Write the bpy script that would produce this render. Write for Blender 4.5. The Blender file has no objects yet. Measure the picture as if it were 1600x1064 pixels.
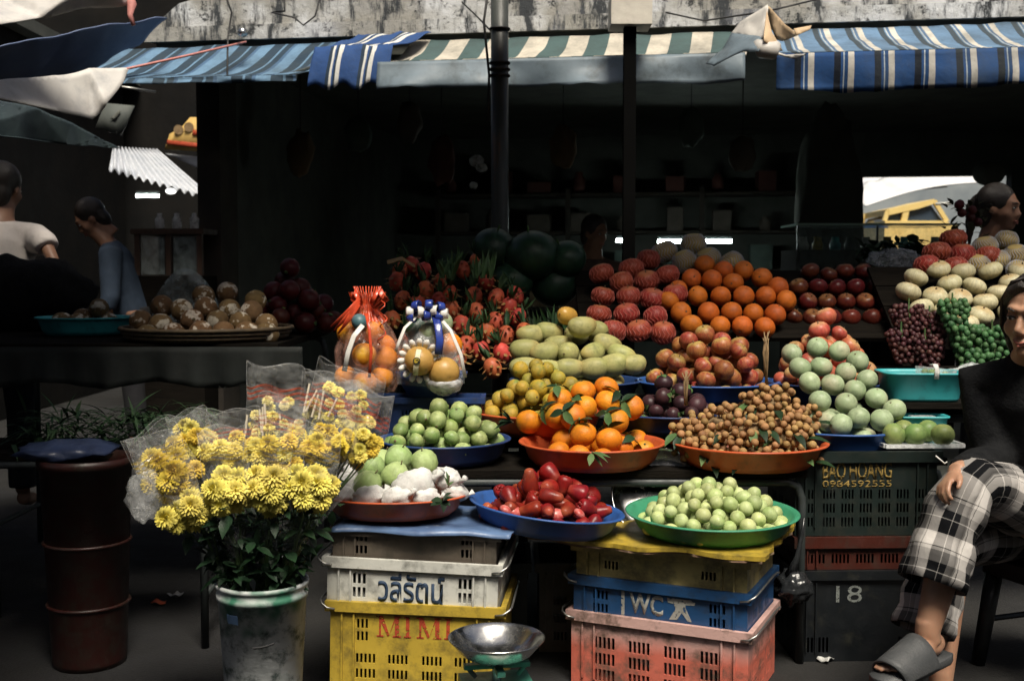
import bpy, bmesh, math, random
from mathutils import Vector, Matrix, Euler, Quaternion, noise
rad = math.radians
sc = bpy.context.scene
V = Vector
# ------------------------------------------------------------------ camera
F = 1777.8                       # focal length in photo pixels (40 mm on 36 mm film)
CAM = V((0, 0, 1.25)); PITCH = rad(3.28)
cam = bpy.data.cameras.new('camera'); cam.lens = 40; cam.sensor_width = 36
cam.clip_start = .05; cam.clip_end = 2000
camo = bpy.data.objects.new('camera', cam); sc.collection.objects.link(camo)
camo.location = CAM; camo.rotation_euler = (rad(90) - PITCH, 0, 0); sc.camera = camo
cam.dof.use_dof = True; cam.dof.focus_distance = 3.5; cam.dof.aperture_fstop = 5.6
# ------------------------------------------------------------------ light
SUN_EL, SUN_AZ = rad(59), rad(14)       # azimuth: to the right of straight behind the camera
w = bpy.data.worlds.new('World'); sc.world = w; w.use_nodes = True
nt = w.node_tree; sky = nt.nodes.new('ShaderNodeTexSky'); sky.sky_type = 'NISHITA'
sky.sun_disc = False; sky.sun_elevation = SUN_EL; sky.sun_rotation = math.pi - SUN_AZ
sky.dust_density = 6.0; sky.air_density = 1.0; sky.ozone_density = .6
nt.links.new(sky.outputs[0], nt.nodes['Background'].inputs[0]); nt.nodes['Background'].inputs[1].default_value = .05
sl = bpy.data.lights.new('sun', 'SUN'); sl.energy = 4.2; sl.angle = rad(22); sl.color = (1, .93, .8)
so = bpy.data.objects.new('sun', sl); sc.collection.objects.link(so)
sd = V((math.sin(SUN_AZ) * math.cos(SUN_EL), -math.cos(SUN_AZ) * math.cos(SUN_EL), math.sin(SUN_EL)))
so.rotation_euler = sd.to_track_quat('Z', 'Y').to_euler(); so.location = (2, -4, 8)
vs = sc.view_settings; vs.view_transform = 'Standard'; vs.look = 'None'; vs.gamma = 1; vs.exposure = 0.3
vs.use_curve_mapping = False
sc.cycles.max_bounces = 4; sc.cycles.diffuse_bounces = 2; sc.cycles.glossy_bounces = 2; sc.cycles.transparent_max_bounces = 14; sc.cycles.use_adaptive_sampling = True; sc.cycles.adaptive_threshold = .03; sc.cycles.caustics_reflective = False
sc.cycles.caustics_refractive = False; sc.cycles.use_denoising = True

# ------------------------------------------------------------------ helpers
cP, sP = math.cos(PITCH), math.sin(PITCH)
def at(px, py, Y):
    """world point that stands at distance Y from the camera plane, seen at photo pixel px, py"""
    u = (px - 800) / F; v = (532 - py) / F
    d = V((u, cP + v * sP, -sP + v * cP))
    return CAM + d * (Y / d.y)
def m(px, Y): return px * Y / F
col = sc.collection
def tag(o, label=None, cat=None, group=None, kind=None):
    if label: o['label'] = label
    if cat: o['category'] = cat
    if group: o['group'] = group
    if kind: o['kind'] = kind
    return o
def empty(name, loc, rz=0, label=None, cat=None, group=None):
    o = bpy.data.objects.new(name, None); col.objects.link(o); o.empty_display_size = .05
    o.location = loc; o.rotation_euler = (0, 0, rz)
    return tag(o, label, cat, group)
def link(name, me, parent=None, loc=None, rot=None, scale=None):
    o = bpy.data.objects.new(name, me); col.objects.link(o)
    if parent: o.parent = parent
    if loc is not None: o.location = loc
    if rot is not None: o.rotation_euler = rot
    if scale is not None: o.scale = scale if hasattr(scale, '__len__') else (scale,) * 3
    return o
def kids(o): return [c for c in bpy.data.objects if c.parent == o]
KIDS = {}
def copy_tree(o, loc=None, rot=None, scale=None, parent=None):
    c = o.copy(); col.objects.link(c); c.parent = parent
    if loc is not None: c.location = loc
    if rot is not None: c.rotation_euler = rot
    if scale is not None: c.scale = scale if hasattr(scale, '__len__') else (scale,) * 3
    if o.name not in KIDS: KIDS[o.name] = kids(o)
    for ch in KIDS[o.name]: copy_tree(ch, parent=c)
    return c

class MB:
    def __init__(s): s.v = []; s.f = []; s.uv = {}
    def add(s, vs, fs, M=None, uvs=None):
        b = len(s.v)
        s.v += [tuple(M @ V(p)) if M else tuple(p) for p in vs]
        if uvs:
            for i, t in enumerate(uvs): s.uv[b + i] = t
        s.f += [tuple(i + b for i in f) for f in fs]
        return s
    def box(s, c, size, rot=(0, 0, 0), taper=1.0):
        x, y, z = [k / 2 for k in size]; t = taper
        vs = [(-x*t, -y*t, -z), (x*t, -y*t, -z), (x*t, y*t, -z), (-x*t, y*t, -z), (-x, -y, z), (x, -y, z), (x, y, z), (-x, y, z)]
        M = Matrix.Translation(c) @ Euler(rot).to_matrix().to_4x4()
        return s.add(vs, [(0, 3, 2, 1), (4, 5, 6, 7), (0, 1, 5, 4), (1, 2, 6, 5), (2, 3, 7, 6), (3, 0, 4, 7)], M)
    def lathe(s, prof, n=24, M=None, wob=None):
        vs = []; fs = []
        for k, (r, z) in enumerate(prof):
            for i in range(n):
                a = 2 * math.pi * i / n; rr = r * (wob(a, z, k) if wob else 1)
                vs.append((rr * math.cos(a), rr * math.sin(a), z))
        for k in range(len(prof) - 1):
            for i in range(n):
                j = (i + 1) % n
                fs.append((k*n+i, k*n+j, (k+1)*n+j, (k+1)*n+i))
        if prof[0][0] > 1e-5: fs.append(tuple(reversed(range(n))))
        if prof[-1][0] > 1e-5: fs.append(tuple(range((len(prof)-1)*n, len(prof)*n)))
        return s.add(vs, fs, M)
    def tube(s, pts, r, n=8, side=None, flat=1.0, cap=True, uvl=None):
        pts = [V(p) for p in pts]; N = len(pts)
        rs = list(r) if hasattr(r, '__len__') else [r] * N
        fl = list(flat) if hasattr(flat, '__len__') else [flat] * N
        tang = [(pts[min(i+1, N-1)] - pts[max(i-1, 0)]).normalized() for i in range(N)]
        u = V(side) if side is not None else (V((1, 0, 0)) if abs(tang[0].x) < .8 else V((0, 1, 0)))
        vs = []; uvs = []; L = 0
        for i, p in enumerate(pts):
            t = tang[i]; u = (u - t * u.dot(t))
            u = u.normalized() if u.length > 1e-6 else t.orthogonal().normalized()
            b = t.cross(u)
            if i: L += (p - pts[i-1]).length
            for k in range(n + (1 if uvl else 0)):
                a = 2 * math.pi * k / n
                vs.append(p + u * (math.cos(a) * rs[i]) + b * (math.sin(a) * rs[i] * fl[i]))
                if uvl: uvs.append((uvl[0] + a * uvl[2], uvl[1] + L))
        w_ = n + (1 if uvl else 0); fs = []
        for i in range(N - 1):
            for k in range(n):
                j = k + 1 if uvl else (k + 1) % n
                fs.append((i*w_+k, i*w_+j, (i+1)*w_+j, (i+1)*w_+k))
        if cap:
            fs.append(tuple(reversed(range(n)))); fs.append(tuple(range((N-1)*w_, (N-1)*w_+n)))
        return s.add(vs, fs, None, uvs or None)
    def ball(s, c, r, n=12, k=8, rot=None, nz=None):
        r = V(r) if hasattr(r, '__len__') else V((r, r, r))
        vs = [(0, 0, -1)]; fs = []
        for j in range(1, k):
            ph = math.pi * j / k - math.pi / 2
            for i in range(n):
                a = 2 * math.pi * i / n
                vs.append((math.cos(a)*math.cos(ph), math.sin(a)*math.cos(ph), math.sin(ph)))
        vs.append((0, 0, 1)); T = len(vs) - 1
        for i in range(n):
            j = (i + 1) % n
            fs.append((0, 1+j, 1+i))
            for q in range(k - 2): fs.append((1+q*n+i, 1+q*n+j, 1+(q+1)*n+j, 1+(q+1)*n+i))
            fs.append((1+(k-2)*n+i, 1+(k-2)*n+j, T))
        if nz: vs = [tuple(V(p) * nz(V(p))) for p in vs]
        M = Matrix.Translation(c)
        if rot: M = M @ Euler(rot).to_matrix().to_4x4()
        M = M @ Matrix.Diagonal((r.x, r.y, r.z, 1))
        return s.add(vs, fs, M)
    def grid(s, fn, nu, nv, uvfn=None, thick=0):
        vs = []; uvs = []
        for j in range(nv + 1):
            for i in range(nu + 1):
                u, v = i / nu, j / nv
                vs.append(V(fn(u, v))); uvs.append(uvfn(u, v) if uvfn else (u, v))
        W = nu + 1
        fs = [(j*W+i, j*W+i+1, (j+1)*W+i+1, (j+1)*W+i) for j in range(nv) for i in range(nu)]
        if thick:
            nr = [V() for _ in vs]
            for f in fs:
                q = (vs[f[1]] - vs[f[0]]).cross(vs[f[3]] - vs[f[0]])
                for i in f: nr[i] += q
            n0 = len(vs)
            vs = vs + [p - (nr[i].normalized() if nr[i].length > 0 else V((0, 0, 1))) * thick for i, p in enumerate(vs)]; uvs = uvs + uvs
            bot = [tuple(reversed([i + n0 for i in f])) for f in fs]
            edge = []
            for i in range(nu):
                edge.append((i+1, i, i+n0, i+1+n0)); a = nv*W+i; edge.append((a, a+1, a+1+n0, a+n0))
            for j in range(nv):
                a = j*W; edge.append((a, a+W, a+W+n0, a+n0)); a = j*W+nu; edge.append((a+W, a, a+n0, a+W+n0))
            fs = fs + bot + edge
        return s.add(vs, fs, None, uvs)
    def prism(s, poly, d0, d1, M=None):
        """poly in (x,z); extruded along y from d0 to d1"""
        n = len(poly)
        vs = [(x, d0, z) for x, z in poly] + [(x, d1, z) for x, z in poly]
        fs = [tuple(range(n)), tuple(reversed(range(n, 2*n)))] + [(i, i+n, (i+1) % n + n, (i+1) % n) for i in range(n)]
        return s.add(vs, fs, M)
    def mesh(s, name, mt, smooth=True):
        me = bpy.data.meshes.new(name); me.from_pydata(s.v, [], s.f); me.materials.append(mt)
        if s.uv:
            ul = me.uv_layers.new(name='UVMap')
            d = [0.0] * (2 * len(me.loops)); vi = [0] * len(me.loops); me.loops.foreach_get('vertex_index', vi)
            for k, i in enumerate(vi):
                t = s.uv.get(i, (0, 0)); d[2*k] = t[0]; d[2*k+1] = t[1]
            ul.data.foreach_set('uv', d)
        if smooth: me.polygons.foreach_set('use_smooth', [True] * len(me.polygons))
        me.update(); return me
    def build(s, name, mt, parent=None, smooth=False, loc=None, rot=None):
        return link(name, s.mesh(name, mt, smooth), parent, loc, rot)

def bake(o, mods, smooth=True):
    """apply modifiers to a mesh object"""
    for typ, kw in mods:
        md = o.modifiers.new(typ, typ)
        for k, v in kw.items(): setattr(md, k, v)
    dg = bpy.context.evaluated_depsgraph_get(); dg.update()
    me = bpy.data.meshes.new_from_object(o.evaluated_get(dg))
    o.modifiers.clear(); old = o.data; mts = [x for x in old.materials]
    o.data = me
    if not me.materials:
        for x in mts: me.materials.append(x)
    if smooth: me.polygons.foreach_set('use_smooth', [True] * len(me.polygons))
    return o

def arc(c, r, a0, a1, n, plane='xz'):
    out = []
    for i in range(n + 1):
        a = a0 + (a1 - a0) * i / n
        if plane == 'xz': out.append(V(c) + V((r*math.cos(a), 0, r*math.sin(a))))
        elif plane == 'xy': out.append(V(c) + V((r*math.cos(a), r*math.sin(a), 0)))
        else: out.append(V(c) + V((0, r*math.cos(a), r*math.sin(a))))
    return out

# ------------------------------------------------------------------ materials
def C4(c): return (c[0], c[1], c[2], 1)
class NT:
    def __init__(s, name):
        s.m = bpy.data.materials.new(name); s.m.use_nodes = True; s.t = s.m.node_tree
        s.b = s.t.nodes['Principled BSDF']; s.out = s.t.nodes['Material Output']
    def n(s, typ, **kw):
        o = s.t.nodes.new(typ)
        for k, v in kw.items(): setattr(o, k, v)
        return o
    def l(s, a, b): s.t.links.new(a, b)
    def val(s, sock, v):
        if isinstance(v, bpy.types.NodeSocket): s.l(v, sock)
        else: sock.default_value = v
    def math(s, op, a, b=0.0, clamp=False):
        o = s.n('ShaderNodeMath', operation=op, use_clamp=clamp); s.val(o.inputs[0], a); s.val(o.inputs[1], b); return o.outputs[0]
    def mix(s, f, a, b, mode='MIX'):
        o = s.n('ShaderNodeMix', data_type='RGBA', blend_type=mode)
        s.val(o.inputs[0], f)
        s.val(o.inputs[6], a if isinstance(a, bpy.types.NodeSocket) else C4(a)); s.val(o.inputs[7], b if isinstance(b, bpy.types.NodeSocket) else C4(b))
        return o.outputs[2]
    def rng(s, v, a, b, c=0.0, d=1.0):
        o = s.n('ShaderNodeMapRange'); s.val(o.inputs[0], v)
        for i, q in enumerate((a, b, c, d)): o.inputs[i+1].default_value = q
        return o.outputs[0]
    def coords(s, kind='Object', stretch=None, rnd=True):
        tc = s.n('ShaderNodeTexCoord').outputs[kind]
        if rnd and kind == 'Object':
            oi = s.n('ShaderNodeObjectInfo').outputs['Random']
            a = s.n('ShaderNodeVectorMath', operation='ADD'); s.l(tc, a.inputs[0])
            k = s.math('MULTIPLY', oi, 37.0); cb = s.n('ShaderNodeCombineXYZ')
            for i in range(3): s.l(k, cb.inputs[i])
            s.l(cb.outputs[0], a.inputs[1]); tc = a.outputs[0]
        if stretch:
            mp = s.n('ShaderNodeMapping'); mp.inputs['Scale'].default_value = stretch; s.l(tc, mp.inputs[0]); tc = mp.outputs[0]
        return tc
    def noise(s, co, scale, detail=4, rough=.55, out=0):
        o = s.n('ShaderNodeTexNoise'); s.l(co, o.inputs['Vector']); o.inputs['Scale'].default_value = scale
        o.inputs['Detail'].default_value = detail; o.inputs['Roughness'].default_value = rough
        return o.outputs[out]
def mat(name, c1, c2=None, scale=12, rough=.5, bump=0, bscale=60, metal=0, spec=.5, spots=(), grad=None, rnd=0.0,
        stretch=None, alpha=1, coat=0, sss=0, dirt=None, rvar=.1):
    t = NT(name); co = t.coords(stretch=stretch)
    c = C4(c1)
    cs = t.n('ShaderNodeRGB'); cs.outputs[0].default_value = c; c = cs.outputs[0]
    nz = t.noise(co, scale)
    if c2: c = t.mix(t.rng(nz, .35, .65), c, c2)
    if grad:
        raw = t.n('ShaderNodeTexCoord').outputs['Object']; sx = t.n('ShaderNodeSeparateXYZ'); t.l(raw, sx.inputs[0])
        ax, a, b, gc = grad
        wob = t.math('ADD', sx.outputs['XYZ'.index(ax)], t.math('MULTIPLY', t.math('SUBTRACT', nz, .5), abs(b - a) * .9))
        c = t.mix(t.rng(wob, a, b), c, gc)
    for (sc_, ss, lo, hi) in spots:
        c = t.mix(t.rng(t.noise(co, ss, 3, .6), lo, hi), c, sc_)
    if dirt:
        dc, ds, lo, hi = dirt
        c = t.mix(t.rng(t.noise(co, ds, 8, .7), lo, hi), c, dc)
    if rnd:
        c = t.mix(t.math('MULTIPLY', t.rng(t.noise(co, 32, 5, .7), .46, .68), .65), c, tuple(q * .45 + .012 for q in c1))
        spec *= .6; rough = min(.9, rough + .1)
        oi = t.n('ShaderNodeObjectInfo').outputs['Random']
        h = t.n('ShaderNodeHueSaturation'); t.l(c, h.inputs['Color'])
        t.l(t.rng(oi, 0, 1, 1 - rnd, 1 + rnd), h.inputs['Value'])
        wn = t.n('ShaderNodeTexWhiteNoise', noise_dimensions='1D'); t.l(oi, wn.inputs['W'])
        t.l(t.rng(wn.outputs[0], 0, 1, .5 - rnd * .07, .5 + rnd * .07), h.inputs['Hue'])
        c = h.outputs[0]
    t.l(c, t.b.inputs['Base Color'])
    t.l(t.rng(t.noise(co, scale * 2.3), .3, .7, max(.02, rough - rvar), min(1, rough + rvar)), t.b.inputs['Roughness'])
    t.b.inputs['Metallic'].default_value = metal; t.b.inputs['Specular IOR Level'].default_value = spec
    t.b.inputs['Alpha'].default_value = alpha; t.b.inputs['Coat Weight'].default_value = coat
    if sss:
        t.b.inputs['Subsurface Weight'].default_value = sss; t.b.inputs['Subsurface Scale'].default_value = .008
    if bump:
        bp = t.n('ShaderNodeBump'); bp.inputs['Strength'].default_value = bump; bp.inputs['Distance'].default_value = .01
        t.l(t.noise(co, bscale, 4), bp.inputs['Height']); t.l(bp.outputs[0], t.b.inputs['Normal'])
    return t.m
def emit(name, c, s):
    t = NT(name); t.b.inputs['Base Color'].default_value = C4(c); t.b.inputs['Emission Color'].default_value = C4(c); t.b.inputs['Emission Strength'].default_value = s
    return t.m
def ramp(t, fac, stops):
    r = t.n('ShaderNodeValToRGB'); r.color_ramp.interpolation = 'CONSTANT'; e = r.color_ramp.elements
    for i, (p, c) in enumerate(stops):
        q = e[i] if i < 2 else e.new(p)
        q.position = p; q.color = C4(c)
    t.l(fac, r.inputs[0]); return r.outputs[0]
def stripes(name, period, stops, rough=.8, dirtc=(.05, .06, .06), amt=.5, trans=.15):
    t = NT(name); uv = t.n('ShaderNodeTexCoord').outputs['UV']; sx = t.n('ShaderNodeSeparateXYZ'); t.l(uv, sx.inputs[0])
    f = t.math('FRACT', t.math('DIVIDE', sx.outputs[0], period))
    c = ramp(t, f, stops)
    co = t.coords()
    d = t.math('MULTIPLY', t.rng(t.noise(co, 3.5, 7, .65), .42, .75), amt)
    c = t.mix(d, c, dirtc)
    c = t.mix(t.math('MULTIPLY', t.rng(t.noise(co, 60, 3), .5, .8), .25), c, dirtc)
    t.l(c, t.b.inputs['Base Color']); t.b.inputs['Roughness'].default_value = rough; t.b.inputs['Specular IOR Level'].default_value = .2
    bp = t.n('ShaderNodeBump'); bp.inputs['Strength'].default_value = .3; bp.inputs['Distance'].default_value = .02
    t.l(t.noise(co, 14, 3), bp.inputs['Height']); t.l(bp.outputs[0], t.b.inputs['Normal'])
    if trans:
        tr = t.n('ShaderNodeBsdfTranslucent'); t.l(c, tr.inputs[0]); mx = t.n('ShaderNodeMixShader'); mx.inputs[0].default_value = trans
        t.l(t.b.outputs[0], mx.inputs[1]); t.l(tr.outputs[0], mx.inputs[2]); t.l(mx.outputs[0], t.out.inputs[0])
    return t.m
def film(name, c=(.9, .92, .92), a=.14, rough=.12, crinkle=.5):
    """clear plastic film"""
    t = NT(name); co = t.coords()
    t.b.inputs['Base Color'].default_value = C4(c); t.b.inputs['Roughness'].default_value = rough
    t.b.inputs['Specular IOR Level'].default_value = .8
    t.l(t.rng(t.noise(co, 25, 5, .6), .35, .75, a * .4, a * 2.0), t.b.inputs['Alpha'])
    bp = t.n('ShaderNodeBump'); bp.inputs['Strength'].default_value = crinkle; bp.inputs['Distance'].default_value = .02
    t.l(t.noise(co, 30, 3), bp.inputs['Height']); t.l(bp.outputs[0], t.b.inputs['Normal'])
    return t.m

M = {}
M['black_wood'] = mat('dark_stained_wood', (.007, .006, .005), (.012, .01, .008), 6, .95, .4, 30, stretch=(1, 8, 8), spec=.05)
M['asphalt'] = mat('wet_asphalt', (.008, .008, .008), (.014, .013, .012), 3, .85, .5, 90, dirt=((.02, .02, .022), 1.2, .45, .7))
M['steel'] = mat('stainless_steel', (.62, .62, .6), None, 12, .24, .05, 40, metal=1, rvar=.08)
M['wire'] = mat('galvanised_wire', (.4, .4, .38), None, 12, .4, 0, metal=.9)
M['dark_steel'] = mat('painted_dark_steel', (.035, .045, .045), (.06, .065, .06), 9, .5, .1, 40, dirt=((.12, .06, .03), 14, .62, .8))
M['grey_tube'] = mat('grey_painted_tube', (.045, .055, .055), (.03, .035, .035), 12, .5)
M['rope_dark'] = mat('black_cable', (.015, .015, .016), None, 12, .6)
def plastic(n, c, d=.6, rough=.42, **k):
    return mat(n, c, tuple(x * .82 for x in c), 9, rough, .06, 120, dirt=((c[0]*.35+.02, c[1]*.35+.02, c[2]*.35+.015), 18, d - .06, d + .14), **k)
M['tray_red'] = plastic('orange_red_plastic', (.55, .1, .03))
M['tray_blue'] = plastic('royal_blue_plastic', (.03, .1, .33))
M['tray_darkblue'] = plastic('dark_blue_plastic', (.02, .05, .16))
M['tray_green'] = plastic('green_plastic', (.05, .27, .15))
M['cyan'] = plastic('cyan_plastic', (.05, .4, .43))
M['p_white'] = plastic('white_crate_plastic', (.6, .6, .55), .55)
M['p_yellow'] = plastic('yellow_crate_plastic', (.5, .35, .045), .52)
M['p_paleyellow'] = plastic('pale_yellow_crate_plastic', (.58, .46, .17), .5)
M['p_blue'] = plastic('blue_crate_plastic', (.02, .08, .21), .56)
M['p_brown'] = plastic('brown_grey_crate_plastic', (.11, .09, .07), .55)
M['p_dark'] = plastic('dark_green_crate_plastic', (.012, .02, .018), .55)
M['p_red'] = plastic('dark_red_crate_plastic', (.06, .014, .009), .55)
M['p_black'] = plastic('black_crate_plastic', (.008, .01, .012), .6)
M['p_pink'] = mat('faded_pink_red_plastic', (.62, .16, .11), (.5, .12, .08), 9, .55, .1, 90, grad=('Z', .12, .18, (.6, .38, .34)), dirt=((.12, .08, .06), 12, .48, .66))
# ================================================================== THE SETTING
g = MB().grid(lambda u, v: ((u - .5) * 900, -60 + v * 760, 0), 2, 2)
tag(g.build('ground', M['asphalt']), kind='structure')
# --- market hall: facade turned 7.8 degrees, the right end nearer
BA = rad(7.8); BE = V((math.cos(BA), -math.sin(BA), 0)); BN = V((math.sin(BA), math.cos(BA), 0)); B0 = V((0, 7.05, 0))
def bp(s, t, z): return B0 + BE * s + BN * t + V((0, 0, z))
BM = Matrix.Translation(B0) @ Matrix.Rotation(-BA, 4, 'Z')
def bbox(mb, s0, s1, t0, t1, z0, z1):
    vs = [bp(s, t, z) for z in (z0, z1) for t in (t0, t1) for s in (s0, s1)]
    return mb.add(vs, [(0, 2, 3, 1), (4, 5, 7, 6), (0, 1, 5, 4), (1, 3, 7, 5), (3, 2, 6, 7), (2, 0, 4, 6)])
t = NT('mouldy_painted_concrete'); co = t.coords(rnd=False)
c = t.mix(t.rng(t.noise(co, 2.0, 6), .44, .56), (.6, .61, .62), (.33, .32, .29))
st = t.coords(stretch=(5, 5, 1.1), rnd=False)
c = t.mix(t.rng(t.noise(st, 1.3, 8, .75), .5, .58), c, (.04, .045, .05))
c = t.mix(t.rng(t.noise(co, 9, 7, .8), .545, .61), c, (.03, .033, .035))
c = t.mix(t.rng(t.noise(co, 1.1, 3), .6, .75), c, (.3, .31, .36))
t.l(c, t.b.inputs['Base Color']); t.b.inputs['Roughness'].default_value = .9
b_ = t.n('ShaderNodeBump'); b_.inputs['Strength'].default_value = .6; b_.inputs['Distance'].default_value = .02
t.l(t.noise(co, 20, 8, .7), b_.inputs['Height']); t.l(b_.outputs[0], t.b.inputs['Normal']); M['mould'] = t.m
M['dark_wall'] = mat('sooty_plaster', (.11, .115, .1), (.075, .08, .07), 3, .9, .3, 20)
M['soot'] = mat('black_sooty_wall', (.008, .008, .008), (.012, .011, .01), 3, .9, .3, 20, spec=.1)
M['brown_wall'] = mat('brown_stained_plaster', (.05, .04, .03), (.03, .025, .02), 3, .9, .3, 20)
hall = empty('market_hall', bp(0, 0, 0), 0, 'old concrete market hall with mould stained roof edge and dark interior', 'building')
def hpart(name, mb, mt): 
    o = mb.build(name, mt); o.parent = hall; o.matrix_parent_inverse = Matrix.Translation(-hall.location); return o
sb = MB()
poly = [(-2.36, 2.75), (5.2, 2.75), (5.2, 3.6), (-1.2, 3.6), (-1.62, 3.02), (-1.9, 3.03), (-2.14, 2.97), (-2.36, 2.8)]
sb.prism(poly, 0, .16, BM); hpart('roof_edge', sb, M['mould'])
hpart('roof_lip', bbox(MB(), -2.36, 5.2, -.03, -.003, 2.73, 2.82), M['mould'])
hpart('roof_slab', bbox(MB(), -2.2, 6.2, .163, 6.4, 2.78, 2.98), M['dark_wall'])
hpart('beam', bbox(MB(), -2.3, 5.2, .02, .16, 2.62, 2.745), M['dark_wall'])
for s in (-2.16, 4.6):
    hpart('column', bbox(MB(), s, s + .16, .3, .6, 0, 2.775), M['brown_wall'])
# back wall with a doorway to the street behind
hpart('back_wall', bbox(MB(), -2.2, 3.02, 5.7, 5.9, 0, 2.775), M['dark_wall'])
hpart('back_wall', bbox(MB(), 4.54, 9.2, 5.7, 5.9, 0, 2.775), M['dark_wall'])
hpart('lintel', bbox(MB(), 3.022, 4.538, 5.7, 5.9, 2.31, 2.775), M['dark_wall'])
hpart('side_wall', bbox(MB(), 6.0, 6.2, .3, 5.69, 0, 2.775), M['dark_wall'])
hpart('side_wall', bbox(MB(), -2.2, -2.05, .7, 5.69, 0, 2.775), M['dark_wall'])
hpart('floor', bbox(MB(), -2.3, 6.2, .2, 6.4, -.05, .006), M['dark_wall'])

# --- awnings under the roof edge
B1, B2, B3, BW, BK = (.03, .1, .34), (.1, .2, .38), (.27, .42, .6), (.72, .68, .62), (.06, .08, .1)
M['aw_left'] = stripes('blue_striped_canvas', .235, [(0, (.16, .28, .42)), (.36, (.035, .06, .09)), (.66, (.16, .28, .42)), (.72, (.035, .06, .09)), (.9, (.08, .15, .26))], amt=.75)
M['aw_mid'] = stripes('green_cream_striped_canvas', .245, [(0, (.62, .57, .48)), (.5, (.08, .13, .13))], amt=.72)
M['aw_drape'] = stripes('bright_blue_striped_canvas', .2, [(0, (.035, .085, .24)), (.55, (.03, .05, .08)), (.66, (.75, .74, .7)), (.74, (.035, .085, .24)), (.8, (.03, .05, .08)), (.86, (.75, .74, .7))], amt=.25)
RS = [(0, (.16, .27, .42)), (.42, (.06, .08, .1)), (.6, (.16, .27, .42)), (.64, (.6, .62, .6)), (.67, (.12, .2, .33)), (.76, (.7, .66, .58)), (.94, (.16, .27, .42))]
M['aw_right'] = stripes('blue_white_striped_canvas', .185, RS, amt=.72)
M['aw_rval'] = stripes('shade_darkened_striped_valance', .205, [(0, (.022, .07, .2)), (.45, (.012, .016, .025)), (.62, (.022, .07, .2)), (.68, (.4, .45, .48)), (.71, (.02, .06, .16)), (.8, (.5, .48, .44)), (.95, (.022, .07, .2))], amt=.72)  # hem stripes darkened to carry its shade in the colour
M['val_grey'] = mat('grey_blue_tarpaulin', (.17, .22, .26), (.11, .145, .17), 4, .55, .2, 14, dirt=((.05, .06, .06), 6, .5, .75))
def awning(name, s0, s1, ztop, zbot, reach, mt, label, valance=None, vmt=None, sag=.03, seed=0, shear=0.0, bar=True):
    root = empty(name, bp((s0 + s1) / 2, 0, zbot), 0, label, 'awning', 'awnings along the market hall')
    inv = Matrix.Translation(-root.location); W = s1 - s0
    def fn(u, v):
        s = s0 + W * u + shear * v
        sg = sag * math.sin(math.pi * v) + .12 * v * (1 - v) * noise.noise(V((s * 1.7, v, seed))) + .02 * min(1, 4 * (1 - v)) * noise.noise(V((s * 4, v * 3, seed)))
        return bp(s, -.02 - reach * v, ztop + (zbot - ztop) * v - sg)
    o = MB().grid(fn, 60, 10, lambda u, v: (W * u + seed * .37, v), .004).build('canopy', mt, root, True); o.matrix_parent_inverse = inv
    if bar:
        o = MB().tube([bp(s0 + shear, -.02 - reach, zbot - .012), bp(s1 + shear, -.02 - reach, zbot - .012)], .011).build('front_bar', M['dark_steel'], root); o.matrix_parent_inverse = inv
        for s in (s0 + .1, s1 - .1):
            o = MB().tube([bp(s, 0, ztop - .08), bp(s + shear, -.02 - reach, zbot - .018)], .01).build('arm', M['dark_steel'], root); o.matrix_parent_inverse = inv
    if valance:
        def fv(u, v):
            s = s0 + W * u + shear
            ed = 1 + .12 * noise.noise(V((s * 2.3, 1, seed))) + .05 * noise.noise(V((s * 11, 1, seed)))
            return bp(s, -.02 - reach - .016 - .12 * v * noise.noise(V((s * 2.9, v * .8, seed + 5))) - .02 * v, zbot - .004 - valance * v * (ed if v > .9 else 1))
        o = MB().grid(fv, 90, 8, lambda u, v: (W * u, v), .003).build('valance', vmt, root, True); o.matrix_parent_inverse = inv
    return root
awning('striped_awning', -2.62, -.98, 2.69, 2.385, .66, M['aw_left'], 'faded blue striped awning under the left end of the roof edge', .035, M['aw_left'], seed=1, shear=-.16, sag=.05)
awning('striped_awning', -.62, 1.42, 2.69, 2.455, .6, M['aw_mid'], 'cream and green striped awning with grey tarpaulin hem behind the pole', .155, M['val_grey'], seed=2, shear=-.06, sag=.06)
awning('striped_awning', 1.52, 4.6, 2.69, 2.43, .68, M['aw_right'], 'blue and white striped awning with striped hem at the right', .2, M['aw_rval'], seed=3, shear=.0)
# loose blue striped cloth thrown over the joint
def dr(u, v):
    s = -.95 + .46 * u - .14 * v
    q = v * 1.12
    if q < .85: t_, z = -.04 - .62 * q, 2.73 - .2 * q - .02 * math.sin(q * 3)
    else: t_, z = -.04 - .53 - .06 * math.sin((q - .85) * 6), 2.56 - (q - .85) * .9
    k = noise.noise(V((u * 4, v * 3, 7)))
    return bp(s, t_ - .03 * k - .02, z + .02 * noise.noise(V((u * 6, v * 4, 2))) + (.02 * math.sin(u * 17) if v > .8 else 0))
tag(MB().grid(dr, 34, 30, lambda u, v: (u * .5, v), .004).build('striped_cloth', M['aw_drape'], None, True),
    'bright blue and white striped cloth thrown between two awnings', 'cloth')
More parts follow.
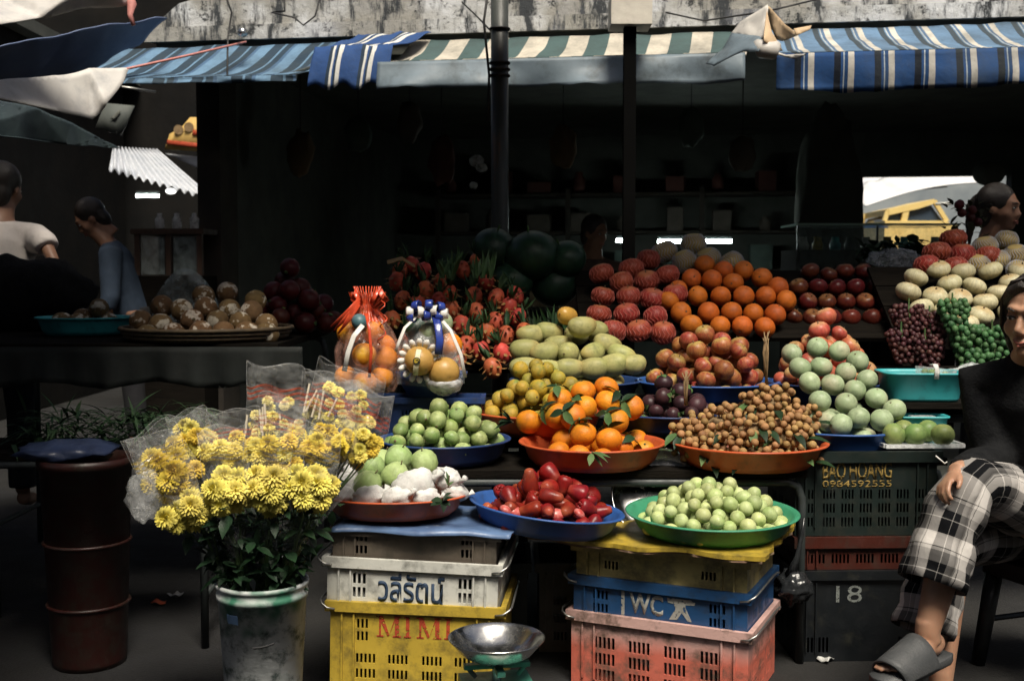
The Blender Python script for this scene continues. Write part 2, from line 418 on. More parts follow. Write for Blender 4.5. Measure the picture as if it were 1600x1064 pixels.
# --- poles
def pole(px, Y, r, z1, mt, label, z0=0, sq=False):
    p = at(px, 400, Y); root = empty('post', (p.x, p.y, z0), 0, label, 'post')
    if sq: MB().box((0, 0, (z1 - z0) / 2), (2*r, 2*r, z1 - z0)).build('shaft', mt, root)
    else: MB().tube([(0, 0, 0), (0, 0, (z1 - z0) * .5), (0, 0, z1 - z0)], r, 20).build('shaft', mt, root, True)
    return root, p
M['pole'] = mat('worn_pole_paint', (.04, .045, .042), (.055, .06, .055), 6, .45, .15, 30, dirt=((.16, .07, .025), 5, .58, .72), stretch=(3, 3, .5))
r_, p_ = pole(781, 5.5, .042, 3.0, M['pole'], 'round dark steel pole rising behind the dragon fruits and mangoes')
MB().tube([(0, 0, 0), (0, 0, .02)], .09, 16).build('base_plate', M['pole'], r_)
mb = MB()
for z in (2.2, 2.23, 2.26, 2.42): mb.tube(arc((0, 0, z), .046, 0, 2*math.pi, 20, 'xy'), .006, 6)
mb.build('wire_wrap', M['rope_dark'], r_)
tag(MB().tube([(p_.x - .05, p_.y - .02, 2.62), (p_.x - .075, p_.y - .03, 2.45), (p_.x - .06, p_.y - .03, 2.3), (p_.x - .05, p_.y - .03, 2.2), (p_.x - .056, p_.y - .03, 1.98)], .006, 6).build('black_cable', M['rope_dark'], None, True),
    'black cable hanging down along the round steel pole', 'cable')
r2, p2 = pole(982, 6.15, .032, 2.72, mat('black_post_paint', (.004, .004, .004), None, 8, .95, spec=.02), 'square dark post standing in front of the cream striped awning', sq=True)
mb = MB(); mb.box((0, 0, 2.64), (.215, .2, .15)); 
o = mb.build('post_cap', mat('pale_box_paint', (.62, .58, .5), (.5, .46, .4), 8, .7, .2, 30, dirt=((.2, .17, .14), 9, .6, .8)), r2)
# --- crumpled tarpaulin tied up under the roof edge
M['cream_tarp'] = mat('cream_tarpaulin', (.6, .57, .52), (.48, .46, .43), 5, .55, .25, 18, dirt=((.16, .16, .16), 8, .58, .8))
M['tan_tarp'] = mat('tan_tarpaulin_lining', (.62, .45, .27), (.5, .36, .22), 5, .7, .3, 18)
def sheet(name, outline, Y, mt, seed, amp=.04, th=.006, div=5, parent=None, depth=None, fold=0):
    """cloth hung at its own distance: a filled outline, subdivided and rumpled"""
    bm = bmesh.new(); vs = []
    for i, q in enumerate(outline):
        yy = Y + (q[2] if len(q) > 2 else 0); vs.append(bm.verts.new(at(q[0], q[1], yy)))
    bm.faces.new(vs); bmesh.ops.triangulate(bm, faces=bm.faces[:])
    for _ in range(div): 
        ed = [e for e in bm.edges if e.calc_length() > .035]
        if not ed: break
        bmesh.ops.subdivide_edges(bm, edges=ed, cuts=1, use_grid_fill=True); bmesh.ops.triangulate(bm, faces=bm.faces[:])
    for v in bm.verts:
        k = noise.fractal(v.co * 4 + V((seed, 0, 0)), 1, 2, 3)
        f = fold * abs(math.sin(v.co.x * 21 + v.co.z * 13 + seed))
        v.co.y += amp * k + f * .03; v.co.z += amp * .3 * noise.noise(v.co * 5 + V((0, seed, 0)))
    bmesh.ops.recalc_face_normals(bm, faces=bm.faces[:])
    me = bpy.data.meshes.new(name); bm.to_mesh(me); bm.free(); me.materials.append(mt)
    o = link(name, me, parent); bake(o, [('SOLIDIFY', dict(thickness=th))]); return o
root = empty('crumpled_tarpaulin', at(1195, 100, 6.0), 0, 'crumpled cream and tan tarpaulin bundled up between two awnings', 'tarpaulin')
inv = Matrix.Translation(-root.location)
def sp(*a, **k):
    o = sheet(*a, **k); o.parent = root; o.matrix_parent_inverse = inv; return o
sp('outer_face', [(1199, 8, -.05), (1176, 24, .02), (1158, 36, .06), (1142, 56, .08), (1190, 62, -.16), (1200, 52, -.14)], 6.0, M['cream_tarp'], 3, amp=.05)
sp('grey_flap', [(1142, 56, .06), (1128, 80, .04), (1105, 101, .0), (1116, 106, -.05), (1160, 86, -.12), (1184, 84, -.2), (1190, 60, -.15), (1165, 58, -.02)], 6.0, M['val_grey'], 5, amp=.07)
sp('tan_lining', [(1200, 8, -.05), (1222, 32, .06), (1248, 54, .16), (1225, 62, .12), (1214, 60, .05), (1200, 18, -.02)], 6.0, M['tan_tarp'], 9, amp=.05)
sp('tan_roll', [(1240, 47, .02), (1268, 42, .06), (1266, 47, .03), (1244, 57, .0)], 6.0, M['tan_tarp'], 4, amp=.02)
sp('tan_fold', [(1198, 18, -.12), (1206, 52, -.2), (1222, 80, -.16), (1212, 82, -.22), (1192, 66, -.24)], 6.0, M['tan_tarp'], 2, amp=.04)
sp('lower_flap', [(1206, 76, -.12), (1230, 84, -.08), (1262, 85, -.02), (1246, 93, -.04), (1214, 84, -.14)], 6.0, M['cream_tarp'], 11, amp=.03)
o = MB().tube([at(1184, 70, 5.86), at(1192, 78, 5.8), at(1206, 80, 5.8), at(1212, 72, 5.84)], [.03, .045, .045, .03], 10).build('tied_knot', M['cream_tarp'], root, True); o.matrix_parent_inverse = inv

# --- tarps and canopies top left
M['blue_tarp'] = mat('dull_blue_tarpaulin', (.12, .16, .27), (.08, .11, .2), 3, .6, .2, 12, dirt=((.12, .16, .25), 5, .55, .8))
M['white_tarp'] = mat('white_tarpaulin', (.6, .58, .55), (.5, .48, .46), 4, .6, .2, 12, dirt=((.3, .31, .33), 7, .5, .8))
M['teal_tarp'] = mat('dark_teal_tarpaulin', (.05, .075, .08), (.035, .05, .06), 3, .6, .2, 12)
tag(sheet('tarpaulin', [(-60, -30, 0), (60, -30, 0), (150, -30, 0), (208, 0, .25), (196, 6, .2), (140, 12, .1), (60, 28, -.1), (0, 38, -.3), (-60, 40, -.4)], 5.2, M['white_tarp'], 2, amp=.04),
    'dirty white tarpaulin edge sagging across the top left corner', 'tarpaulin')
tag(sheet('tarpaulin', [(-80, 85, -.8), (0, 72, -.6), (60, 62, -.4), (110, 52, -.2), (170, 36, 0), (262, 30, .5), (226, 62, .45), (160, 98, .3), (110, 118, .1), (50, 126, -.1), (-80, 130, -.5)], 6.4, M['blue_tarp'], 6, amp=.05),
    'dull blue tarpaulin sloping below the white one at top left', 'tarpaulin')
tag(sheet('tarpaulin', [(-70, 128, -.6), (0, 126, -.4), (90, 118, -.1), (140, 108, .05), (200, 107, .15), (192, 128, .1), (165, 166, 0), (143, 187, 0), (90, 174, -.2), (0, 155, -.5), (-70, 142, -.7)], 5.6, M['white_tarp'], 8, amp=.02, fold=.6),
    'white tarpaulin with its pulled out corner tied by a pink cord', 'tarpaulin')
tag(sheet('canopy', [(-80, 150, -.4), (0, 158, -.3), (60, 172, 0), (110, 192, .4), (150, 214, .7), (188, 233, 1), (100, 226, .3), (0, 212, -.4), (-80, 205, -.8)], 7.0, M['teal_tarp'], 4, amp=.03),
    'dark teal canopy roof drooping at the left edge', 'canopy')
pink = mat('pink_nylon_cord', (.6, .25, .22), (.5, .2, .18), 30, .6)
def cord(name, pts, r, mt, label, cat='cord'):
    return tag(MB().tube(pts, r, 6).build(name, mt, None, True), label, cat)
cord('pink_cord', [at(198, 108, 5.75), at(290, 88, 6.3), at(384, 66, 7.05)], .007, pink, 'pink cord stretched from the white tarpaulin corner to the roof edge')
cord('pink_cord', [at(201, -12, 5.42), at(206, 8, 5.42), at(203, 24, 5.4), at(209, 40, 5.4)], [.016, .024, .014, .01], pink, 'knotted pink cord end dangling at the top left')
cord('dark_cable', [at(352, -6, 6.9), at(362, 20, 6.95), at(356, 60, 6.9), at(355, 120, 6.6)], .006, M['rope_dark'], 'thin dark cable hanging over the left striped awning', 'cable')
cord('dark_cable', [at(444, -4, 6.95), at(445, 18, 6.93), at(425, 20, 6.92), at(460, 28, 6.9), at(474, 40, 6.9), at(492, 26, 6.93), at(500, -2, 6.95)], .006, M['rope_dark'], 'looped dark cable hanging on the mouldy roof edge', 'cable')
cord('dark_cable', [at(1040, 20, 6.55), at(1100, 33, 6.6), at(1200, 18, 6.0), at(1300, -6, 6.2)], .005, M['rope_dark'], 'thin cable running past the crumpled tarpaulin', 'cable')
cord('dark_cable', [at(722, 4, 6.8), at(745, 26, 6.6), at(770, 52, 5.6)], .005, M['rope_dark'], 'slack cable from the roof edge to the round pole', 'cable')
# second overhead tarp, out of view, added to shade the left stall
def ot2(u, v):
    x = -4.6 + 3.75 * u; y = .9 + 3.6 * v
    return (x, y, 2.9 + .12 * u - .1 * math.sin(u * 3.1) - .04 * v)
tag(MB().grid(ot2, 40, 24, None, .006).build('overhead_tarpaulin', M['blue_tarp'], None, True),
    'unseen blue tarpaulin added overhead to shade the left stall', 'tarpaulin')
# overhead tarp whose scalloped far edge just dips into the top of the frame
def ot(u, v):
    x = -1.1 + 4.4 * u; y0 = 3.75 - .4*max(0, min(1, (.25 - x)/.5)) + .3*max(0, (x - .9)/2.4); y = y0 + (5.35 - y0) * v
    return (x, y, 2.72 - .1 * v + .05 * math.sin(u * 9) * math.sin(v * 3) - (.055 * abs(math.sin(u * 24)) if v > .95 else 0))
oh = tag(MB().grid(ot, 96, 24, None, .006).build('overhead_tarpaulin', M['teal_tarp'], None, True),
    'dark tarpaulin stretched overhead with scalloped edge at the top of the picture', 'tarpaulin')
tag(MB().tube([at(376, 50, 6.93), at(381, 52, 6.88)], .026, 12).build('pipe_stub', M['steel'], None, True), 'short metal pipe stub sticking out of the roof edge', 'pipe')
# ================================================================== CRATES
def panel(mb, W, H, th, holes, M4):
    """upright panel centred on x, z from 0 to H, pierced by rectangular holes (x0,x1,z0,z1)"""
    xs = sorted({-W/2, W/2, *[h[0] for h in holes], *[h[1] for h in holes]}); zs = sorted({0, H, *[h[2] for h in holes], *[h[3] for h in holes]})
    xs = [x for x in xs if -W/2 - 1e-6 <= x <= W/2 + 1e-6]; zs = [z for z in zs if -1e-6 <= z <= H + 1e-6]
    nx, nz = len(xs) - 1, len(zs) - 1
    def solid(i, j):
        if i < 0 or j < 0 or i >= nx or j >= nz: return False
        cx, cz = (xs[i] + xs[i+1]) / 2, (zs[j] + zs[j+1]) / 2
        return not any(h[0] < cx < h[1] and h[2] < cz < h[3] for h in holes)
    vid = {}; vs = []; fs = []
    def vv(i, j, k):
        if (i, j, k) not in vid: vid[(i, j, k)] = len(vs); vs.append((xs[i], k * th, zs[j]))
        return vid[(i, j, k)]
    for i in range(nx):
        for j in range(nz):
            if not solid(i, j): continue
            fs.append((vv(i, j, 0), vv(i+1, j, 0), vv(i+1, j+1, 0), vv(i, j+1, 0)))
            fs.append((vv(i, j, 1), vv(i, j+1, 1), vv(i+1, j+1, 1), vv(i+1, j, 1)))
            if not solid(i-1, j): fs.append((vv(i, j, 0), vv(i, j+1, 0), vv(i, j+1, 1), vv(i, j, 1)))
            if not solid(i+1, j): fs.append((vv(i+1, j, 0), vv(i+1, j, 1), vv(i+1, j+1, 1), vv(i+1, j+1, 0)))
            if not solid(i, j-1): fs.append((vv(i, j, 0), vv(i, j, 1), vv(i+1, j, 1), vv(i+1, j, 0)))
            if not solid(i, j+1): fs.append((vv(i, j+1, 0), vv(i+1, j+1, 0), vv(i+1, j+1, 1), vv(i, j+1, 1)))
    mb.add(vs, fs, M4)
def slotgroup(cx, z0, n, w=.007, pitch=.0125, h=.028):
    return [(cx + (k - (n-1)/2) * pitch - w/2, cx + (k - (n-1)/2) * pitch + w/2, z0, z0 + h) for k in range(n)]
def crate(loc, rz, W, D, H, mt, label, front=(), side=None, tilt=(0, 0), rim=.03, wires=True, ribs=True, name='plastic_crate', out=.014, group=None):
    root = empty(name, loc, 0, label, 'crate', group); root.rotation_euler = (tilt[0], tilt[1], rz)
    hb = H - rim; th = .006
    if side is None: side = [h for k in range(3) for h in slotgroup(-.08 + .08 * k, hb * .3, 4, h=min(.03, hb*.3))]
    I4 = Matrix.Identity(4)
    mb = MB(); panel(mb, W, hb, th, list(front), Matrix.Translation((0, -D/2, 0))); mb.build('front_panel', mt, root)
    mb = MB(); panel(mb, W, hb, th, list(front), Matrix.Translation((0, D/2 - th, 0))); mb.build('back_panel', mt, root)
    for sgn in (-1, 1):
        mb = MB(); panel(mb, D - 2*th - .0004, hb, th, side, Matrix.Translation((sgn * (W/2 - (th if sgn > 0 else 0)) , 0, 0)) @ Matrix.Rotation(rad(90), 4, 'Z') @ Matrix.Translation((0, -th if sgn > 0 else -th, 0)))
        mb.build('side_panel', mt, root)
    MB().box((0, 0, .008), (W - 2*th - .001, D - 2*th - .001, .006)).build('base', mt, root)
    mb = MB(); o = out
    for (a, b, c, d) in ((-W/2-o, W/2+o, -D/2-o, -D/2+.002), (-W/2-o, W/2+o, D/2-.002, D/2+o), (-W/2-o, -W/2+.002, -D/2+.002, D/2-.002), (W/2-.002, W/2+o, -D/2+.002, D/2-.002)):
        mb.box(((a+b)/2, (c+d)/2, hb + rim/2), (b-a, d-c, rim))
    r = mb.build('rim', mt, root)
    if ribs:
        for x in (-W*.43, -W*.36, W*.36, W*.43):
            MB().box((x, -D/2 - .004, hb * .55), (.005, .0076, hb * .86)).build('rib', mt, root)
    if wires:
        for sgn in (-1, 1):
            x = sgn * (W/2 + o + .004); y = -D/2 - o - .004; z = hb + rim * .5
            pts = [(x - sgn*.035, y, z - .006), (x - sgn*.012, y - .003, z - .002), (x + sgn*.006, y + .002, z + .01), (x + sgn*.012, y + .02, z + .016), (x + sgn*.01, D*.12, z + .018), (x + sgn*.008, D*.3, z + .012), (x + sgn*.003, D/2 - .02, z)]
            MB().tube(pts, .0032, 6).build('handle', M['wire'], r, True)
    return root
def text_mesh(body, mt, w=None, h=None, bold=0.0, spacing=1.0, extr=.0012, shear=0):
    cu = bpy.data.curves.new('text', 'FONT'); cu.body = body; cu.offset = bold; cu.space_character = spacing; cu.size = 1; cu.shear = shear
    cu.resolution_u = 4
    o = bpy.data.objects.new('text', cu); col.objects.link(o)
    dg = bpy.context.evaluated_depsgraph_get(); dg.update(); me = bpy.data.meshes.new_from_object(o.evaluated_get(dg))
    bpy.data.objects.remove(o)
    xs = [v.co.x for v in me.vertices]; ys = [v.co.y for v in me.vertices]
    x0, x1, y0, y1 = min(xs), max(xs), min(ys), max(ys)
    sx = w / (x1 - x0) if w else h / (y1 - y0); sy = h / (y1 - y0) if h else sx
    for v in me.vertices:
        v.co = ((v.co.x - (x0 + x1)/2) * sx, 0, (v.co.y - (y0 + y1)/2) * sy)
    bm = bmesh.new(); bm.from_mesh(me); r = bmesh.ops.extrude_face_region(bm, geom=bm.faces[:])
    for e in r['geom']:
        if isinstance(e, bmesh.types.BMVert): e.co.y -= extr
    bmesh.ops.recalc_face_normals(bm, faces=bm.faces[:]); bm.to_mesh(me); bm.free()
    me.materials.clear(); me.materials.append(mt); return me
def lettering(root, body, mt, x, y, z, w, h, **k):
    return link('lettering', text_mesh(body, mt, w, h, **k), root, (x, y, z))
def ink(n, c):
    mt = mat(n, c, tuple(q * .7 for q in c), 40, .8); nt_ = mt.node_tree; q = nt_.nodes.new('ShaderNodeTexNoise'); q.inputs['Scale'].default_value = 90; q.inputs['Detail'].default_value = 5
    r = nt_.nodes.new('ShaderNodeMapRange'); r.inputs[1].default_value = .36; r.inputs[2].default_value = .46; tc = nt_.nodes.new('ShaderNodeTexCoord'); nt_.links.new(tc.outputs['Object'], q.inputs['Vector'])
    nt_.links.new(q.outputs[0], r.inputs[0]); nt_.links.new(r.outputs[0], nt_.nodes['Principled BSDF'].inputs['Alpha']); return mt
M['ink_navy'] = mat('navy_paint', (.012, .03, .07), (.02, .045, .09), 40, .7); M['ink_red'] = ink('red_paint', (.45, .06, .02)); M['ink_gold'] = ink('ochre_paint', (.3, .2, .05))
M['ink_white'] = ink('worn_white_paint', (.42, .42, .38)); M['ink_grey'] = ink('grey_paint', (.2, .22, .21))

# ---- left stack: yellow below, white, brown on top
LR = rad(-5); LX, LYc = at(656, 900, 3.27).x, 3.42
LW = .50
yz = [h for z in (.185, .222) for h in slotgroup(-.155, z, 3)]
yz += [h for z in (.03, .075, .12, ) for cx in (-.145, -.05, .05, .145) for h in slotgroup(cx, z, 5)] 
lt = (rad(1.0), rad(1.6))
c1 = crate((LX, LYc, .002), LR, LW, .36, .302, M['p_yellow'], 'tall yellow plastic crate with red letters behind the weighing scale', [h for h in yz if h[3] < .268], tilt=(0, rad(1.0)))
mb = MB()                                            # serif capitals
def serif(mb, ch, x, z, w, h, d):
    t_ = w * .16; s = h * .07
    def bar(x0, z0, x1, z1, th): mb.prism([(x0 - th/2, z0), (x0 + th/2, z0), (x1 + th/2, z1), (x1 - th/2, z1)], d, d - .0015)
    def foot(xc, zc, ww): mb.box((xc, d - .0009, zc), (ww, .0012, s))
    if ch == 'I': bar(x, z, x, z + h, t_ * 1.25); foot(x, z + s/2, t_*2.6); foot(x, z + h - s/2, t_*2.6)
    else:
        bar(x - w*.4, z, x - w*.4, z + h, t_*.6); bar(x + w*.4, z, x + w*.4, z + h, t_*1.2)
        mb.prism([(x - w*.5, z + h), (x - w*.28, z + h), (x + w*.04, z + h*.1), (x - w*.04, z + h*.02)], d - .0001, d - .0016)
        mb.prism([(x + w*.04, z + h*.1), (x + w*.32, z + h), (x + w*.4, z + h), (x - w*.0, z + h*.0)], d - .0002, d - .0017)
        foot(x - w*.4, z + s/2, t_*2); foot(x + w*.4, z + s/2, t_*2.4); foot(x - w*.45, z + h - s/2, t_*1.8); foot(x + w*.42, z + h - s/2, t_*2)
serif(mb, 'M', -.078, .2, .062, .062, -.18); serif(mb, 'I', -.022, .2, .05, .062, -.18); serif(mb, 'M', .04, .2, .062, .062, -.18); serif(mb, 'I', .096, .2, .05, .062, -.18)
mb.build('lettering', M['ink_red'], c1)
wh = [h for z in (.028, .068) for cx in (-.155, .155) for h in slotgroup(cx, z, 3, .009, .0145, .03)] + [h for cx in (-.095, 0, .095) for h in slotgroup(cx, .004, 6, .006, .0125, .008)]
c2 = crate((LX - .004, LYc, .285), LR - rad(1), LW, .36, .145, M['p_white'], 'white plastic crate with dark blue lettering in the middle of its stack', wh, tilt=(0, rad(1.6)))
lettering(c2, 'วลีรัตน์', M['ink_navy'], -.002, -.1805, .062, .195, .084, bold=.02)
br = [h for z in (.02, .058) for cx in (-.155, .155) for h in slotgroup(cx, z, 3, .008, .013, .024)]
c3 = crate((LX - .002, LYc + .01, .418), LR, LW - .02, .34, .09, M['p_brown'], 'dull brown grey crate topping the stack under the guava tray', br, tilt=(0, rad(1.2)), wires=False, rim=.016)
# blue sheet on top
def bs(u, v):
    x = -.27 + .52 * u + .012*math.sin(v*7); y = -.2 + .38 * v + .012*math.sin(u*9)
    return (x, y, .006 + .008 * noise.noise(V((x * 9, y * 9, 3))) + (-.012 if v < .03 else 0))
o = MB().grid(bs, 40, 24, None, .004).build('plastic_sheet', mat('worn_blue_sheet', (.12, .2, .36), (.06, .1, .2), 8, .4, .3, 25, dirt=((.5, .52, .52), 9, .6, .75)), None, True, (LX + .03, LYc, .514), (0, rad(1), LR))
tag(o, 'worn blue plastic sheet under the guava tray', 'sheet')
# ---- right stack, turned so its right side shows
RA = rad(-25); RC = V((.505, 3.478, 0))
pk = [h for z in (.17, .225) for cx in (-.165, .165) for h in slotgroup(cx, z, 4, .009, .014, .036)] + [h for z in (.02, .07, .12) for cx in (-.165, -.055, .055, .165) for h in slotgroup(cx, z, 5, .009, .014, .036)]
psd = [h for z in (.03, .08, .13) for cx in (-.09, .0, .09) for h in slotgroup(cx, z, 5, .008, .013, .036)]
d1 = crate((RC.x, RC.y, .002), RA, .545, .36, .23, M['p_pink'], 'faded pink and red crate at the bottom of the right stack', [h for h in pk if h[3] < .2], psd)
bl = [h for z in (.02, .06) for cx in (-.18, .18) for h in slotgroup(cx, z, 4, .008, .013, .026)]
d2 = crate((RC.x, RC.y, .212), RA, .535, .35, .13, M['p_blue'], 'dark blue crate with worn white letters between pink and yellow crates', bl)
mb = MB(); mb.box((-.108, -.1755, .056), (.01, .0014, .078)); mb.box((-.045, -.1755, .013), (.136, .0014, .009)); mb.build('lettering', M['ink_white'], d2)
lettering(d2, 'WC', M['ink_white'], -.035, -.1754, .062, .105, .062, bold=.03)
mb = MB()
mb.prism([(.03, .09), (.1, .09), (.115, .084), (.112, .076), (.085, .074), (.085, .066), (.1, .036), (.104, .026), (.092, .028), (.074, .05), (.06, .028), (.036, .026), (.056, .06), (.05, .074), (.032, .076)], -.1752, -.1765)
mb.build('emblem', M['ink_white'], d2)
yl = [h for cx in (-.15, .15) for h in slotgroup(cx, .04, 4, .007, .012, .024)]
d3 = crate((RC.x + .002, RC.y, .326), RA, .525, .34, .118, M['p_paleyellow'], 'pale yellow crate on top of the right stack under the torn board', yl, [h for h in slotgroup(0, .04, 4)], wires=False, rim=.03)
# torn yellow board with ragged edge
rr = random.Random(4)
pl = [(-.39 + .725 * i / 26, -.252 + .012 * math.sin(i * .8) + rr.uniform(-.004, .004)) for i in range(27)] + [(.335 + rr.uniform(-.012, .008), -.2 + .4 * i / 14) for i in range(15)] + [(.33 - .72 * i / 10, .215) for i in range(11)] + [(-.39, .2 - .4 * i / 8) for i in range(9)]
def board(z0, z1, pts): 
    mb = MB(); n = len(pts)
    def warp(x, y): return .016 * max(0, x / .33) ** 3 * (1 if y > -.1 else .4) + .004 * math.sin(x * 14)
    mb.add([(x, y, z0 + warp(x, y)) for x, y in pts] + [(x, y, z1 + warp(x, y)) for x, y in pts] + [(0, 0, z0), (0, 0, z1)],
           [(i, (i+1) % n, (i+1) % n + n, i + n) for i in range(n)] + [(2*n, (i+1) % n, i) for i in range(n)] + [(2*n+1, i+n, (i+1) % n + n) for i in range(n)])
    return mb
root = empty('torn_board', (RC.x - .005, RC.y, .447), RA, 'torn yellow board lying on the right stack of crates', 'board')
board(.007, .02, pl).build('top_sheet', M['p_yellow'], root)
board(0, .0065, [(x * .985 + rr.uniform(-.006, .006), y * .985 + rr.uniform(-.006, .006)) for x, y in pl]).build('torn_backing', mat('torn_brown_backing', (.22, .12, .08), (.3, .22, .14), 20, .9, .4, 40), root)

# ---- dark crates under the table at the right
BX = at(1352, 760, 3.62).x
e1 = crate((BX, 3.80, .0), rad(2), .44, .34, .30, M['p_black'], 'black crate numbered 18 at the bottom beside the seated woman', [h for cx in (-.15, .15) for h in slotgroup(cx, .03, 6, h=.05)], wires=False)
lettering(e1, '18', M['ink_grey'], -.05, -.1705, .222, .085, .055)
e2 = crate((BX, 3.80, .302), rad(2), .44, .34, .108, M['p_red'], 'dark red crate between the number 18 crate and the lettered crate', [h for k in range(5) for h in slotgroup(-.16 + .08*k, .02, 5, h=.03)], wires=False, rim=.036)
dk = [h for z in (.03, .075, .12) for k in range(7) for h in slotgroup(-.18 + .06*k, z, 4, .006, .011, .03)]
e3 = crate((BX, 3.80, .412), rad(2), .46, .34, .274, M['p_dark'], 'dark green crate with ochre name lettering under the star apple plate', dk, wires=False, rim=.035)
lettering(e3, 'BAO HOANG', M['ink_gold'], -.03, -.1705, .212, .225, .056, bold=.012, spacing=.95)
lettering(e3, '0984592555', M['ink_gold'], -.03, -.1705, .169, .225, .022, bold=.005)

# ================================================================== STALL TABLES
def table(name, x0, x1, y0, y1, z, label, planks=4, mt=None, legs=M['grey_tube'], frame_r=.014):
    root = empty(name, ((x0+x1)/2, (y0+y1)/2, 0), 0, label, 'table'); W, D = x1-x0, y1-y0
    for k in range(planks):
        d = D / planks; MB().box((0, -D/2 + d*(k+.5), z - .012), (W, d - .004, .024)).build('plank', mt or M['black_wood'], root)
    r = frame_r; zt = z - .026 - r
    for sy in (-1, 1):
        MB().tube([(-W/2 + r, sy*(D/2 - r), 0), (-W/2 + r, sy*(D/2-r), zt-.05), (-W/2 + r + .015, sy*(D/2-r), zt-.012), (-W/2 + .06, sy*(D/2-r), zt), (W/2 - .06, sy*(D/2-r), zt), (W/2 - r - .015, sy*(D/2-r), zt-.012), (W/2 - r, sy*(D/2-r), zt-.05), (W/2 - r, sy*(D/2-r), 0)], r, 10).build('frame', legs, root, True)
    for sx in (-1, 1): MB().tube([(sx*(W/2-r), -D/2 + 2*r, .18), (sx*(W/2-r), D/2 - 2*r, .18)], r*.8, 8).build('crossbar', legs, root, True)
    return root
T1X0, T1X1 = at(560, 700, 3.6).x, at(1275, 740, 3.5).x
table('stall_table', T1X0, T1X1, 3.60, 4.0, .628, 'long low stall table with grey tube legs behind the front crates')
table('stall_table', at(560, 640, 4.1).x, at(1250, 640, 4.1).x, 4.01, 4.16, .69, 'narrow raised table carrying the mandarins and mangosteens')
table('stall_table', at(600, 600, 4.4).x, at(1400, 600, 4.4).x, 4.17, 4.6, .77, 'tall rear table carrying mangoes and red apples')
table('stall_table', at(1405, 600, 4.2).x, at(1780, 600, 4.2).x, 4.02, 4.75, .78, 'rear table at the right carrying grapes and pears')

# ================================================================== TRAYS
def tray(px, py, Y, R, mt, label, h=.075, tilt=(0, 0), cat='tray', dz=0, name='round_tray', base=.8, up=None):
    p = at(px, py, Y)
    z = (up if up is not None else p.z - h)
    root = tag(bpy.data.objects.new(name, None), label, cat); 
    th = .004
    prof = [(R*base*.3, 0), (R*base, 0), (R*(base+.1), h*.3), (R*.97, h*.86), (R*1.0, h*.9), (R*1.035, h*.93), (R*1.045, h*.985), (R*1.03, h*1.02), (R*.995, h*1.015), (R*.96, h*.93), (R*(base+.08), h*.33), (R*(base-.02), th), (0, th)]
    prof = [(0, 0)] + prof
    me = MB().lathe(prof, 72).mesh(name, mt)
    bpy.data.objects.remove(root); root = link(name, me, None, (p.x, Y, z), (tilt[0], tilt[1], 0)); tag(root, label, cat)
    return root, V((p.x, Y, z)), R, h
def heap(c, R, z0, H, r, seed, p=1.3, lim=400, cull=True, K=70, jit=.13, elong=1.0, taken=()):
    """fruit centres piled in a tray: each one dropped where it can lie lowest under the heap's outline"""
    rn = random.Random(seed); S = [tuple(t_) for t_ in taken]; out = []; miss = 0
    while len(out) < lim and miss < 6:
        best = None
        rr = r * rn.uniform(1 - jit, 1 + jit)
        for _ in range(K):
            a = rn.uniform(0, 2*math.pi); d = (R - rr) * math.sqrt(rn.random()); x, y = d*math.cos(a), d*math.sin(a)
            z = z0 + rr
            for (sx, sy, sz, sr) in S:
                dd = (sx-x)**2 + (sy-y)**2; q = (sr+rr)*.97
                if dd < q*q: z = max(z, sz + math.sqrt(q*q - dd))
            top = z0 + (H - rr) * (1 - (d / R) ** p) + rr * .6
            if z <= max(top, z0 + rr*1.05) and (best is None or z < best[2]): best = (x, y, z, rr)
        if best is None: miss += 1; continue
        S.append(best); out.append(best)
    res = []
    for (x, y, z, rr) in out:
        d = math.hypot(x, y); top = z0 + (H - rr) * (1 - (min(d, R) / R) ** p)
        if cull and z < top - 4.2*r and d < R - 2.2*r: continue
        res.append((V((c.x + x, c.y + y, z)), rr))
    return res
rnd = random.Random(11)
def rrot(tilt=3.14): return Euler((rnd.uniform(-tilt, tilt), rnd.uniform(-tilt, tilt), rnd.uniform(0, 6.28)))
def spread(lst, k=8, q=.97):
    """push overlapping fruits apart"""
    P = [[p.copy(), r] for p, r in lst]
    for _ in range(k):
        for i in range(len(P)):
            for j in range(i):
                d = P[i][0] - P[j][0]; L = d.length; n = (P[i][1] + P[j][1]) * q
                if 1e-6 < L < n:
                    s = d * ((n - L) / L / 2); P[i][0] += s; P[j][0] -= s
    return [(p, r) for p, r in P]
def scatter(protos, spots, r0, label, cat, group, tilt=3.14, roty=None):
    """protos: list of prototype objects of radius r0; the first copies reuse none, prototypes are removed afterwards"""
    out = []
    for i, (p, r) in enumerate(spots):
        k = r / r0; o = copy_tree(protos[i % len(protos)], p, roty(i) if roty else rrot(tilt), (k*rnd.uniform(.93, 1.05), k*rnd.uniform(.93, 1.05), k*rnd.uniform(.92, 1.06)))
        tag(o, label, cat, group); out.append(o)
    return out
PROTO = []
def proto(name, mb, mt, smooth=True):
    o = mb.build(name, mt, None, smooth); PROTO.append(o); return o
def ppart(name, mb, mt, par, smooth=True):
    o = mb.build(name, mt, par, smooth); PROTO.append(o); return o

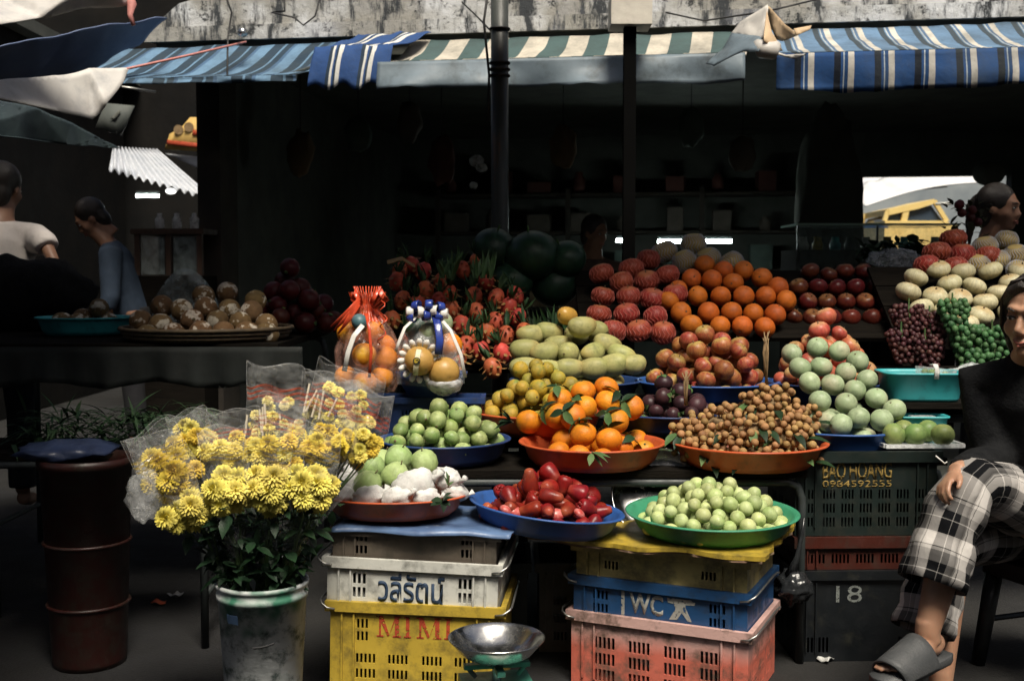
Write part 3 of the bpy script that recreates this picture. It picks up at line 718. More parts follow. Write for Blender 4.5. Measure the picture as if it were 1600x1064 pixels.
# ---- fruit meshes
def apple_prof(r, dim=.22, k=14, sq=.92, low=.88):
    pr = []
    for i in range(k + 1):
        a = -math.pi/2 + math.pi * i / k
        rr = math.cos(a) * r; z = math.sin(a) * r * sq
        if a > 0: z -= dim * r * max(0, 1 - (rr / (r*.55)))**1.2 if rr < r*.55 else 0
        else: rr *= 1 - (1 - low) * math.sin(-a); z += dim * .6 * r * max(0, 1 - (rr / (r*.4))) if rr < r*.4 else 0
        pr.append((max(rr, 0), z))
    pr[0] = (0, pr[0][1]); pr[-1] = (0, pr[-1][1]); return pr
def stem(par, z, h=.014, r=.0016, c=None, bend=.003):
    return ppart('stem', MB().tube([(0, 0, z), (bend*.5, 0, z + h*.5), (bend, .001, z + h)], [r*1.3, r, r*1.2], 6), c or M['stem'], par)
M['stem'] = mat('brown_fruit_stem', (.12, .08, .04), (.08, .06, .03), 60, .8)
M['leaf'] = mat('dark_glossy_leaf', (.008, .026, .01), (.014, .04, .014), 20, .4, .2, 60, rnd=.25)
M['leaf_pale'] = mat('pale_green_leaf', (.09, .16, .05), (.06, .12, .04), 20, .5, .2, 60, rnd=.25)
def leafmesh(mb, base, d, L, W, up=(0, 0, 1), bend=.3, fold=.25):
    d = V(d).normalized(); up = V(up); s = d.cross(up)
    s = s.normalized() if s.length > 1e-4 else d.orthogonal().normalized()
    n = s.cross(d); base = V(base); vs = []; N = 5
    for i in range(N + 1):
        t_ = i / N; wd = W * math.sin(math.pi * min(1, t_ * .94 + .06)) ** .8 * (1 if t_ < .6 else 1 - (t_-.6)*.8)
        if i == N: wd = .0005
        c = base + d * (L * t_) - n * (bend * L * t_ * t_)
        vs += [c - s*wd + n*wd*fold, c, c + s*wd + n*wd*fold]
    fs = []
    for i in range(N):
        a = i*3; fs += [(a, a+1, a+4, a+3), (a+1, a+2, a+5, a+4)]
    return mb.add(vs, fs)

lime_m = mat('lime_skin', (.15, .25, .065), (.31, .38, .15), 14, .36, .12, 220, grad=('X', .005, .028, (.42, .47, .2)), rnd=.3)
lime = proto('lime', MB().lathe([(0, -.031), (.006, -.0305), (.014, -.026), (.024, -.015), (.0275, 0), (.0245, .014), (.015, .0245), (.007, .028), (.0045, .031), (0, .0315)], 18), lime_m)
ppart('stem_end', MB().lathe([(.0045, .0308), (.003, .0325), (0, .033)], 8), M['stem'], lime)
T = {}
T['lime'] = tray(694, 680, 3.78, .215, M['tray_darkblue'], 'dark blue round tray full of limes beside the flowers', up=.632)
sp_ = heap(T['lime'][1], .207, T['lime'][1].z + .004, .215, .0285, 3, 2.0)
scatter([lime], sp_, .0285, 'round green lime heaped in the dark blue tray', 'lime', 'limes in the dark blue tray')

juj_m = mat('jujube_skin', (.42, .5, .2), (.5, .55, .27), 10, .36, .05, 120, rnd=.22, grad=('Z', .008, .024, (.33, .43, .15)))
juj = proto('green_jujube', MB().lathe(apple_prof(.0225, .14, 12, 1.02, .95), 18), juj_m)
ppart('calyx', MB().lathe([(0, .0175), (.0028, .018), (.0025, .0196), (0, .0199)], 8), M['stem'], juj)
T['juj'] = tray(1112, 806, 3.41, .25, M['tray_green'], 'green round tray of pale jujubes on the right crate stack', up=.475, h=.064, tilt=(rad(1), 0))
sp_ = heap(T['juj'][1], .235, T['juj'][1].z + .004, .155, .0225, 5, 2.2)
scatter([juj], sp_, .0225, 'small pale green jujube heaped in the green tray', 'jujube', 'jujubes in the green tray')

def bell(r, L):
    return [(0, 0), (r*.3, .0), (r*.5, L*.05), (r*.66, L*.22), (r*.85, L*.45), (r*1.0, L*.68), (r*.98, L*.84), (r*.8, L*.95), (r*.5, L*.985), (r*.34, L*.93), (r*.2, L*.9), (0, L*.9)]
ros_m = mat('rose_apple_skin', (.24, .016, .01), (.15, .01, .007), 30, .25, .06, 90, grad=('Z', -.01, -.04, (.34, .07, .035)), rnd=.12)
rosa = []
for k, (r, L) in enumerate(((.0245, .074), (.0265, .064), (.0275, .058))):
    pr = [(a, z - L*.55) for a, z in bell(r, L)]
    o = proto('rose_apple', MB().lathe(pr, 20, None, lambda a, z, kk: 1 + .05 * math.cos(4*a) * max(0, z / .03)), ros_m)
    mb = MB()
    for q in range(4):
        a = q * math.pi/2 + .78; cx, cy = math.cos(a)*r*.34, math.sin(a)*r*.34
        mb.ball((cx, cy, L*.405), (r*.26, r*.26, r*.2), 8, 6)
    ppart('calyx_lobe', mb, ros_m, o); rosa.append(o)
T['rose'] = tray(851, 802, 3.43, .229, M['tray_blue'], 'royal blue round tray of red rose apples between the crate stacks', up=.485, h=.066, tilt=(rad(-1), rad(6.5)))
mb = MB(); mb.box((.0, 0, -.02), (.42, .3, .03)); 
sp_ = heap(T['rose'][1], .205, T['rose'][1].z + .006, .175, .0275, 8, 1.7)
scatter(rosa, sp_, .0275, 'glossy red bell shaped rose apple heaped in the royal blue tray', 'rose apple', 'rose apples in the royal blue tray')
M['pinkflesh'] = mat('cut_pink_flesh', (.6, .2, .18), (.45, .06, .05), 60, .35)
for k, (px, py) in enumerate(((790, 797), (806, 800), (870, 803), (905, 803))):
    p = at(px, py, 3.29 + .015 * (k % 2)); mb = MB(); mb.ball((0, 0, 0), (.026, .02, .014), 12, 8)
    tag(mb.build('rose_apple_slice', M['pinkflesh'], None, True, p, (rnd.uniform(.5, 1), rnd.uniform(-.4, .4), rnd.uniform(0, 3))), 'cut pink rose apple piece at the front rim of the royal blue tray', 'fruit slice', 'cut rose apple pieces')

# ---- guavas, some in white bags
gua_m = mat('guava_skin', (.3, .42, .15), (.38, .48, .22), 16, .4, .25, 70, rnd=.12)
gua = proto('guava', MB().lathe([(0, -.04), (.012, -.0395), (.028, -.03), (.0385, -.008), (.037, .012), (.027, .03), (.014, .039), (.006, .039), (0, .037)], 28, None, lambda a, z, k: 1 + .06*math.cos(5*a) + .03*math.cos(8*a + 1)), gua_m)
stem(gua, .037, .012)
bag_m = mat('white_foam_wrap', (.72, .71, .68), (.62, .62, .6), 20, .5, .5, 45, rnd=.06, dirt=((.45, .47, .4), 20, .6, .8))
def bagmesh(seed): return MB().ball((0, 0, 0), (.042, .034, .031), 28, 18, None, lambda p: 1 + .16*noise.fractal(p*1.7 + V((seed, 0, 0)), 1, 2, 3) + .05*noise.noise(p*6 + V((seed, 0, 0))) + .03 * math.sin(p.x*18 + seed))
T['gua'] = tray(617, 796, 3.42, .2135, M['tray_red'], 'orange red round tray of guavas on the left crate stack', up=.529, h=.06, tilt=(rad(-3.5), 0))
for k, (px, py, dY) in enumerate(((622, 717, .06), (663, 724, .06), (617, 744, -.02), (581, 732, .02), (575, 758, -.06), (598, 724, .1), (640, 735, .13))):
    o = copy_tree(gua, at(px, py, 3.42 + dY), (rnd.uniform(-.5, .5), rnd.uniform(-.6, .6), rnd.uniform(0, 6)), 1.1)
    tag(o, 'bare ribbed green guava among white wrapped fruit', 'guava', 'bare guavas in the orange red tray')
bags = [(648, 755, -.08, 1.3), (696, 748, -.03, 1.0), (538, 757, -.03, 1.0), (556, 737, .06, .9), (534, 774, -.07, .92), (575, 776, -.105, 1.0), (621, 777, -.115, 1.0), (662, 777, -.1, .98), (708, 768, -.03, .95), (600, 770, .04, 1.2), (660, 770, .06, 1.2), (560, 765, .05, 1.1), (625, 760, .12, 1.2), (684, 768, .02, 1.0), (590, 755, .12, 1.1), (680, 748, .1, 1.1)]
for k, (px, py, dY, s) in enumerate(bags):
    o = bagmesh(k * 3.1).build('wrapped_guava', bag_m, None, True, at(px, py, 3.42 + dY), (rnd.uniform(-.3, .3), rnd.uniform(-.3, .3), rnd.uniform(-.6, .6))); o.scale = (s*1.16, s*1.12, s*1.08)
    MB().tube([(.036, 0, .0), (.048, .002, .006), (.056, .0, .016)], [.012, .005, .009], 8).build('twisted_end', bag_m, o, True)
    tag(o, 'guava wrapped in crumpled white plastic in the orange red tray', 'wrapped guava', 'white wrapped guavas')
def sprig(px, py, Y, n, L, W, mt, label, seed, dirn=(0, -1, .2), tw=True):
    rn = random.Random(seed); p = at(px, py, Y); root = empty('leaf_sprig', p, 0, label, 'leaves')
    if tw: MB().tube([(0, 0, 0), V(dirn) * L * .5, V(dirn) * L * .9 + V((0, 0, .01))], .002, 5).build('twig', M['stem'], root)
    for i in range(n):
        d = V(dirn) + V((rn.uniform(-1, 1), rn.uniform(-.5, .3), rn.uniform(-.7, .7)))
        mb = MB(); leafmesh(mb, V(dirn) * L * rn.uniform(0, .7), d, L * rn.uniform(.7, 1.2), W * rn.uniform(.8, 1.2), (rn.uniform(-.5, .5), -.4, 1), rn.uniform(-.1, .5)); mb.build('leaf', mt, root, True)
    return root
sprig(690, 783, 3.26, 6, .04, .012, M['leaf'], 'dark guava leaves at the right of the orange red tray', 5, (.1, -.4, .1))
sprig(700, 762, 3.3, 4, .03, .005, M['leaf_pale'], 'small upright twig among the white wrapped guavas', 6, (.15, -.1, 1))

# ---- oranges with leaves, front
ora_m = mat('tangerine_peel', (.72, .24, .015), (.62, .18, .01), 8, .34, .22, 260, rnd=.1, grad=('Z', .028, .042, (.5, .3, .03)))
def orange_prof(r, sq=.86): return [(0, -r*sq)] + [(r*math.cos(a)*(1 if a < .9 else .99), r*math.sin(a)*sq - (.05*r if a > 1.45 else 0)) for a in [(-1.57 + 3.14*i/14) for i in range(1, 14)]] + [(0, r*sq*.93)]
ora = proto('tangerine', MB().lathe(orange_prof(.044), 24, None, lambda a, z, k: 1 + .012*math.cos(3*a + z*40)), ora_m)
ppart('stem_end', MB().lathe([(.005, .0345), (.0045, .0375), (0, .038)], 8), M['leaf'], ora)
oral = proto('tangerine', MB().lathe(orange_prof(.044, .88), 24, None, lambda a, z, k: 1 + .015*math.cos(4*a + z*40)), ora_m)
ppart('stem', MB().tube([(0, 0, .034), (.002, 0, .045), (.006, .003, .058)], .0022, 6), M['leaf_pale'], oral)
for k in range(3):
    a = k * 2.1 + .4; mb = MB(); leafmesh(mb, (.003, .001, .046 + k*.004), (math.cos(a), math.sin(a), .25 - .3*k), .06, .0145, (0, 0, 1), .35); ppart('leaf', mb, M['leaf'] if k != 1 else M['leaf_pale'], oral)
T['ora'] = tray(925, 695, 3.72, .232, M['tray_red'], 'orange red round tray of leafy tangerines in the middle', up=.631)
ol = [(913, 642), (918, 612), (872, 648), (848, 675), (886, 682), (826, 659), (963, 659), (993, 689), (947, 687), (987, 637), (1010, 664), (942, 630), (878, 625), (1016, 691), (968, 698), (916, 676), (938, 608), (900, 655)]
sl_ = spread([(at(px, py, 3.56 + (700 - py) * .0032 + .00006 * (px - 925) ** 2 * (1 if py > 660 else .2)), .0435) for px, py in ol], 10)
ztop = T['ora'][1].z
fill = heap(T['ora'][1], .21, ztop + .006, .17, .042, 9, 1.2, cull=False)
tk = list(sl_)
for p, r in fill:
    if all((p - q).length > .07 for q, _ in tk): tk.append((p, r))
for i, (p, r) in enumerate(tk):
    p.z = max(p.z, ztop + .044); big = i < len(ol) and i % 3 != 1
    o = copy_tree(oral if big else ora, p, (rnd.uniform(-1.2, .3), rnd.uniform(-.8, .8), rnd.uniform(0, 6)), r / .044)
    tag(o, 'bright tangerine with green leaves heaped in the middle tray' if big else 'bright leafless tangerine heaped in the middle tray', 'tangerine', 'tangerines with leaves in the middle tray' if big else 'tangerines without leaves in the middle tray')
sprig(925, 705, 3.44, 4, .05, .009, M['leaf_pale'], 'green leaves hanging over the rim of the tangerine tray', 15, (.0, -.2, -.5))
sprig(802, 660, 3.6, 5, .055, .011, M['leaf'], 'dark leaves sticking out between limes and tangerines', 16, (-.3, -.3, .3))

# ---- longans
lon_m = mat('longan_skin', (.38, .22, .09), (.3, .16, .06), 30, .55, .2, 200, rnd=.2)
T['lon'] = tray(1168, 692, 3.72, .25, M['tray_red'], 'orange red round tray of longans at the right of the tangerines', up=.631)
lonm = MB().ball((0, 0, 0), .0128, 12, 8).mesh('longan', lon_m)
rn = random.Random(21)
bun = [(0, 0, .08, .14, 1), (-.13, -.05, .03, .1, 2), (.12, -.06, .03, .11, 3), (.0, -.12, .03, .1, 4), (.05, .05, .15, .11, 5), (.15, .06, .12, .11, 6), (-.08, .08, .1, .11, 7), (.08, .01, .175, .1, 8), (-.19, .0, .07, .08, 9), (.0, -.06, .1, .11, 10), (.1, -.05, .09, .1, 11)]
lc = T['lon'][1]; allp = []; M['twig'] = mat('longan_twig', (.3, .2, .1), (.2, .13, .06), 40, .8)
where = ['at the centre of the longan tray', 'at the left front of the longan tray', 'at the right front of the longan tray', 'at the front rim of the longan tray', 'on top of the longan heap', 'at the right back of the longan heap', 'at the left back of the longan heap', 'at the very top of the longan heap with bare twigs', 'spilling over the left rim towards the tangerines', 'just above the front rim bunch of the longan tray', 'midway up the right front of the longan heap']
for bi, (bx, by, bz, br_, sd_) in enumerate(bun):
    c = lc + V((bx, by, bz + .012)); root = empty('longan_bunch', c, 0, 'bunch of brown longans ' + where[bi], 'longans', 'longan bunches')
    n = 0; mb = MB()
    for _ in range(900):
        q = V((rn.gauss(0, 1), rn.gauss(0, 1), rn.gauss(0, .8)))
        if q.length < 1e-3: continue
        q = q.normalized() * br_ * rn.uniform(.55, 1) ; q.z *= .8
        p = c + q; d = math.hypot(p.x - lc.x, p.y - lc.y)
        if p.z < lc.z + .018 or d > .25: continue
        if any((p - a).length < .0235 for a in allp): continue
        allp.append(p); n += 1
        link('longan', lonm, root, q, None, rn.uniform(.88, 1.12))
        if n % 4 == 0: mb.tube([(0, 0, 0), q * .6 + V((0, 0, .01)), q], .0018, 4)
        if n > 55: break
    mb.ball((0, 0, -.01), (br_*.45, br_*.45, br_*.4), 8, 6); mb.build('twigs', M['twig'], root)
    for k in range(3):
        a = rn.uniform(3.3, 6.1); l_ = MB(); leafmesh(l_, (math.cos(a)*br_*.8, math.sin(a)*br_*.8, rn.uniform(-.02, .03)), (math.cos(a), math.sin(a)*1.2, rn.uniform(-.6, .3)), rn.uniform(.05, .08), .014, (0, -.3, 1), .4); l_.build('leaf', M['leaf'] if k else M['leaf_pale'], root, True)
for (px, py, dx, h) in ((1198, 560, -.01, .16), (1072, 590, 0, .07)):
    p = at(px, py + 20, 3.78); mb = MB()
    for k in range(9): mb.tube([(rn.uniform(-.006, .006), rn.uniform(-.006, .006), -.05), (rn.uniform(-.01, .01) + dx*.5, 0, h*.4), (dx + rn.uniform(-.02, .02), rn.uniform(-.01, .01), h * rn.uniform(.5, 1))], [.0028, .0024, .0015], 5)
    tag(mb.build('twig_bundle', M['twig'], None, True, p), 'tied bare longan twigs sticking up ' + ('behind the longan heap' if h > .1 else 'beside the mangosteens'), 'twigs')
# ---- star apples
sta_m = mat('star_apple_skin', (.3, .39, .22), (.38, .45, .28), 12, .36, .08, 120, rnd=.14, grad=('X', .01, .05, (.4, .36, .25)))
sta = proto('star_apple', MB().lathe(apple_prof(.0385, .06, 14, .97, .98), 24), sta_m); 
ppart('stem_scar', MB().lathe([(0, .032), (.004, .0325), (.0035, .0355), (0, .036)], 8), M['stem'], sta)
T['sta'] = tray(1312, 670, 3.86, .2, M['tray_blue'], 'blue round tray of pale green star apples behind the longans', up=.658)
table('crate_stand', 1.0, 1.42, 3.68, 3.995, .655, 'dark low stand under the star apple tray', 2)
sl_ = [(1237, 553), (1277, 543), (1313, 550), (1283, 573), (1322, 583), (1338, 564), (1265, 598), (1301, 601), (1354, 593), (1339, 611), (1281, 627), (1322, 630), (1368, 623), (1348, 655), (1372, 651), (1385, 644), (1323, 661), (1250, 575)]
tk = spread([(at(px, py, 3.74 + (660 - py) * .0026), .0385) for px, py in sl_], 10)
for p, r in heap(T['sta'][1], .17, .664, .26, .038, 14, 1.1, cull=False):
    if all((p - q).length > .068 for q, _ in tk): tk.append((p, r))
scatter([sta], tk, .0385, 'round pale green star apple piled in the blue tray', 'star apple', 'star apples in the blue tray', .6)
# plate of star apples on the lettered crate
p = at(1432, 698, 3.72)
me = MB(); me.box((0, 0, .006), (.25, .17, .004)); 
for (x0, y0, sx, sy) in ((0, -.087, .26, .012), (0, .087, .26, .012), (-.128, 0, .012, .16), (.128, 0, .012, .16)): me.box((x0, y0, .013), (sx, sy, .012))
o = me.build('clear_plate', film('clear_plate_plastic', a=.5), None, False, (p.x, 3.74, .686), (0, 0, .05)); tag(o, 'clear plastic plate on the dark green lettered crate', 'plate')
dst_m = mat('green_star_apple_skin', (.15, .23, .07), (.27, .3, .1), 10, .35, .08, 120, rnd=.2)
dst = proto('star_apple', MB().lathe(apple_prof(.0385, .06, 14, .97, .98), 24), dst_m)
ppart('stem_scar', MB().lathe([(0, .032), (.004, .0325), (.0035, .0355), (0, .036)], 8), M['stem'], dst)
for (px, py, Y) in ((1397, 678, 3.69), (1430, 683, 3.68), (1473, 680, 3.68), (1412, 668, 3.77), (1449, 670, 3.77)):
    q = at(px, py, Y); o = copy_tree(dst, (q.x, Y, .696 + .036), rrot(.9), .98); tag(o, 'dark green star apple lying on the clear plastic plate', 'star apple', 'star apples on the clear plate')
# cyan basins
def basin(px, py, Y, W, D, H, z, label):
    q = at(px, py, Y); root = empty('plastic_basin', (q.x, Y, z), rad(-3), label, 'basin'); mb = MB()
    def ring(s, zz, n=40):
        out = []
        for i in range(n):
            a = 2*math.pi*i/n; c, s_ = math.cos(a), math.sin(a); e = .35
            out.append((W/2*s*abs(c)**e*(1 if c > 0 else -1), D/2*s*abs(s_)**e*(1 if s_ > 0 else -1), zz))
        return out
    rs = [ring(.001, 0), ring(.84, 0), ring(.88, H*.1), ring(.96, H*.9), ring(1.04, H*.93), ring(1.05, H), ring(.98, H), ring(.94, H*.9), ring(.85, H*.12), ring(.8, .006), ring(.001, .006)]
    n = 40; vs = [v for r in rs for v in r]; fs = [(k*n+i, k*n+(i+1) % n, (k+1)*n+(i+1) % n, (k+1)*n+i) for k in range(len(rs)-1) for i in range(n)]
    mb.add(vs, fs); mb.build('tub', M['cyan'], root, True)
    return root, q
M['film'] = film('clear_film', a=.2)
M['box_film'] = film('clamshell_plastic', a=.4, rough=.1)
b1, q1 = basin(1437, 600, 3.98, .275, .19, .1, .815, 'rectangular cyan basin holding clear packed boxes beside the woman')
for k, x in enumerate((-.07, .05)):
    mb = MB(); mb.box((0, 0, .03), (.1, .11, .06), (0, 0, 0), .85)
    o = mb.build('clamshell_box', M['box_film'], None, False, (q1.x + x, 3.98, .83 + .035 * k), (0, .1 * k, .1)); tag(o, ('left' if k == 0 else 'right') + ' clear plastic box packed in the upper cyan basin', 'box')
    for j in range(8): MB().ball((rnd.uniform(-.035, .035), rnd.uniform(-.04, .04), .025 + rnd.uniform(-.01, .02)), .014, 10, 7).build('fruit', juj_m, o, True)
def hb(u, v): 
    a = rad(10) + v * rad(160); return (q1.x + .01 + .006*math.sin(a*2), 3.9 + .1 * (1 - math.cos(a)) * .6, .945 + .03 * math.sin(a) + (u - .5) * .0)
tag(MB().tube([(q1.x + .02, 3.876, .895), (q1.x + .022, 3.876, .925), (q1.x + .02, 3.89, .945), (q1.x + .03, 3.95, .94)], .009, 8, None, .25).build('plastic_strap', bag_m, None, True), 'white plastic strip draped over the upper cyan basin', 'strip')
MBs = MB(); MBs.box((q1.x + .02, 4.0, .803), (.42, .24, .02)); tag(MBs.build('shelf_board', M['black_wood']), 'dark shelf board under the upper cyan basin', 'board')
for sx in (-.15, .18):
    mb = MB(); mb.box((q1.x + sx, 3.93, .7395), (.03, .03, .1)); tag(mb.build('shelf_block', M['black_wood']), 'dark wooden block holding the ' + ('left' if sx < 0 else 'right') + ' end of the basin shelf', 'block')
b2, q2 = basin(1438, 652, 3.86, .17, .11, .085, .690, 'small cyan basin under the shelf behind the star apple plate')
mb = MB(); mb.box((0, 0, .03), (.08, .07, .05), (0, 0, 0), .85); tag(mb.build('clamshell_box', M['box_film'], None, False, (q2.x + .01, 3.86, .715)), 'clear plastic box standing in the small cyan basin', 'box')

# ---- mandarins, mangosteens
man_m = mat('mottled_mandarin_peel', (.46, .29, .03), (.3, .27, .05), 16, .42, .3, 200, rnd=.16, spots=(((.16, .2, .04), 26, .55, .7),))
man = proto('mandarin', MB().lathe(orange_prof(.031, .9), 18), man_m)
ppart('stem_end', MB().lathe([(.004, .025), (.0035, .0285), (0, .029)], 8), M['stem'], man)
T['man'] = tray(842, 642, 4.06, .228, M['tray_red'], 'round red tray of mottled yellow green mandarins', up=.692)
sp_ = heap(T['man'][1], .212, .699, .26, .031, 31, 1.8)
scatter([man], sp_, .031, 'mottled yellow green mandarin heaped behind the limes', 'mandarin', 'mandarins in the red tray')
mgs_m = mat('mangosteen_rind', (.05, .018, .022), (.03, .012, .016), 14, .35, .1, 80, rnd=.2)
mgs = proto('mangosteen', MB().lathe(apple_prof(.031, .08, 12, .9, .97), 18), mgs_m)
mb = MB()
for k in range(4): leafmesh(mb, (math.cos(k*1.57)*.002, math.sin(k*1.57)*.002, .027), (math.cos(k*1.57), math.sin(k*1.57), .0), .02, .009, (0, 0, 1), .35)
ppart('calyx', mb, M['leaf_pale'], mgs); stem(mgs, .026, .012, .0025)
T['mgs'] = tray(1044, 632, 4.04, .2, M['tray_darkblue'], 'dark round tray of mangosteens behind the tangerines', up=.692)
sp_ = heap(T['mgs'][1], .18, .699, .2, .031, 33, 1.4)
scatter([mgs], sp_, .031, 'dark purple mangosteen heaped behind the tangerines', 'mangosteen', 'mangosteens in the dark tray')

# ---- mangoes
mgo_m = mat('green_mango_skin', (.31, .32, .11), (.4, .37, .15), 9, .42, .08, 90, rnd=.14, grad=('X', .02, .07, (.4, .3, .1)))
def mango(r, L): return MB().lathe([(0, -L)] + [(r*math.cos(a)**.9*(1 - .12*math.sin(a)), L*math.sin(a)) for a in [-1.57 + 3.14*i/14 for i in range(1, 14)]] + [(0, L)], 20)
mg = mango(.043, .06); 
mg.v = [(z, y*.9, x + .006*(z/.06)**2) for x, y, z in mg.v]; mgo = proto('mango', mg, mgo_m)
ppart('stem_end', MB().tube([(-.058, 0, .004), (-.064, 0, .006)], .003, 6), M['stem'], mgo)
T['mgo'] = tray(900, 595, 4.4, .25, M['tray_darkblue'], 'dark round tray of green mangoes in front of the rear fruit', up=.772)
sl_ = [(857, 520, 0), (829, 524, .3), (905, 523, .4), (926, 518, -.5), (821, 547, .2), (850, 552, 0), (889, 552, 1.2), (926, 552, .6), (949, 539, .2), (958, 571, -.2), (971, 555, 0), (926, 576, .1), (890, 577, 0), (855, 580, .3), (820, 575, 0), (986, 570, .2)]
tk = spread([(at(px, py, 4.24 + (590 - py) * .0042), .043) for px, py, a in sl_], 6, .9)
for i, (p, r) in enumerate(tk):
    o = copy_tree(mgo, p, (rnd.uniform(-.4, .4), rnd.uniform(-.25, .25), sl_[i][2] + rnd.uniform(-.2, .2) + (3.14 if i % 2 else 0)), rnd.uniform(.92, 1.04)); tag(o, 'pale green mango heaped behind the mandarins', 'mango', 'green mangoes in the dark tray')
for p, r in heap(T['mgo'][1], .22, .782, .32, .045, 77, 1.1, cull=False):
    if all((p - q).length > .08 for q, _ in tk) and p.y > 4.32:
        tk.append((p, r)); o = copy_tree(mgo, p, (rnd.uniform(-.4, .4), rnd.uniform(-.25, .25), rnd.uniform(-.4, .4)), .98); tag(o, 'pale green mango heaped behind the mandarins', 'mango', 'green mangoes in the dark tray')
o = copy_tree(mgo, at(887, 494, 4.52), (0, .1, .9), .86); o.data = o.data.copy(); o.data.materials[0] = mat('ripe_mango_skin', (.55, .33, .06), (.5, .27, .05), 9, .4, .08, 90)
tag(o, 'single ripe yellow mango on top of the green mangoes', 'mango')

# ---- apples
apl_m = mat('red_apple_skin', (.22, .035, .02), (.34, .12, .045), 12, .34, .05, 90, rnd=.28, grad=('Z', .014, .034, (.36, .28, .08)), stretch=(5, 5, .8), spots=(((.42, .3, .12), 60, .62, .7),))
apl = proto('apple', MB().lathe(apple_prof(.037, .24), 22), apl_m); stem(apl, .022)
T['apl'] = tray(1105, 596, 4.36, .265, M['tray_blue'], 'blue round tray of red and green apples', up=.772)
sp_ = heap(T['apl'][1], .24, .778, .28, .037, 41, 2.0)
scatter([apl], sp_, .037, 'red apple with greenish top in the wide heap behind the mangosteens', 'apple', 'apples in the blue tray', .9)
pin_m = mat('pink_apple_skin', (.46, .14, .07), (.36, .07, .04), 12, .33, .05, 90, rnd=.18, grad=('Z', .018, .036, (.5, .36, .16)), stretch=(3, 3, 1))
pin = proto('apple', MB().lathe(apple_prof(.037, .22), 22), pin_m); stem(pin, .022)
T['pin'] = tray(1290, 604, 4.3, .21, M['tray_darkblue'], 'dark round tray of pink apples behind the star apples', up=.772)
sp_ = heap(T['pin'][1], .2, .778, .35, .037, 43, 1.6)
scatter([pin], sp_, .037, 'rosy pink apple heaped behind the star apples', 'apple', 'pink apples behind the star apples', .9)

# ---- sloping display behind: netted reds, oranges, dark apples, pears
def slope_board(x0, x1, ya, za, yb, zb, label, n=4):
    root = empty('sloping_shelf', ((x0+x1)/2, ya, 0), 0, label, 'shelf'); L = math.hypot(yb-ya, zb-za); a = math.atan2(zb-za, yb-ya)
    for k in range(n):
        t_ = (k + .5) / n; MB().box((0, (yb-ya)*t_, za + (zb-za)*t_), (x1-x0, L/n - .005, .018), (a, 0, 0)).build('plank', M['black_wood'], root)
    for sx in (-1, 1):
        for (yy, zz) in ((.03, za + .0), (yb-ya-.03, zb - .03)): MB().box((sx*((x1-x0)/2 - .03), yy, zz/2 - .01), (.035, .035, zz - .03)).build('leg', M['black_wood'], root)
    return root
yD = lambda py, y0=4.62: y0 + (520 - py) * .0033
def rowput(protos, lst, r0, r, y0, label, cat, group, tilt=.5, sl=None, q=.97):
    tk = spread([(at(px, py, yD(py, y0)), r) for px, py in lst], 8, q)
    return scatter(protos, tk, r0, label, cat, group, tilt)
net_m = mat('netted_red_skin', (.32, .055, .03), (.26, .04, .022), 9, .4, .05, 90, rnd=.14, grad=('Z', .026, .046, (.45, .2, .08)))
M['foam_red'] = mat('pink_foam_net', (.48, .13, .1), (.4, .1, .075), 30, .6)
def foamnet(r, nn=22, top=.75, bot=-.8):
    mb = MB()
    for i in range(nn):
        a = 2*math.pi*i/nn; pts = []
        for k in range(9):
            ph = bot + (top - bot)*k/8; aa = a + .12*math.sin(k*1.57)
            pts.append((1.02*r*math.cos(ph)*math.cos(aa), 1.02*r*math.cos(ph)*math.sin(aa), 1.0*r*.93*math.sin(ph)))
        mb.tube(pts, .0014, 4, cap=False)
    return mb
net = proto('red_apple', MB().lathe(apple_prof(.045, .18, 14, .9, .95), 24), net_m); ppart('foam_net', foamnet(.045, 18), M['foam_red'], net); stem(net, .03)
nl = [(1013, 406), (989, 424), (968, 439), (1010, 436), (1039, 431), (945, 430), (942, 463), (987, 463), (1024, 465), (935, 493), (979, 491), (1024, 495), (958, 517), (997, 517), (1034, 520), (925, 512), (1045, 462)]
rowput([net], nl, .045, .0515, 4.6, 'big red apple in a pink foam net stacked left of the oranges', 'apple', 'netted red apples', .35)
orb_m = mat('deep_orange_peel', (.56, .14, .015), (.48, .11, .012), 8, .42, .25, 240, rnd=.1)
orb = proto('orange', MB().lathe(orange_prof(.042, .96), 24), orb_m); ppart('navel', MB().lathe([(.004, .0385), (.003, .0402), (0, .0404)], 8), M['stem'], orb)
ol2 = [(1106, 416), (1087, 436), (1110, 436), (1145, 436), (1182, 432), (1163, 428), (1130, 428), (1213, 450), (1059, 454), (1090, 463), (1126, 463), (1162, 463), (1198, 463), (1063, 488), (1107, 489), (1143, 488), (1177, 490), (1211, 492), (1046, 472), (1228, 470), (1080, 508), (1125, 510), (1160, 510), (1195, 512)]
rowput([orb], ol2, .042, .0445, 4.6, 'deep orange fruit in the neat rear rows right of the netted apples', 'orange', 'oranges stacked at the rear', 3.1)
dka_m = mat('dark_red_apple_skin', (.09, .012, .009), (.14, .026, .015), 9, .22, .04, 90, rnd=.25, grad=('Z', .02, .036, (.3, .14, .05)), stretch=(3, 3, 1))
dka = proto('dark_apple', MB().lathe(apple_prof(.037, .24), 22), dka_m); stem(dka, .022)
dl = [(1272, 425), (1316, 425), (1348, 425), (1248, 449), (1279, 449), (1306, 450), (1337, 449), (1369, 449), (1262, 472), (1292, 472), (1322, 472), (1352, 472), (1384, 471), (1362, 497), (1388, 490), (1294, 428), (1328, 497), (1300, 497), (1270, 497), (1240, 495)]
rowput([dka], dl, .037, .0415, 4.7, 'dark glossy red apple in the shaded rear rows beside the oranges', 'apple', 'dark red apples at the rear', .6)
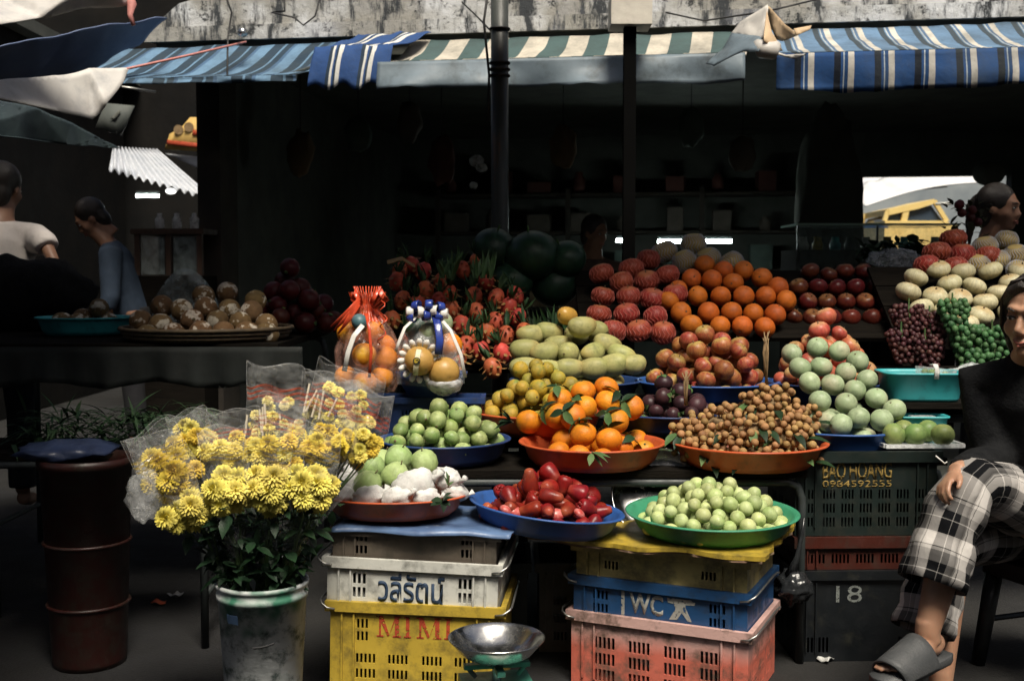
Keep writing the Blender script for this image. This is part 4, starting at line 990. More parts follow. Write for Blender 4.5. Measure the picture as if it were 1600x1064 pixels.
o = copy_tree(dst, at(1232, 474, 4.78), rrot(.5), .62); o.data = o.data.copy(); o.data.materials[0] = man_m; tag(o, 'small brownish yellow fruit between oranges and dark apples', 'fruit')
slope_board(at(905, 500, 4.75).x, at(1400, 500, 4.75).x, 4.66, .985, 5.13, 1.265, 'sloping wooden shelf under the netted apples and oranges')
per_m = mat('cream_pear_skin', (.62, .58, .38), (.55, .5, .3), 14, .4, .1, 60, rnd=.1, grad=('Z', .022, .044, (.42, .24, .06)), stretch=(4, 4, .6), dirt=((.3, .26, .12), 30, .62, .8))
per = proto('pale_melon', MB().lathe(apple_prof(.05, .1, 14, .76, .96), 26, None, lambda a, z, k: 1 + .02*math.cos(9*a)), per_m); stem(per, .03, .01, .003)
pl_ = [(1431, 434), (1468, 423), (1483, 441), (1525, 447), (1556, 430), (1419, 456), (1461, 463), (1507, 428), (1505, 467), (1541, 471), (1532, 492), (1562, 455), (1570, 442), (1592, 428), (1590, 460), (1440, 482), (1480, 488), (1575, 485), (1510, 505)]
rowput([per], pl_, .05, .05, 4.42, 'flattened cream coloured melon with brown top stacked at the right', 'melon', 'cream melons at the right', .45)
red2 = [(1492, 377), (1467, 396), (1512, 397), (1448, 415), (1491, 416), (1530, 400)]
rowput([net], red2, .045, .055, 4.44, 'large red fruit in foam net piled above the cream melons', 'red fruit', 'red netted fruit above the melons', .4)
M['foam_white'] = mat('white_foam_net', (.52, .52, .55), (.45, .45, .48), 30, .6)
fw = proto('foam_wrapped_pear', MB().lathe(apple_prof(.044, .15, 14, .95, .95), 24), mat('yellow_pear_skin', (.5, .38, .14), (.45, .33, .12), 12, .45)); ppart('foam_net', foamnet(.0455, 26, .95), M['foam_white'], fw)
rowput([fw], [(1546, 396), (1575, 381), (1582, 398), (1536, 411), (1577, 412), (1560, 408)], .044, .05, 4.46, 'yellow pear in white foam net behind the melons', 'pear', 'foam wrapped pears behind the melons', .5)
rowput([fw], [(1083, 388), (1068, 402), (1098, 402), (1142, 412), (1048, 398)], .044, .055, 4.66, 'foam wrapped pear peeking out behind netted apples and oranges', 'pear', 'foam wrapped pears behind the oranges', .5)
slope_board(at(1395, 500, 4.6).x, at(1700, 500, 4.6).x, 4.5, .95, 4.95, 1.28, 'sloping wooden shelf under the cream melons')
# ---- grapes
def grapes(px, py, Y, R_, L, n, r, mt, label, seed, group, sx=1.0):
    rn = random.Random(seed); c = at(px, py, Y); root = empty('grape_bunch', c, 0, label, 'grapes', group)
    me = MB().ball((0, 0, 0), (r, r, r*1.1), 10, 8).mesh('grape', mt); P = []
    for _ in range(n * 30):
        t_ = rn.random(); a = rn.uniform(0, 6.28); w_ = R_ * (1 - .55*t_) * (1 if t_ > .12 else .7)
        q = V((math.cos(a)*w_*sx, math.sin(a)*w_*.8 - .05*(t_), -L*t_))
        if any((q - p).length < r*1.75 for p in P): continue
        P.append(q); link('grape', me, root, q, None, rn.uniform(.9, 1.1))
        if len(P) >= n: break
    MB().tube([(0, 0, .03), (0, 0, 0), (0, -.03, -L*.6)], [.003, .004, .002], 5).build('stalk', M['leaf_pale'], root)
    return root
ggr = mat('green_grape_skin', (.035, .1, .035), (.06, .14, .05), 20, .42, 0, rnd=.25, sss=.0)
rgr = mat('dark_red_grape_skin', (.045, .012, .014), (.07, .02, .02), 20, .42, 0, rnd=.3)
for k, (px, py, n, R_, L, lab) in enumerate(((1420, 478, 70, .075, .16, 'bunch of dark red grapes at the left of the grape heap'), (1452, 490, 70, .07, .16, 'bunch of dark red grapes touching the green grapes'), (1408, 515, 50, .06, .12, 'lower left bunch of dark red grapes above the cyan basin'), (1445, 525, 50, .065, .11, 'lower right bunch of dark red grapes above the cyan basin'))):
    grapes(px, py, 4.34 - .03 * k, R_, L, int(n*1.7), .0098, rgr, lab, 50 + k, 'dark red grape bunches')
for k, (px, py, n, R_, L, lab) in enumerate(((1488, 470, 50, .062, .11, 'uppermost bunch of green grapes against the cream melons'), (1508, 508, 60, .065, .15, 'middle bunch of green grapes'), (1550, 512, 60, .06, .15, 'bunch of green grapes beside the face of the woman'), (1525, 545, 50, .055, .1, 'lowest bunch of green grapes above the plastic bag'))):
    grapes(px, py, 4.24 - .02 * k, R_, L, int(n*1.5), .0122, ggr, lab, 60 + k, 'green grape bunches')
mb = MB(); mb.ball((0, 0, 0), (.09, .05, .05), 24, 16, None, lambda p: 1 + .3*noise.fractal(p*2.2, 1, 2, 3))
tag(mb.build('plastic_bag', film('white_bag_film', (.75, .8, .8), .5), None, True, at(1520, 590, 4.05)), 'crumpled clear plastic bag beside the cyan basin', 'bag')
mb = MB(); mb.box((0, 0, 0), (.8, .3, .02)); tag(mb.build('shelf_board', M['black_wood'], None, False, (1.75, 4.3, .885)), 'dark board under the grapes at the right', 'board')

# ---- dragon fruits
drg_m = mat('dragon_fruit_skin', (.66, .13, .06), (.55, .09, .06), 14, .4, .15, 60, rnd=.18)
drl_m = mat('dragon_fruit_scale', (.4, .12, .05), (.25, .22, .07), 20, .5, rnd=.2)
drs_m = mat('dragon_fruit_stem', (.018, .05, .018), (.04, .09, .03), 14, .5, .2, 40, rnd=.2)
def dragon(seed):
    rn = random.Random(seed); o = proto('dragon_fruit', MB().ball((0, 0, 0), (.036, .036, .045), 16, 12), drg_m)
    mb = MB()
    for i in range(18):
        z = -.6 + 1.3*i/18; a = i*2.4; c = math.sqrt(max(0, 1 - z*z))
        leafmesh(mb, (.034*c*math.cos(a), .034*c*math.sin(a), .043*z), (math.cos(a)*.7, math.sin(a)*.7, -.8), .02 + .008*rn.random(), .007, (math.cos(a), math.sin(a), .5), -.6)
    ppart('scale', mb, drl_m, o)
    mb = MB()
    for i in range(5): 
        a = i*1.257 + rn.random(); L = rn.uniform(.045, .09); leafmesh(mb, (.006*math.cos(a), .006*math.sin(a), .04), (.3*math.cos(a), .3*math.sin(a), 1), L, .0075, (math.cos(a), math.sin(a), 0), rn.uniform(-.5, .6), .5)
    mb.tube([(0, 0, .04), (.005, 0, .07), (.012, .004, .1)], [.009, .007, .006], 6)
    ppart('stem_leaves', mb, drs_m, o); return o
DR = [dragon(1), dragon(2), dragon(3)]
drl = [(741, 463), (723, 422), (720, 508), (774, 503), (809, 496), (752, 548), (785, 552), (687, 470), (661, 424), (745, 488), (775, 466), (631, 470), (655, 500), (700, 540), (640, 530), (680, 505), (820, 520), (790, 525), (735, 525), (690, 440), (665, 455), (760, 440), (805, 462), (612, 500), (715, 560), (620, 440), (770, 575), (705, 485), (728, 540), (650, 475), (700, 460), (760, 520), (675, 530), (795, 480), (645, 415), (625, 425), (745, 410)]
tk = spread([(at(px, py, 4.5 + (560 - py) * .0042), .038) for px, py in drl], 8, .95)
scatter(DR, tk, .038, 'red dragon fruit with long green stem leaves in the heap', 'dragon fruit', 'dragon fruits left of the pole', roty=lambda i: Euler((rnd.uniform(-.5, .2), rnd.uniform(-.5, .5), rnd.uniform(0, 6))))
slope_board(at(600, 500, 4.6).x, at(830, 500, 4.6).x, 4.6, .86, 5.2, 1.22, 'sloping wooden shelf under the dragon fruits')
# greenery between dragon fruits and melons
rn = random.Random(5)
for k, (px, py) in enumerate(((700, 395), (755, 395), (840, 490), (875, 480))):
    p = at(px, py + 40, 4.75 + .03 * (k % 3)); mb = MB()
    for i in range(16): leafmesh(mb, (rn.uniform(-.04, .04), rn.uniform(-.03, .03), 0), (rn.uniform(-.5, .5), rn.uniform(-.4, .2), 1), rn.uniform(.07, .13), rn.uniform(.005, .009), (0, -1, 0), rn.uniform(-.3, .4), .4)
    tag(mb.build('green_stalks', drs_m, None, True, p), 'tuft of green stalks between the dragon fruits and the watermelons', 'stalks', 'green stalk tufts')
wat_m = mat('watermelon_rind', (.02, .06, .03), (.012, .035, .02), 5, .3, .05, 40, stretch=(6, 6, 1), rnd=.2)
for k, (px, py, r, lab) in enumerate(((832, 400, .125, 'largest dark watermelon behind the mangoes, topmost'), (772, 388, .1, 'dark watermelon just left of the pole'), (800, 440, .1, 'dark watermelon right below the pole'), (868, 445, .11, 'dark watermelon beside the netted apples'), (885, 405, .09, 'shaded watermelon at the right end of its pile'))):
    o = MB().ball((0, 0, 0), (r, r, r*.9), 28, 18).build('watermelon', wat_m, None, True, at(px, py, 5.1 + .05*(k % 2)), (rnd.uniform(-.6, .6), rnd.uniform(-1, 1), 0)); tag(o, lab, 'watermelon', 'watermelons around the pole')
    MB().tube([(0, 0, r*.88), (.004, 0, r*.88 + .03)], .004, 6).build('stem', M['leaf_pale'], o)
mb = MB(); mb.box((at(830, 480, 5.15).x, 5.15, .93), (.66, .34, .02)); tag(mb.build('shelf_board', M['black_wood']), 'dark board under the watermelons', 'board')
# folded brown card
tag(MB().grid(lambda u, v: (-.06 + .12*u, v*.05, .05 - abs(u - .5)*.06 - v*.01), 6, 3, None, .003).build('cardboard_flap', mat('cardboard', (.32, .2, .07), (.26, .16, .06), 14, .8), None, False, at(626, 422, 4.85), (.5, .15, .2)), 'bent piece of brown cardboard behind the dragon fruits', 'cardboard')
# ---- steel pan and knife-like rim behind the green tray
pp = at(1035, 775, 3.60); root = empty('steel_pan', (pp.x, 3.64, .535), rad(8), 'shallow steel pan leaning behind the jujube tray', 'pan'); root.rotation_euler = (rad(58), rad(-8), 0)
MB().lathe([(0, 0), (.12, 0), (.15, .02), (.155, .035), (.16, .035), (.157, .033), (.152, .018), (.12, -.004), (0, -.004)], 48).build('pan', M['steel'], root, True)
# ---- black plastic bag beside the right stack
mb = MB(); mb.ball((0, 0, 0), (.055, .06, .05), 30, 20, None, lambda p: 1 + .35*noise.fractal(p*2.4 + V((3, 0, 0)), 1, 2, 4))
o = mb.build('plastic_bag', mat('black_bin_plastic', (.02, .022, .024), None, 12, .22, .4, 30), None, True, at(1240, 918, 3.55)); tag(o, 'crumpled black plastic bag beside the dark blue crate', 'bag')
MB().tube([(-.01, 0, .04), (.01, .0, .1), (.03, .02, .17), (.035, .02, .22)], [.02, .008, .006, .004], 8).build('bag_handle', o.data.materials[0], o, True)
# crates in the dark under the table
for k, (x, mt, lab) in enumerate(((-.12, M['p_dark'], 'dark crate in the shade under the table, behind the left stack'), (.26, M['p_brown'], 'brown crate in the shade under the table, behind the scale'))):
    crate((x, 3.86, .0), 0, .34, .28, .3, mt, lab, [h for z in (.04, .1, .16) for cx in (-.1, 0, .1) for h in slotgroup(cx, z, 4)], wires=False)
# ================================================================== FLOWERS IN THE BUCKET
M['bucket'] = mat('stained_white_bucket', (.6, .62, .61), (.5, .53, .53), 8, .55, .15, 40, dirt=((.04, .07, .06), 13, .5, .64), spots=(((.04, .16, .1), 6, .55, .68),))
BK_ = at(410, 915, 3.12); bx, by = BK_.x, 3.12; BZ = .405
root = empty('flower_bucket', (bx, by, 0), 0, 'stained white plastic bucket holding the yellow flowers', 'bucket')
MB().lathe([(0, .004), (.098, .004), (.1, .0), (.101, .01), (.121, BZ - .045), (.125, BZ - .045), (.126, BZ - .03), (.123, BZ - .028), (.1235, BZ - .012), (.128, BZ - .01), (.129, BZ), (.122, BZ + .002), (.118, BZ - .03), (.097, .01), (0, .01)], 56).build('pail', M['bucket'], root, True)
lb = MB(); lb.grid(lambda u, v: ((.1225 - .0055*(1-v)) * math.cos(-2.25 + u*.32), (.1225 - .0055*(1-v)) * math.sin(-2.25 + u*.32), BZ - .1 + .032*v + 0), 8, 2, None, .0008); lb.build('paper_label', M['ink_navy'], root)
lb = MB(); lb.tube([(.112*math.cos(a), .112*math.sin(a), .27 - .02*math.cos((a+1.6)*2)) for a in [-2.4 + 1.7*i/12 for i in range(13)]], [.002]*6 + [.005]*4 + [.003]*3, 5); lb.build('dark_streak', M['rope_dark'], root, True)
ye_m = mat('yellow_chrysanthemum', (.84, .64, .08), (.8, .58, .06), 40, .7, rnd=.14)
ye2_m = mat('lemon_chrysanthemum', (.88, .76, .18), (.84, .7, .12), 40, .7, rnd=.12)
ye_pale = mat('pale_bud_yellow', (.75, .66, .25), (.7, .6, .2), 40, .7, rnd=.12)
M['stalk'] = mat('flower_stalk', (.06, .12, .035), (.09, .15, .05), 20, .6)
M['white_stick'] = mat('cream_stick', (.62, .55, .42), None, 20, .6)
def mum(r, seed, mt, layers=8):
    rn = random.Random(seed); mb = MB(); mb.ball((0, 0, r*.25), (r*.5, r*.5, r*.42), 8, 6)
    for L in range(layers):
        ph = -.35 + 1.75 * L / (layers - 1); n = max(5, int(24 * math.cos(min(ph, 1.35))))
        for i in range(n):
            a = 2*math.pi*(i + .5*(L % 2))/n + rn.uniform(-.12, .12); e = ph + rn.uniform(-.14, .14)
            d = V((math.cos(a)*math.cos(e), math.sin(a)*math.cos(e), math.sin(e))); b = d * r*.35 + V((0, 0, r*.22)); s = V((-math.sin(a), math.cos(a), 0)); up = s.cross(d)
            Ln = r * rn.uniform(.58, .76); w_ = r*.12; c1_ = b + d*Ln*.6 + up*(-.06*r); c2_ = b + d*Ln + up*(.1*r)
            mb.add([b - s*w_*.5, b + s*w_*.5, c1_ + s*w_, c2_ + s*w_*.4, c2_ - s*w_*.4, c1_ - s*w_], [(0, 1, 2, 5), (5, 2, 3, 4)])
    return mb.mesh('flower_head', mt)
MUM = [mum(.026, 1, ye_m), mum(.024, 2, ye_m), mum(.026, 3, ye2_m), mum(.025, 4, ye2_m)]
BUD = [mum(.015, 5, ye_pale, 5), mum(.016, 6, ye2_m, 5)]
# printed cellophane: clear film with wavy coloured print near its top edge
def cello(name, pc):
    t = NT(name); co = t.coords(); uv = t.n('ShaderNodeTexCoord').outputs['UV']; sx = t.n('ShaderNodeSeparateXYZ'); t.l(uv, sx.inputs[0])
    wv = t.math('MULTIPLY', t.math('SINE', t.math('MULTIPLY', sx.outputs[0], 55.0)), .012)
    vv = t.math('ADD', sx.outputs[1], wv); pr = None
    for c0 in (.80, .83, .86):
        k = t.math('LESS_THAN', t.math('ABSOLUTE', t.math('SUBTRACT', vv, c0)), .0055); pr = k if pr is None else t.math('MAXIMUM', pr, k)
    cc = t.mix(pr, (.92, .93, .92), pc); t.l(cc, t.b.inputs['Base Color'])
    al = t.rng(t.noise(co, 9, 2, .5), .42, .75, .02, .16); al = t.math('ADD', al, t.math('MULTIPLY', pr, .3), True)
    t.l(al, t.b.inputs['Alpha']); t.b.inputs['Roughness'].default_value = .14; t.b.inputs['Specular IOR Level'].default_value = .9
    b = t.n('ShaderNodeBump'); b.inputs['Strength'].default_value = .8; b.inputs['Distance'].default_value = .03; t.l(t.noise(co, 24, 2), b.inputs['Height']); t.l(b.outputs[0], t.b.inputs['Normal'])
    return t.m
M['edge_glint_film'] = film('edge_glint_film', (.95, .96, .96), .13, .1, .1)  # brighter film for lines that imitate glints on the sleeve edges
CE = [cello('cellophane_yellow_print', (.65, .45, .05)), cello('cellophane_red_print', (.55, .1, .05))]
def bouquet(top, heads, Y, wpx, n, label, seed, heads_m, hr, ce, spread_px=(34, 26), sticks=False, ytop=None, fol=True):
    """top: pixel of the sleeve's open end; heads: pixel centre of the flower mass"""
    rn = random.Random(seed); base = V((bx + rn.uniform(-.06, .06), by + rn.uniform(-.05, .05), BZ - .12))
    pt = at(top[0], top[1], ytop or Y); ph = at(heads[0], heads[1], Y); root = empty('flower_bouquet', base, 0, label, 'bouquet', 'wrapped yellow flower bouquets')
    ax = (pt - base); L = ax.length; ax.normalize(); s = ax.cross(V((0, 1, 0))).normalized(); f = s.cross(ax)
    hv = ph - base; W = m(wpx, Y) / 2; w2, h2 = m(spread_px[0], Y), m(spread_px[1], Y)
    hl = hv.dot(ax)
    # heads over a dome facing camera and up
    pos = []
    tries = 0
    while len(pos) < n and tries < 4000:
        tries += 1
        a, b = rn.uniform(-1, 1), rn.uniform(-1, 1)
        if a*a + b*b > 1: continue
        dep = -.035 * math.sqrt(max(0, 1 - a*a - b*b)) + rn.uniform(-.008, .03)
        q = hv + s * (a * w2) * -1 + ax * (b * h2) + f * 0 + V((0, dep, 0))
        if any((q - p).length < hr * 1.25 for p in pos): continue
        pos.append(q)
    mbk = MB()
    for i, q in enumerate(pos):
        nrm = (V((0, -1, .35)) + s * rn.uniform(-.7, .7) + ax * rn.uniform(-.3, .5)).normalized()
        o = link('flower_head', heads_m[i % len(heads_m)], root, q, nrm.to_track_quat('Z', 'Y').to_euler(), hr / (.026 if heads_m is not BUD else .016) * rn.uniform(.88, 1.12))
        if i % 2 == 0: mbk.tube([(rn.uniform(-.01, .01), rn.uniform(-.01, .01), 0), hv * .55 + V((rn.uniform(-.01, .01), .01, 0)), q + V((0, .012, -.008))], .0025, 5)
    mbk.build('stems', M['stalk'], root)
    if sticks:
        for k in range(5):
            x = rn.uniform(-.8, .8) * W; b0 = ax * (hl + rn.uniform(-.03, .0)) + s * x + V((0, -.03, 0)); MB().tube([b0, b0 + ax * rn.uniform(.05, .085) + s * rn.uniform(-.012, .012)], .0032, 6).build('bare_stick', M['white_stick'], root)
    if fol:
        mf = MB()
        for k in range(26):
            t_ = rn.uniform(.3, .85) * hl; c = hv.normalized() * t_ + s * rn.uniform(-.5, .5) * W + V((0, rn.uniform(-.03, .03), 0))
            leafmesh(mf, c, (rn.uniform(-1, 1), rn.uniform(-1, .2), rn.uniform(-.4, .9)), rn.uniform(.03, .06), rn.uniform(.008, .014), (0, -.3, 1), rn.uniform(0, .5))
        tag(mf.build('foliage', M['leaf'], root, True), kind='stuff')
    def fn(u, v):
        a = 2*math.pi*u; lv = L * (.34 + .66*v); r1 = W * (.35 + .65 * min(1, v*1.5)); c = ax * lv
        q = max(0, min(1, (lv - L*.3) / max(.01, hl - L*.3))); c = c + (hv - ax*hl) * q * (1 - max(0, (v - .8))*2)
        kk = 1 + .05*noise.noise(V((math.cos(a)*2, math.sin(a)*2, v*4 + seed))) + .03*math.sin(a*5 + seed)
        return c + s * (r1 * kk * math.cos(a)) + f * (r1 * .48 * kk * math.sin(a)) + ax * (.008*math.sin(a*3 + seed) if v > .95 else 0)
    sl_o = MB().grid(fn, 36, 16, lambda u, v: (u*2*math.pi*W, v)).build('cellophane_sleeve', CE[ce], root, True)
    for uu in (0, .5): MB().tube([fn(uu, .3 + .7*k/14) for k in range(15)], .0007, 4).build('sleeve_edge_glint', M['edge_glint_film'], sl_o, True)  # thin bright lines added as edge glints, along sides and open rim
    MB().tube([fn(k/36, .998) for k in range(37)], .0007, 4).build('sleeve_rim_glint', M['edge_glint_film'], sl_o, True)
    return root
bouquet((244, 668), (291, 800), 3.0, 84, 20, 'lowest left bouquet, its bright head hanging out over the bucket side', 1, MUM[2:], .03, 0, (30, 24), ytop=3.02)
bouquet((240, 662), (268, 738), 3.04, 92, 22, 'leftmost bouquet leaning out in its sleeve with yellow wavy print', 2, MUM[:2], .03, 0, (36, 34))
bouquet((296, 642), (302, 694), 3.12, 66, 14, 'left bouquet standing just right of the leftmost sleeve', 3, MUM, .023, 0, (26, 34))
bouquet((345, 668), (356, 768), 3.0, 74, 20, 'left one of the three large front flower heads', 4, MUM[2:], .031, 0, (29, 28))
bouquet((420, 655), (417, 768), 2.98, 74, 22, 'middle one of the three large front flower heads', 5, MUM[2:], .031, 0, (29, 31))
bouquet((490, 660), (483, 766), 3.0, 74, 20, 'right one of the three large front flower heads, beside the guavas', 6, MUM[2:], .031, 0, (29, 28))
bouquet((375, 640), (362, 700), 3.1, 84, 10, 'bouquet half hidden behind the left front head', 7, MUM, .024, 1, (38, 28))
bouquet((426, 570), (430, 668), 3.2, 92, 26, 'tall bouquet of small buds and cream sticks in red printed sleeve', 8, BUD, .016, 1, (40, 44), sticks=True)
bouquet((545, 575), (530, 652), 3.22, 112, 32, 'tall bouquet at the right with pale buds below the gift baskets', 9, BUD, .017, 1, (52, 48), sticks=True)
bouquet((505, 585), (500, 690), 3.12, 90, 16, 'bouquet of orange yellow heads behind the right front head', 10, MUM[:2], .022, 1, (46, 28))
bouquet((560, 600), (555, 692), 3.2, 80, 12, 'rightmost bouquet touching the lime tray', 11, MUM, .021, 1, (34, 34))
bouquet((447, 620), (432, 712), 3.08, 80, 10, 'bouquet filling the middle behind the front heads', 12, MUM, .024, 1, (40, 30))
# leafy mass above the bucket rim
rn = random.Random(8); mf = MB()
for k in range(150):
    a = rn.uniform(0, 6.28); d = rn.random() ** .5; z = rn.uniform(0, .26); R_ = .1 + .16*z/.26
    mf_c = V((bx + math.cos(a)*d*R_, by + math.sin(a)*d*R_*.7, BZ - .02 + z)); leafmesh(mf, mf_c, (rn.uniform(-1, 1), rn.uniform(-1, .3), rn.uniform(-.8, .6)), rn.uniform(.035, .07), rn.uniform(.009, .016), (0, -.3, 1), rn.uniform(0, .6))
tag(mf.build('bouquet_leaves', M['leaf'], None, True), 'dark green leaves of the bouquets above the white bucket', 'leaves', None, 'stuff')
o = MB().ball((0, 0, 0), (.05, .035, .07), 24, 16, None, lambda p: 1 + .3*noise.fractal(p*2, 1, 2, 3)).build('plastic_bag', M['film'], None, True, at(228, 770, 3.0)); tag(o, 'crinkled clear plastic bag hanging left of the bouquets', 'bag')

# ================================================================== GIFT BAGS
def ball_at(px, py, Y, r, name, mt, parent, inv): 
    o = MB().lathe(orange_prof(r, .93), 22).build(name, mt, parent, True, at(px, py, Y), rrot()); o.matrix_parent_inverse = inv; return o
M['tulle'] = film('orange_tulle', (.8, .1, .03), .35, .3); M['ribbon_red'] = mat('orange_red_ribbon', (.6, .08, .03), (.5, .05, .02), 30, .3)
M['ribbon_white'] = mat('white_ribbon', (.68, .66, .62), None, 30, .4); M['ribbon_blue'] = mat('royal_blue_satin', (.03, .06, .3), (.02, .035, .2), 20, .22, .1, 30)
crate((at(640, 600, 4.085).x, 4.085, .692), 0, .52, .14, .125, M['tray_darkblue'], 'dark blue crate under the two fruit gift packs', [h for k in range(5) for h in slotgroup(-.18 + .09*k, .03, 4, h=.05)], wires=False, rim=.02)
gp = at(570, 600, 3.9)
root = empty('fruit_gift_bag', (gp.x, 3.9, .66), 0, 'fruit gift bag with gathered orange top and trailing ribbons', 'gift bag', 'fruit gift bags'); inv = Matrix.Translation(-root.location)
for (px, py, dY) in ((545, 520, 0), (583, 518, -.02), (569, 555, -.06), (603, 560, .03), (540, 590, 0), (596, 590, .02), (570, 598, -.05), (600, 540, .1), (560, 500, .08)): ball_at(px, py, 3.9 + dY, .042, 'orange', ora_m, root, inv)
ball_at(562, 503, 3.84, .029, 'small_blue_green_fruit', mat('blue_green_wrap', (.08, .17, .19), (.05, .12, .14), 20, .5), root, inv)
tp = at(574, 475, 3.9); bt = at(570, 612, 3.9); h = tp.z - bt.z
def gb(u, v):
    a = 2*math.pi*u; prof = [(0, .085), (.12, .105), (.5, .11), (.72, .08), (.86, .045), (.93, .032), (1.0, .038), (1.12, .055)]
    q = v*1.12; r = prof[-1][1]
    for i in range(len(prof)-1):
        if prof[i][0] <= q <= prof[i+1][0]: t_ = (q - prof[i][0])/(prof[i+1][0]-prof[i][0]); r = prof[i][1]*(1-t_) + prof[i+1][1]*t_; break
    r *= 1 + (.13 if q > .8 else .05) * math.cos(a*14)
    return (tp.x + r*math.cos(a), 3.9 + r*.85*math.sin(a), bt.z + h*q + (.006*math.cos(a*14) if q > 1.1 else 0))
mt_b = film('clear_gift_film', (.9, .5, .4), .12, .12)
o = MB().grid(gb, 84, 30).build('clear_wrap', mt_b, root, True); o.matrix_parent_inverse = inv
def gtop(u, v): 
    p = V(gb(u, .72 + .28*v)); c = V((tp.x, 3.9, p.z)); return c + (p - c)*1.05
o = MB().grid(gtop, 84, 12).build('gathered_top', film('orange_red_tulle', (.75, .08, .02), .62, .3), root, True); o.matrix_parent_inverse = inv
for k in range(14):
    a = k * .45; c = V((tp.x + .035*math.cos(a), 3.9 + .035*math.sin(a), tp.z + .03)); e = c + V((.012*math.cos(a), .012*math.sin(a), .03))
    o = MB().tube([c - V((0, 0, .03)), c, e], .0022, 5).build('pleat_wire', M['ribbon_red'], root, True); o.matrix_parent_inverse = inv
def ribbon(pts, w, mt, root, inv, name='ribbon', side=None):
    o = MB().tube(pts, w, 8, side, .12).build(name, mt, root, True); o.matrix_parent_inverse = inv; return o
for k in range(3): ribbon([tp + V((-.02, -.05, .02 - .01*k)), tp + V((-.05, -.07, -.02 - .012*k)), tp + V((-.115 + .012*k, -.07, -.075 - .012*k))], [.006, .01, .003], M['ribbon_red'], root, inv, side=(0, 0, 1))
for k, dx in enumerate((.05, .035, -.03)): ribbon([tp + V((dx*.5, -.04, .0)), tp + V((dx*1.2, -.06, .045)), tp + V((dx*1.5, -.05, .02)), tp + V((dx*.6, -.045, -.01))], .011, M['ribbon_red'], root, inv, side=(0, 0, 1))
ribbon([at(567, 508, 3.79), at(553, 525, 3.775), at(544, 550, 3.77), at(538, 580, 3.77)], .009, M['ribbon_white'], root, inv)
ribbon([at(572, 490, 3.8), at(577, 515, 3.775), at(580, 550, 3.77), at(577, 590, 3.77)], .005, M['ribbon_red'], root, inv)
o = MB().tube([at(595, 470 + 4*k, 3.8) + V((.012*math.sin(k*1.1) + .01*math.sin(k*.2), .012*math.cos(k*1.1), 0)) for k in range(18)], .0022, 5).build('curled_cord', M['ribbon_red'], root, True); o.matrix_parent_inverse = inv

gp = at(672, 610, 3.98)
root = empty('fruit_gift_basket', (gp.x, 3.98, .66), 0, 'fruit gift basket with blue and white ribbon bow', 'gift basket', 'fruit gift bags'); inv = Matrix.Translation(-root.location)
per2 = mat('golden_pear_skin', (.5, .3, .08), (.42, .24, .06), 14, .42, .1, 90)
def gball(px, py, dY, r, name, mt): return ball_at(px, py, 3.98 + dY, r, name, mt, root, inv)
o = gball(655, 564, -.12, .052, 'golden_pear', per2)
gball(694, 582, -.1, .054, 'golden_pear', per2); gball(703, 540, 0, .045, 'orange', ora_m); gball(672, 520, -.03, .04, 'pale_green_fruit', sta_m); gball(650, 515, .02, .042, 'dark_green_fruit', wat_m); gball(690, 505, .03, .042, 'pale_green_fruit', sta_m); gball(640, 560, .02, .045, 'orange', ora_m); gball(672, 575, 0, .045, 'pale_green_fruit', sta_m)
# paper collar petals around the big pear, label strip and seal
pc = at(655, 564, 3.86); 
for k in range(16):
    a = 2*math.pi*k/16; d = V((math.cos(a), 0, math.sin(a))); o = MB().tube([pc + d*.048 + V((0, .02, 0)), pc + d*.065 + V((0, .012, 0)), pc + d*.075 + V((0, .004, 0))], [.006, .0075, .004], 6, (0, 1, 0), 1.6).build('collar_petal', M['ribbon_white'], root, True); o.matrix_parent_inverse = inv
o = MB().tube([pc + V((.008*math.sin(t_) - .004, -.052*math.cos(t_) - .001, .0525*math.sin(t_))) for t_ in (-1.1, -.7, -.3, .1, .5, .9)], .0095, 8, (1, 0, 0), .12).build('paper_band', mat('cream_paper', (.7, .63, .42), None, 20, .6), root, True); o.matrix_parent_inverse = inv
o = MB().tube([pc + V((-.004, -.0545, .004)), pc + V((-.004, -.056, .004))], .0125, 20).build('round_seal', mat('black_seal', (.02, .02, .015), None, 20, .5), root); o.matrix_parent_inverse = inv
mb = MB()
for k in range(3): mb.tube(arc(pc + V((-.004, -.0568, .004)), .008 - .0026*k, k*1.2, k*1.2 + 4.2, 10), .0009, 4)
o = mb.build('seal_emblem', mat('seal_gold', (.6, .45, .05), None, 20, .4), root); o.matrix_parent_inverse = inv
wp = at(694, 592, 3.9); 
o = MB().ball(wp + V((0, .0, -.005)), (.062, .06, .05), 26, 14, None, lambda p: (1.04 + .1*noise.fractal(p*3, 1, 2, 3)) if p.z < .15 else .85).build('white_foam_wrap', film('white_foam_mesh', (.8, .8, .8), .45, .4), root, True); o.matrix_parent_inverse = inv
bt = at(672, 612, 3.98)
o = MB().lathe([(0, 0), (.085, 0), (.12, .06), (.13, .085), (.124, .085), (.08, .008), (0, .008)], 36).build('blue_bowl', M['tray_darkblue'], root, True); o.location = V((bt.x, 4.06, .82)); o.matrix_parent_inverse = inv
tp = at(668, 492, 3.96); zb = .87
def gb2(u, v):
    a = 2*math.pi*u; r = .115*(1 - .0*v) if v < .5 else .115*(1 - ((v-.5)/.5)**1.6*.8); r *= 1 + .05*math.cos(a*11 + 3*v)
    return (tp.x + .006 + r*math.cos(a), 4.0 + r*.95*math.sin(a), zb + (tp.z - zb)*v)
o = MB().grid(gb2, 66, 20).build('clear_wrap', film('clear_basket_film', (.85, .9, .92), .16, .1), root, True); o.matrix_parent_inverse = inv
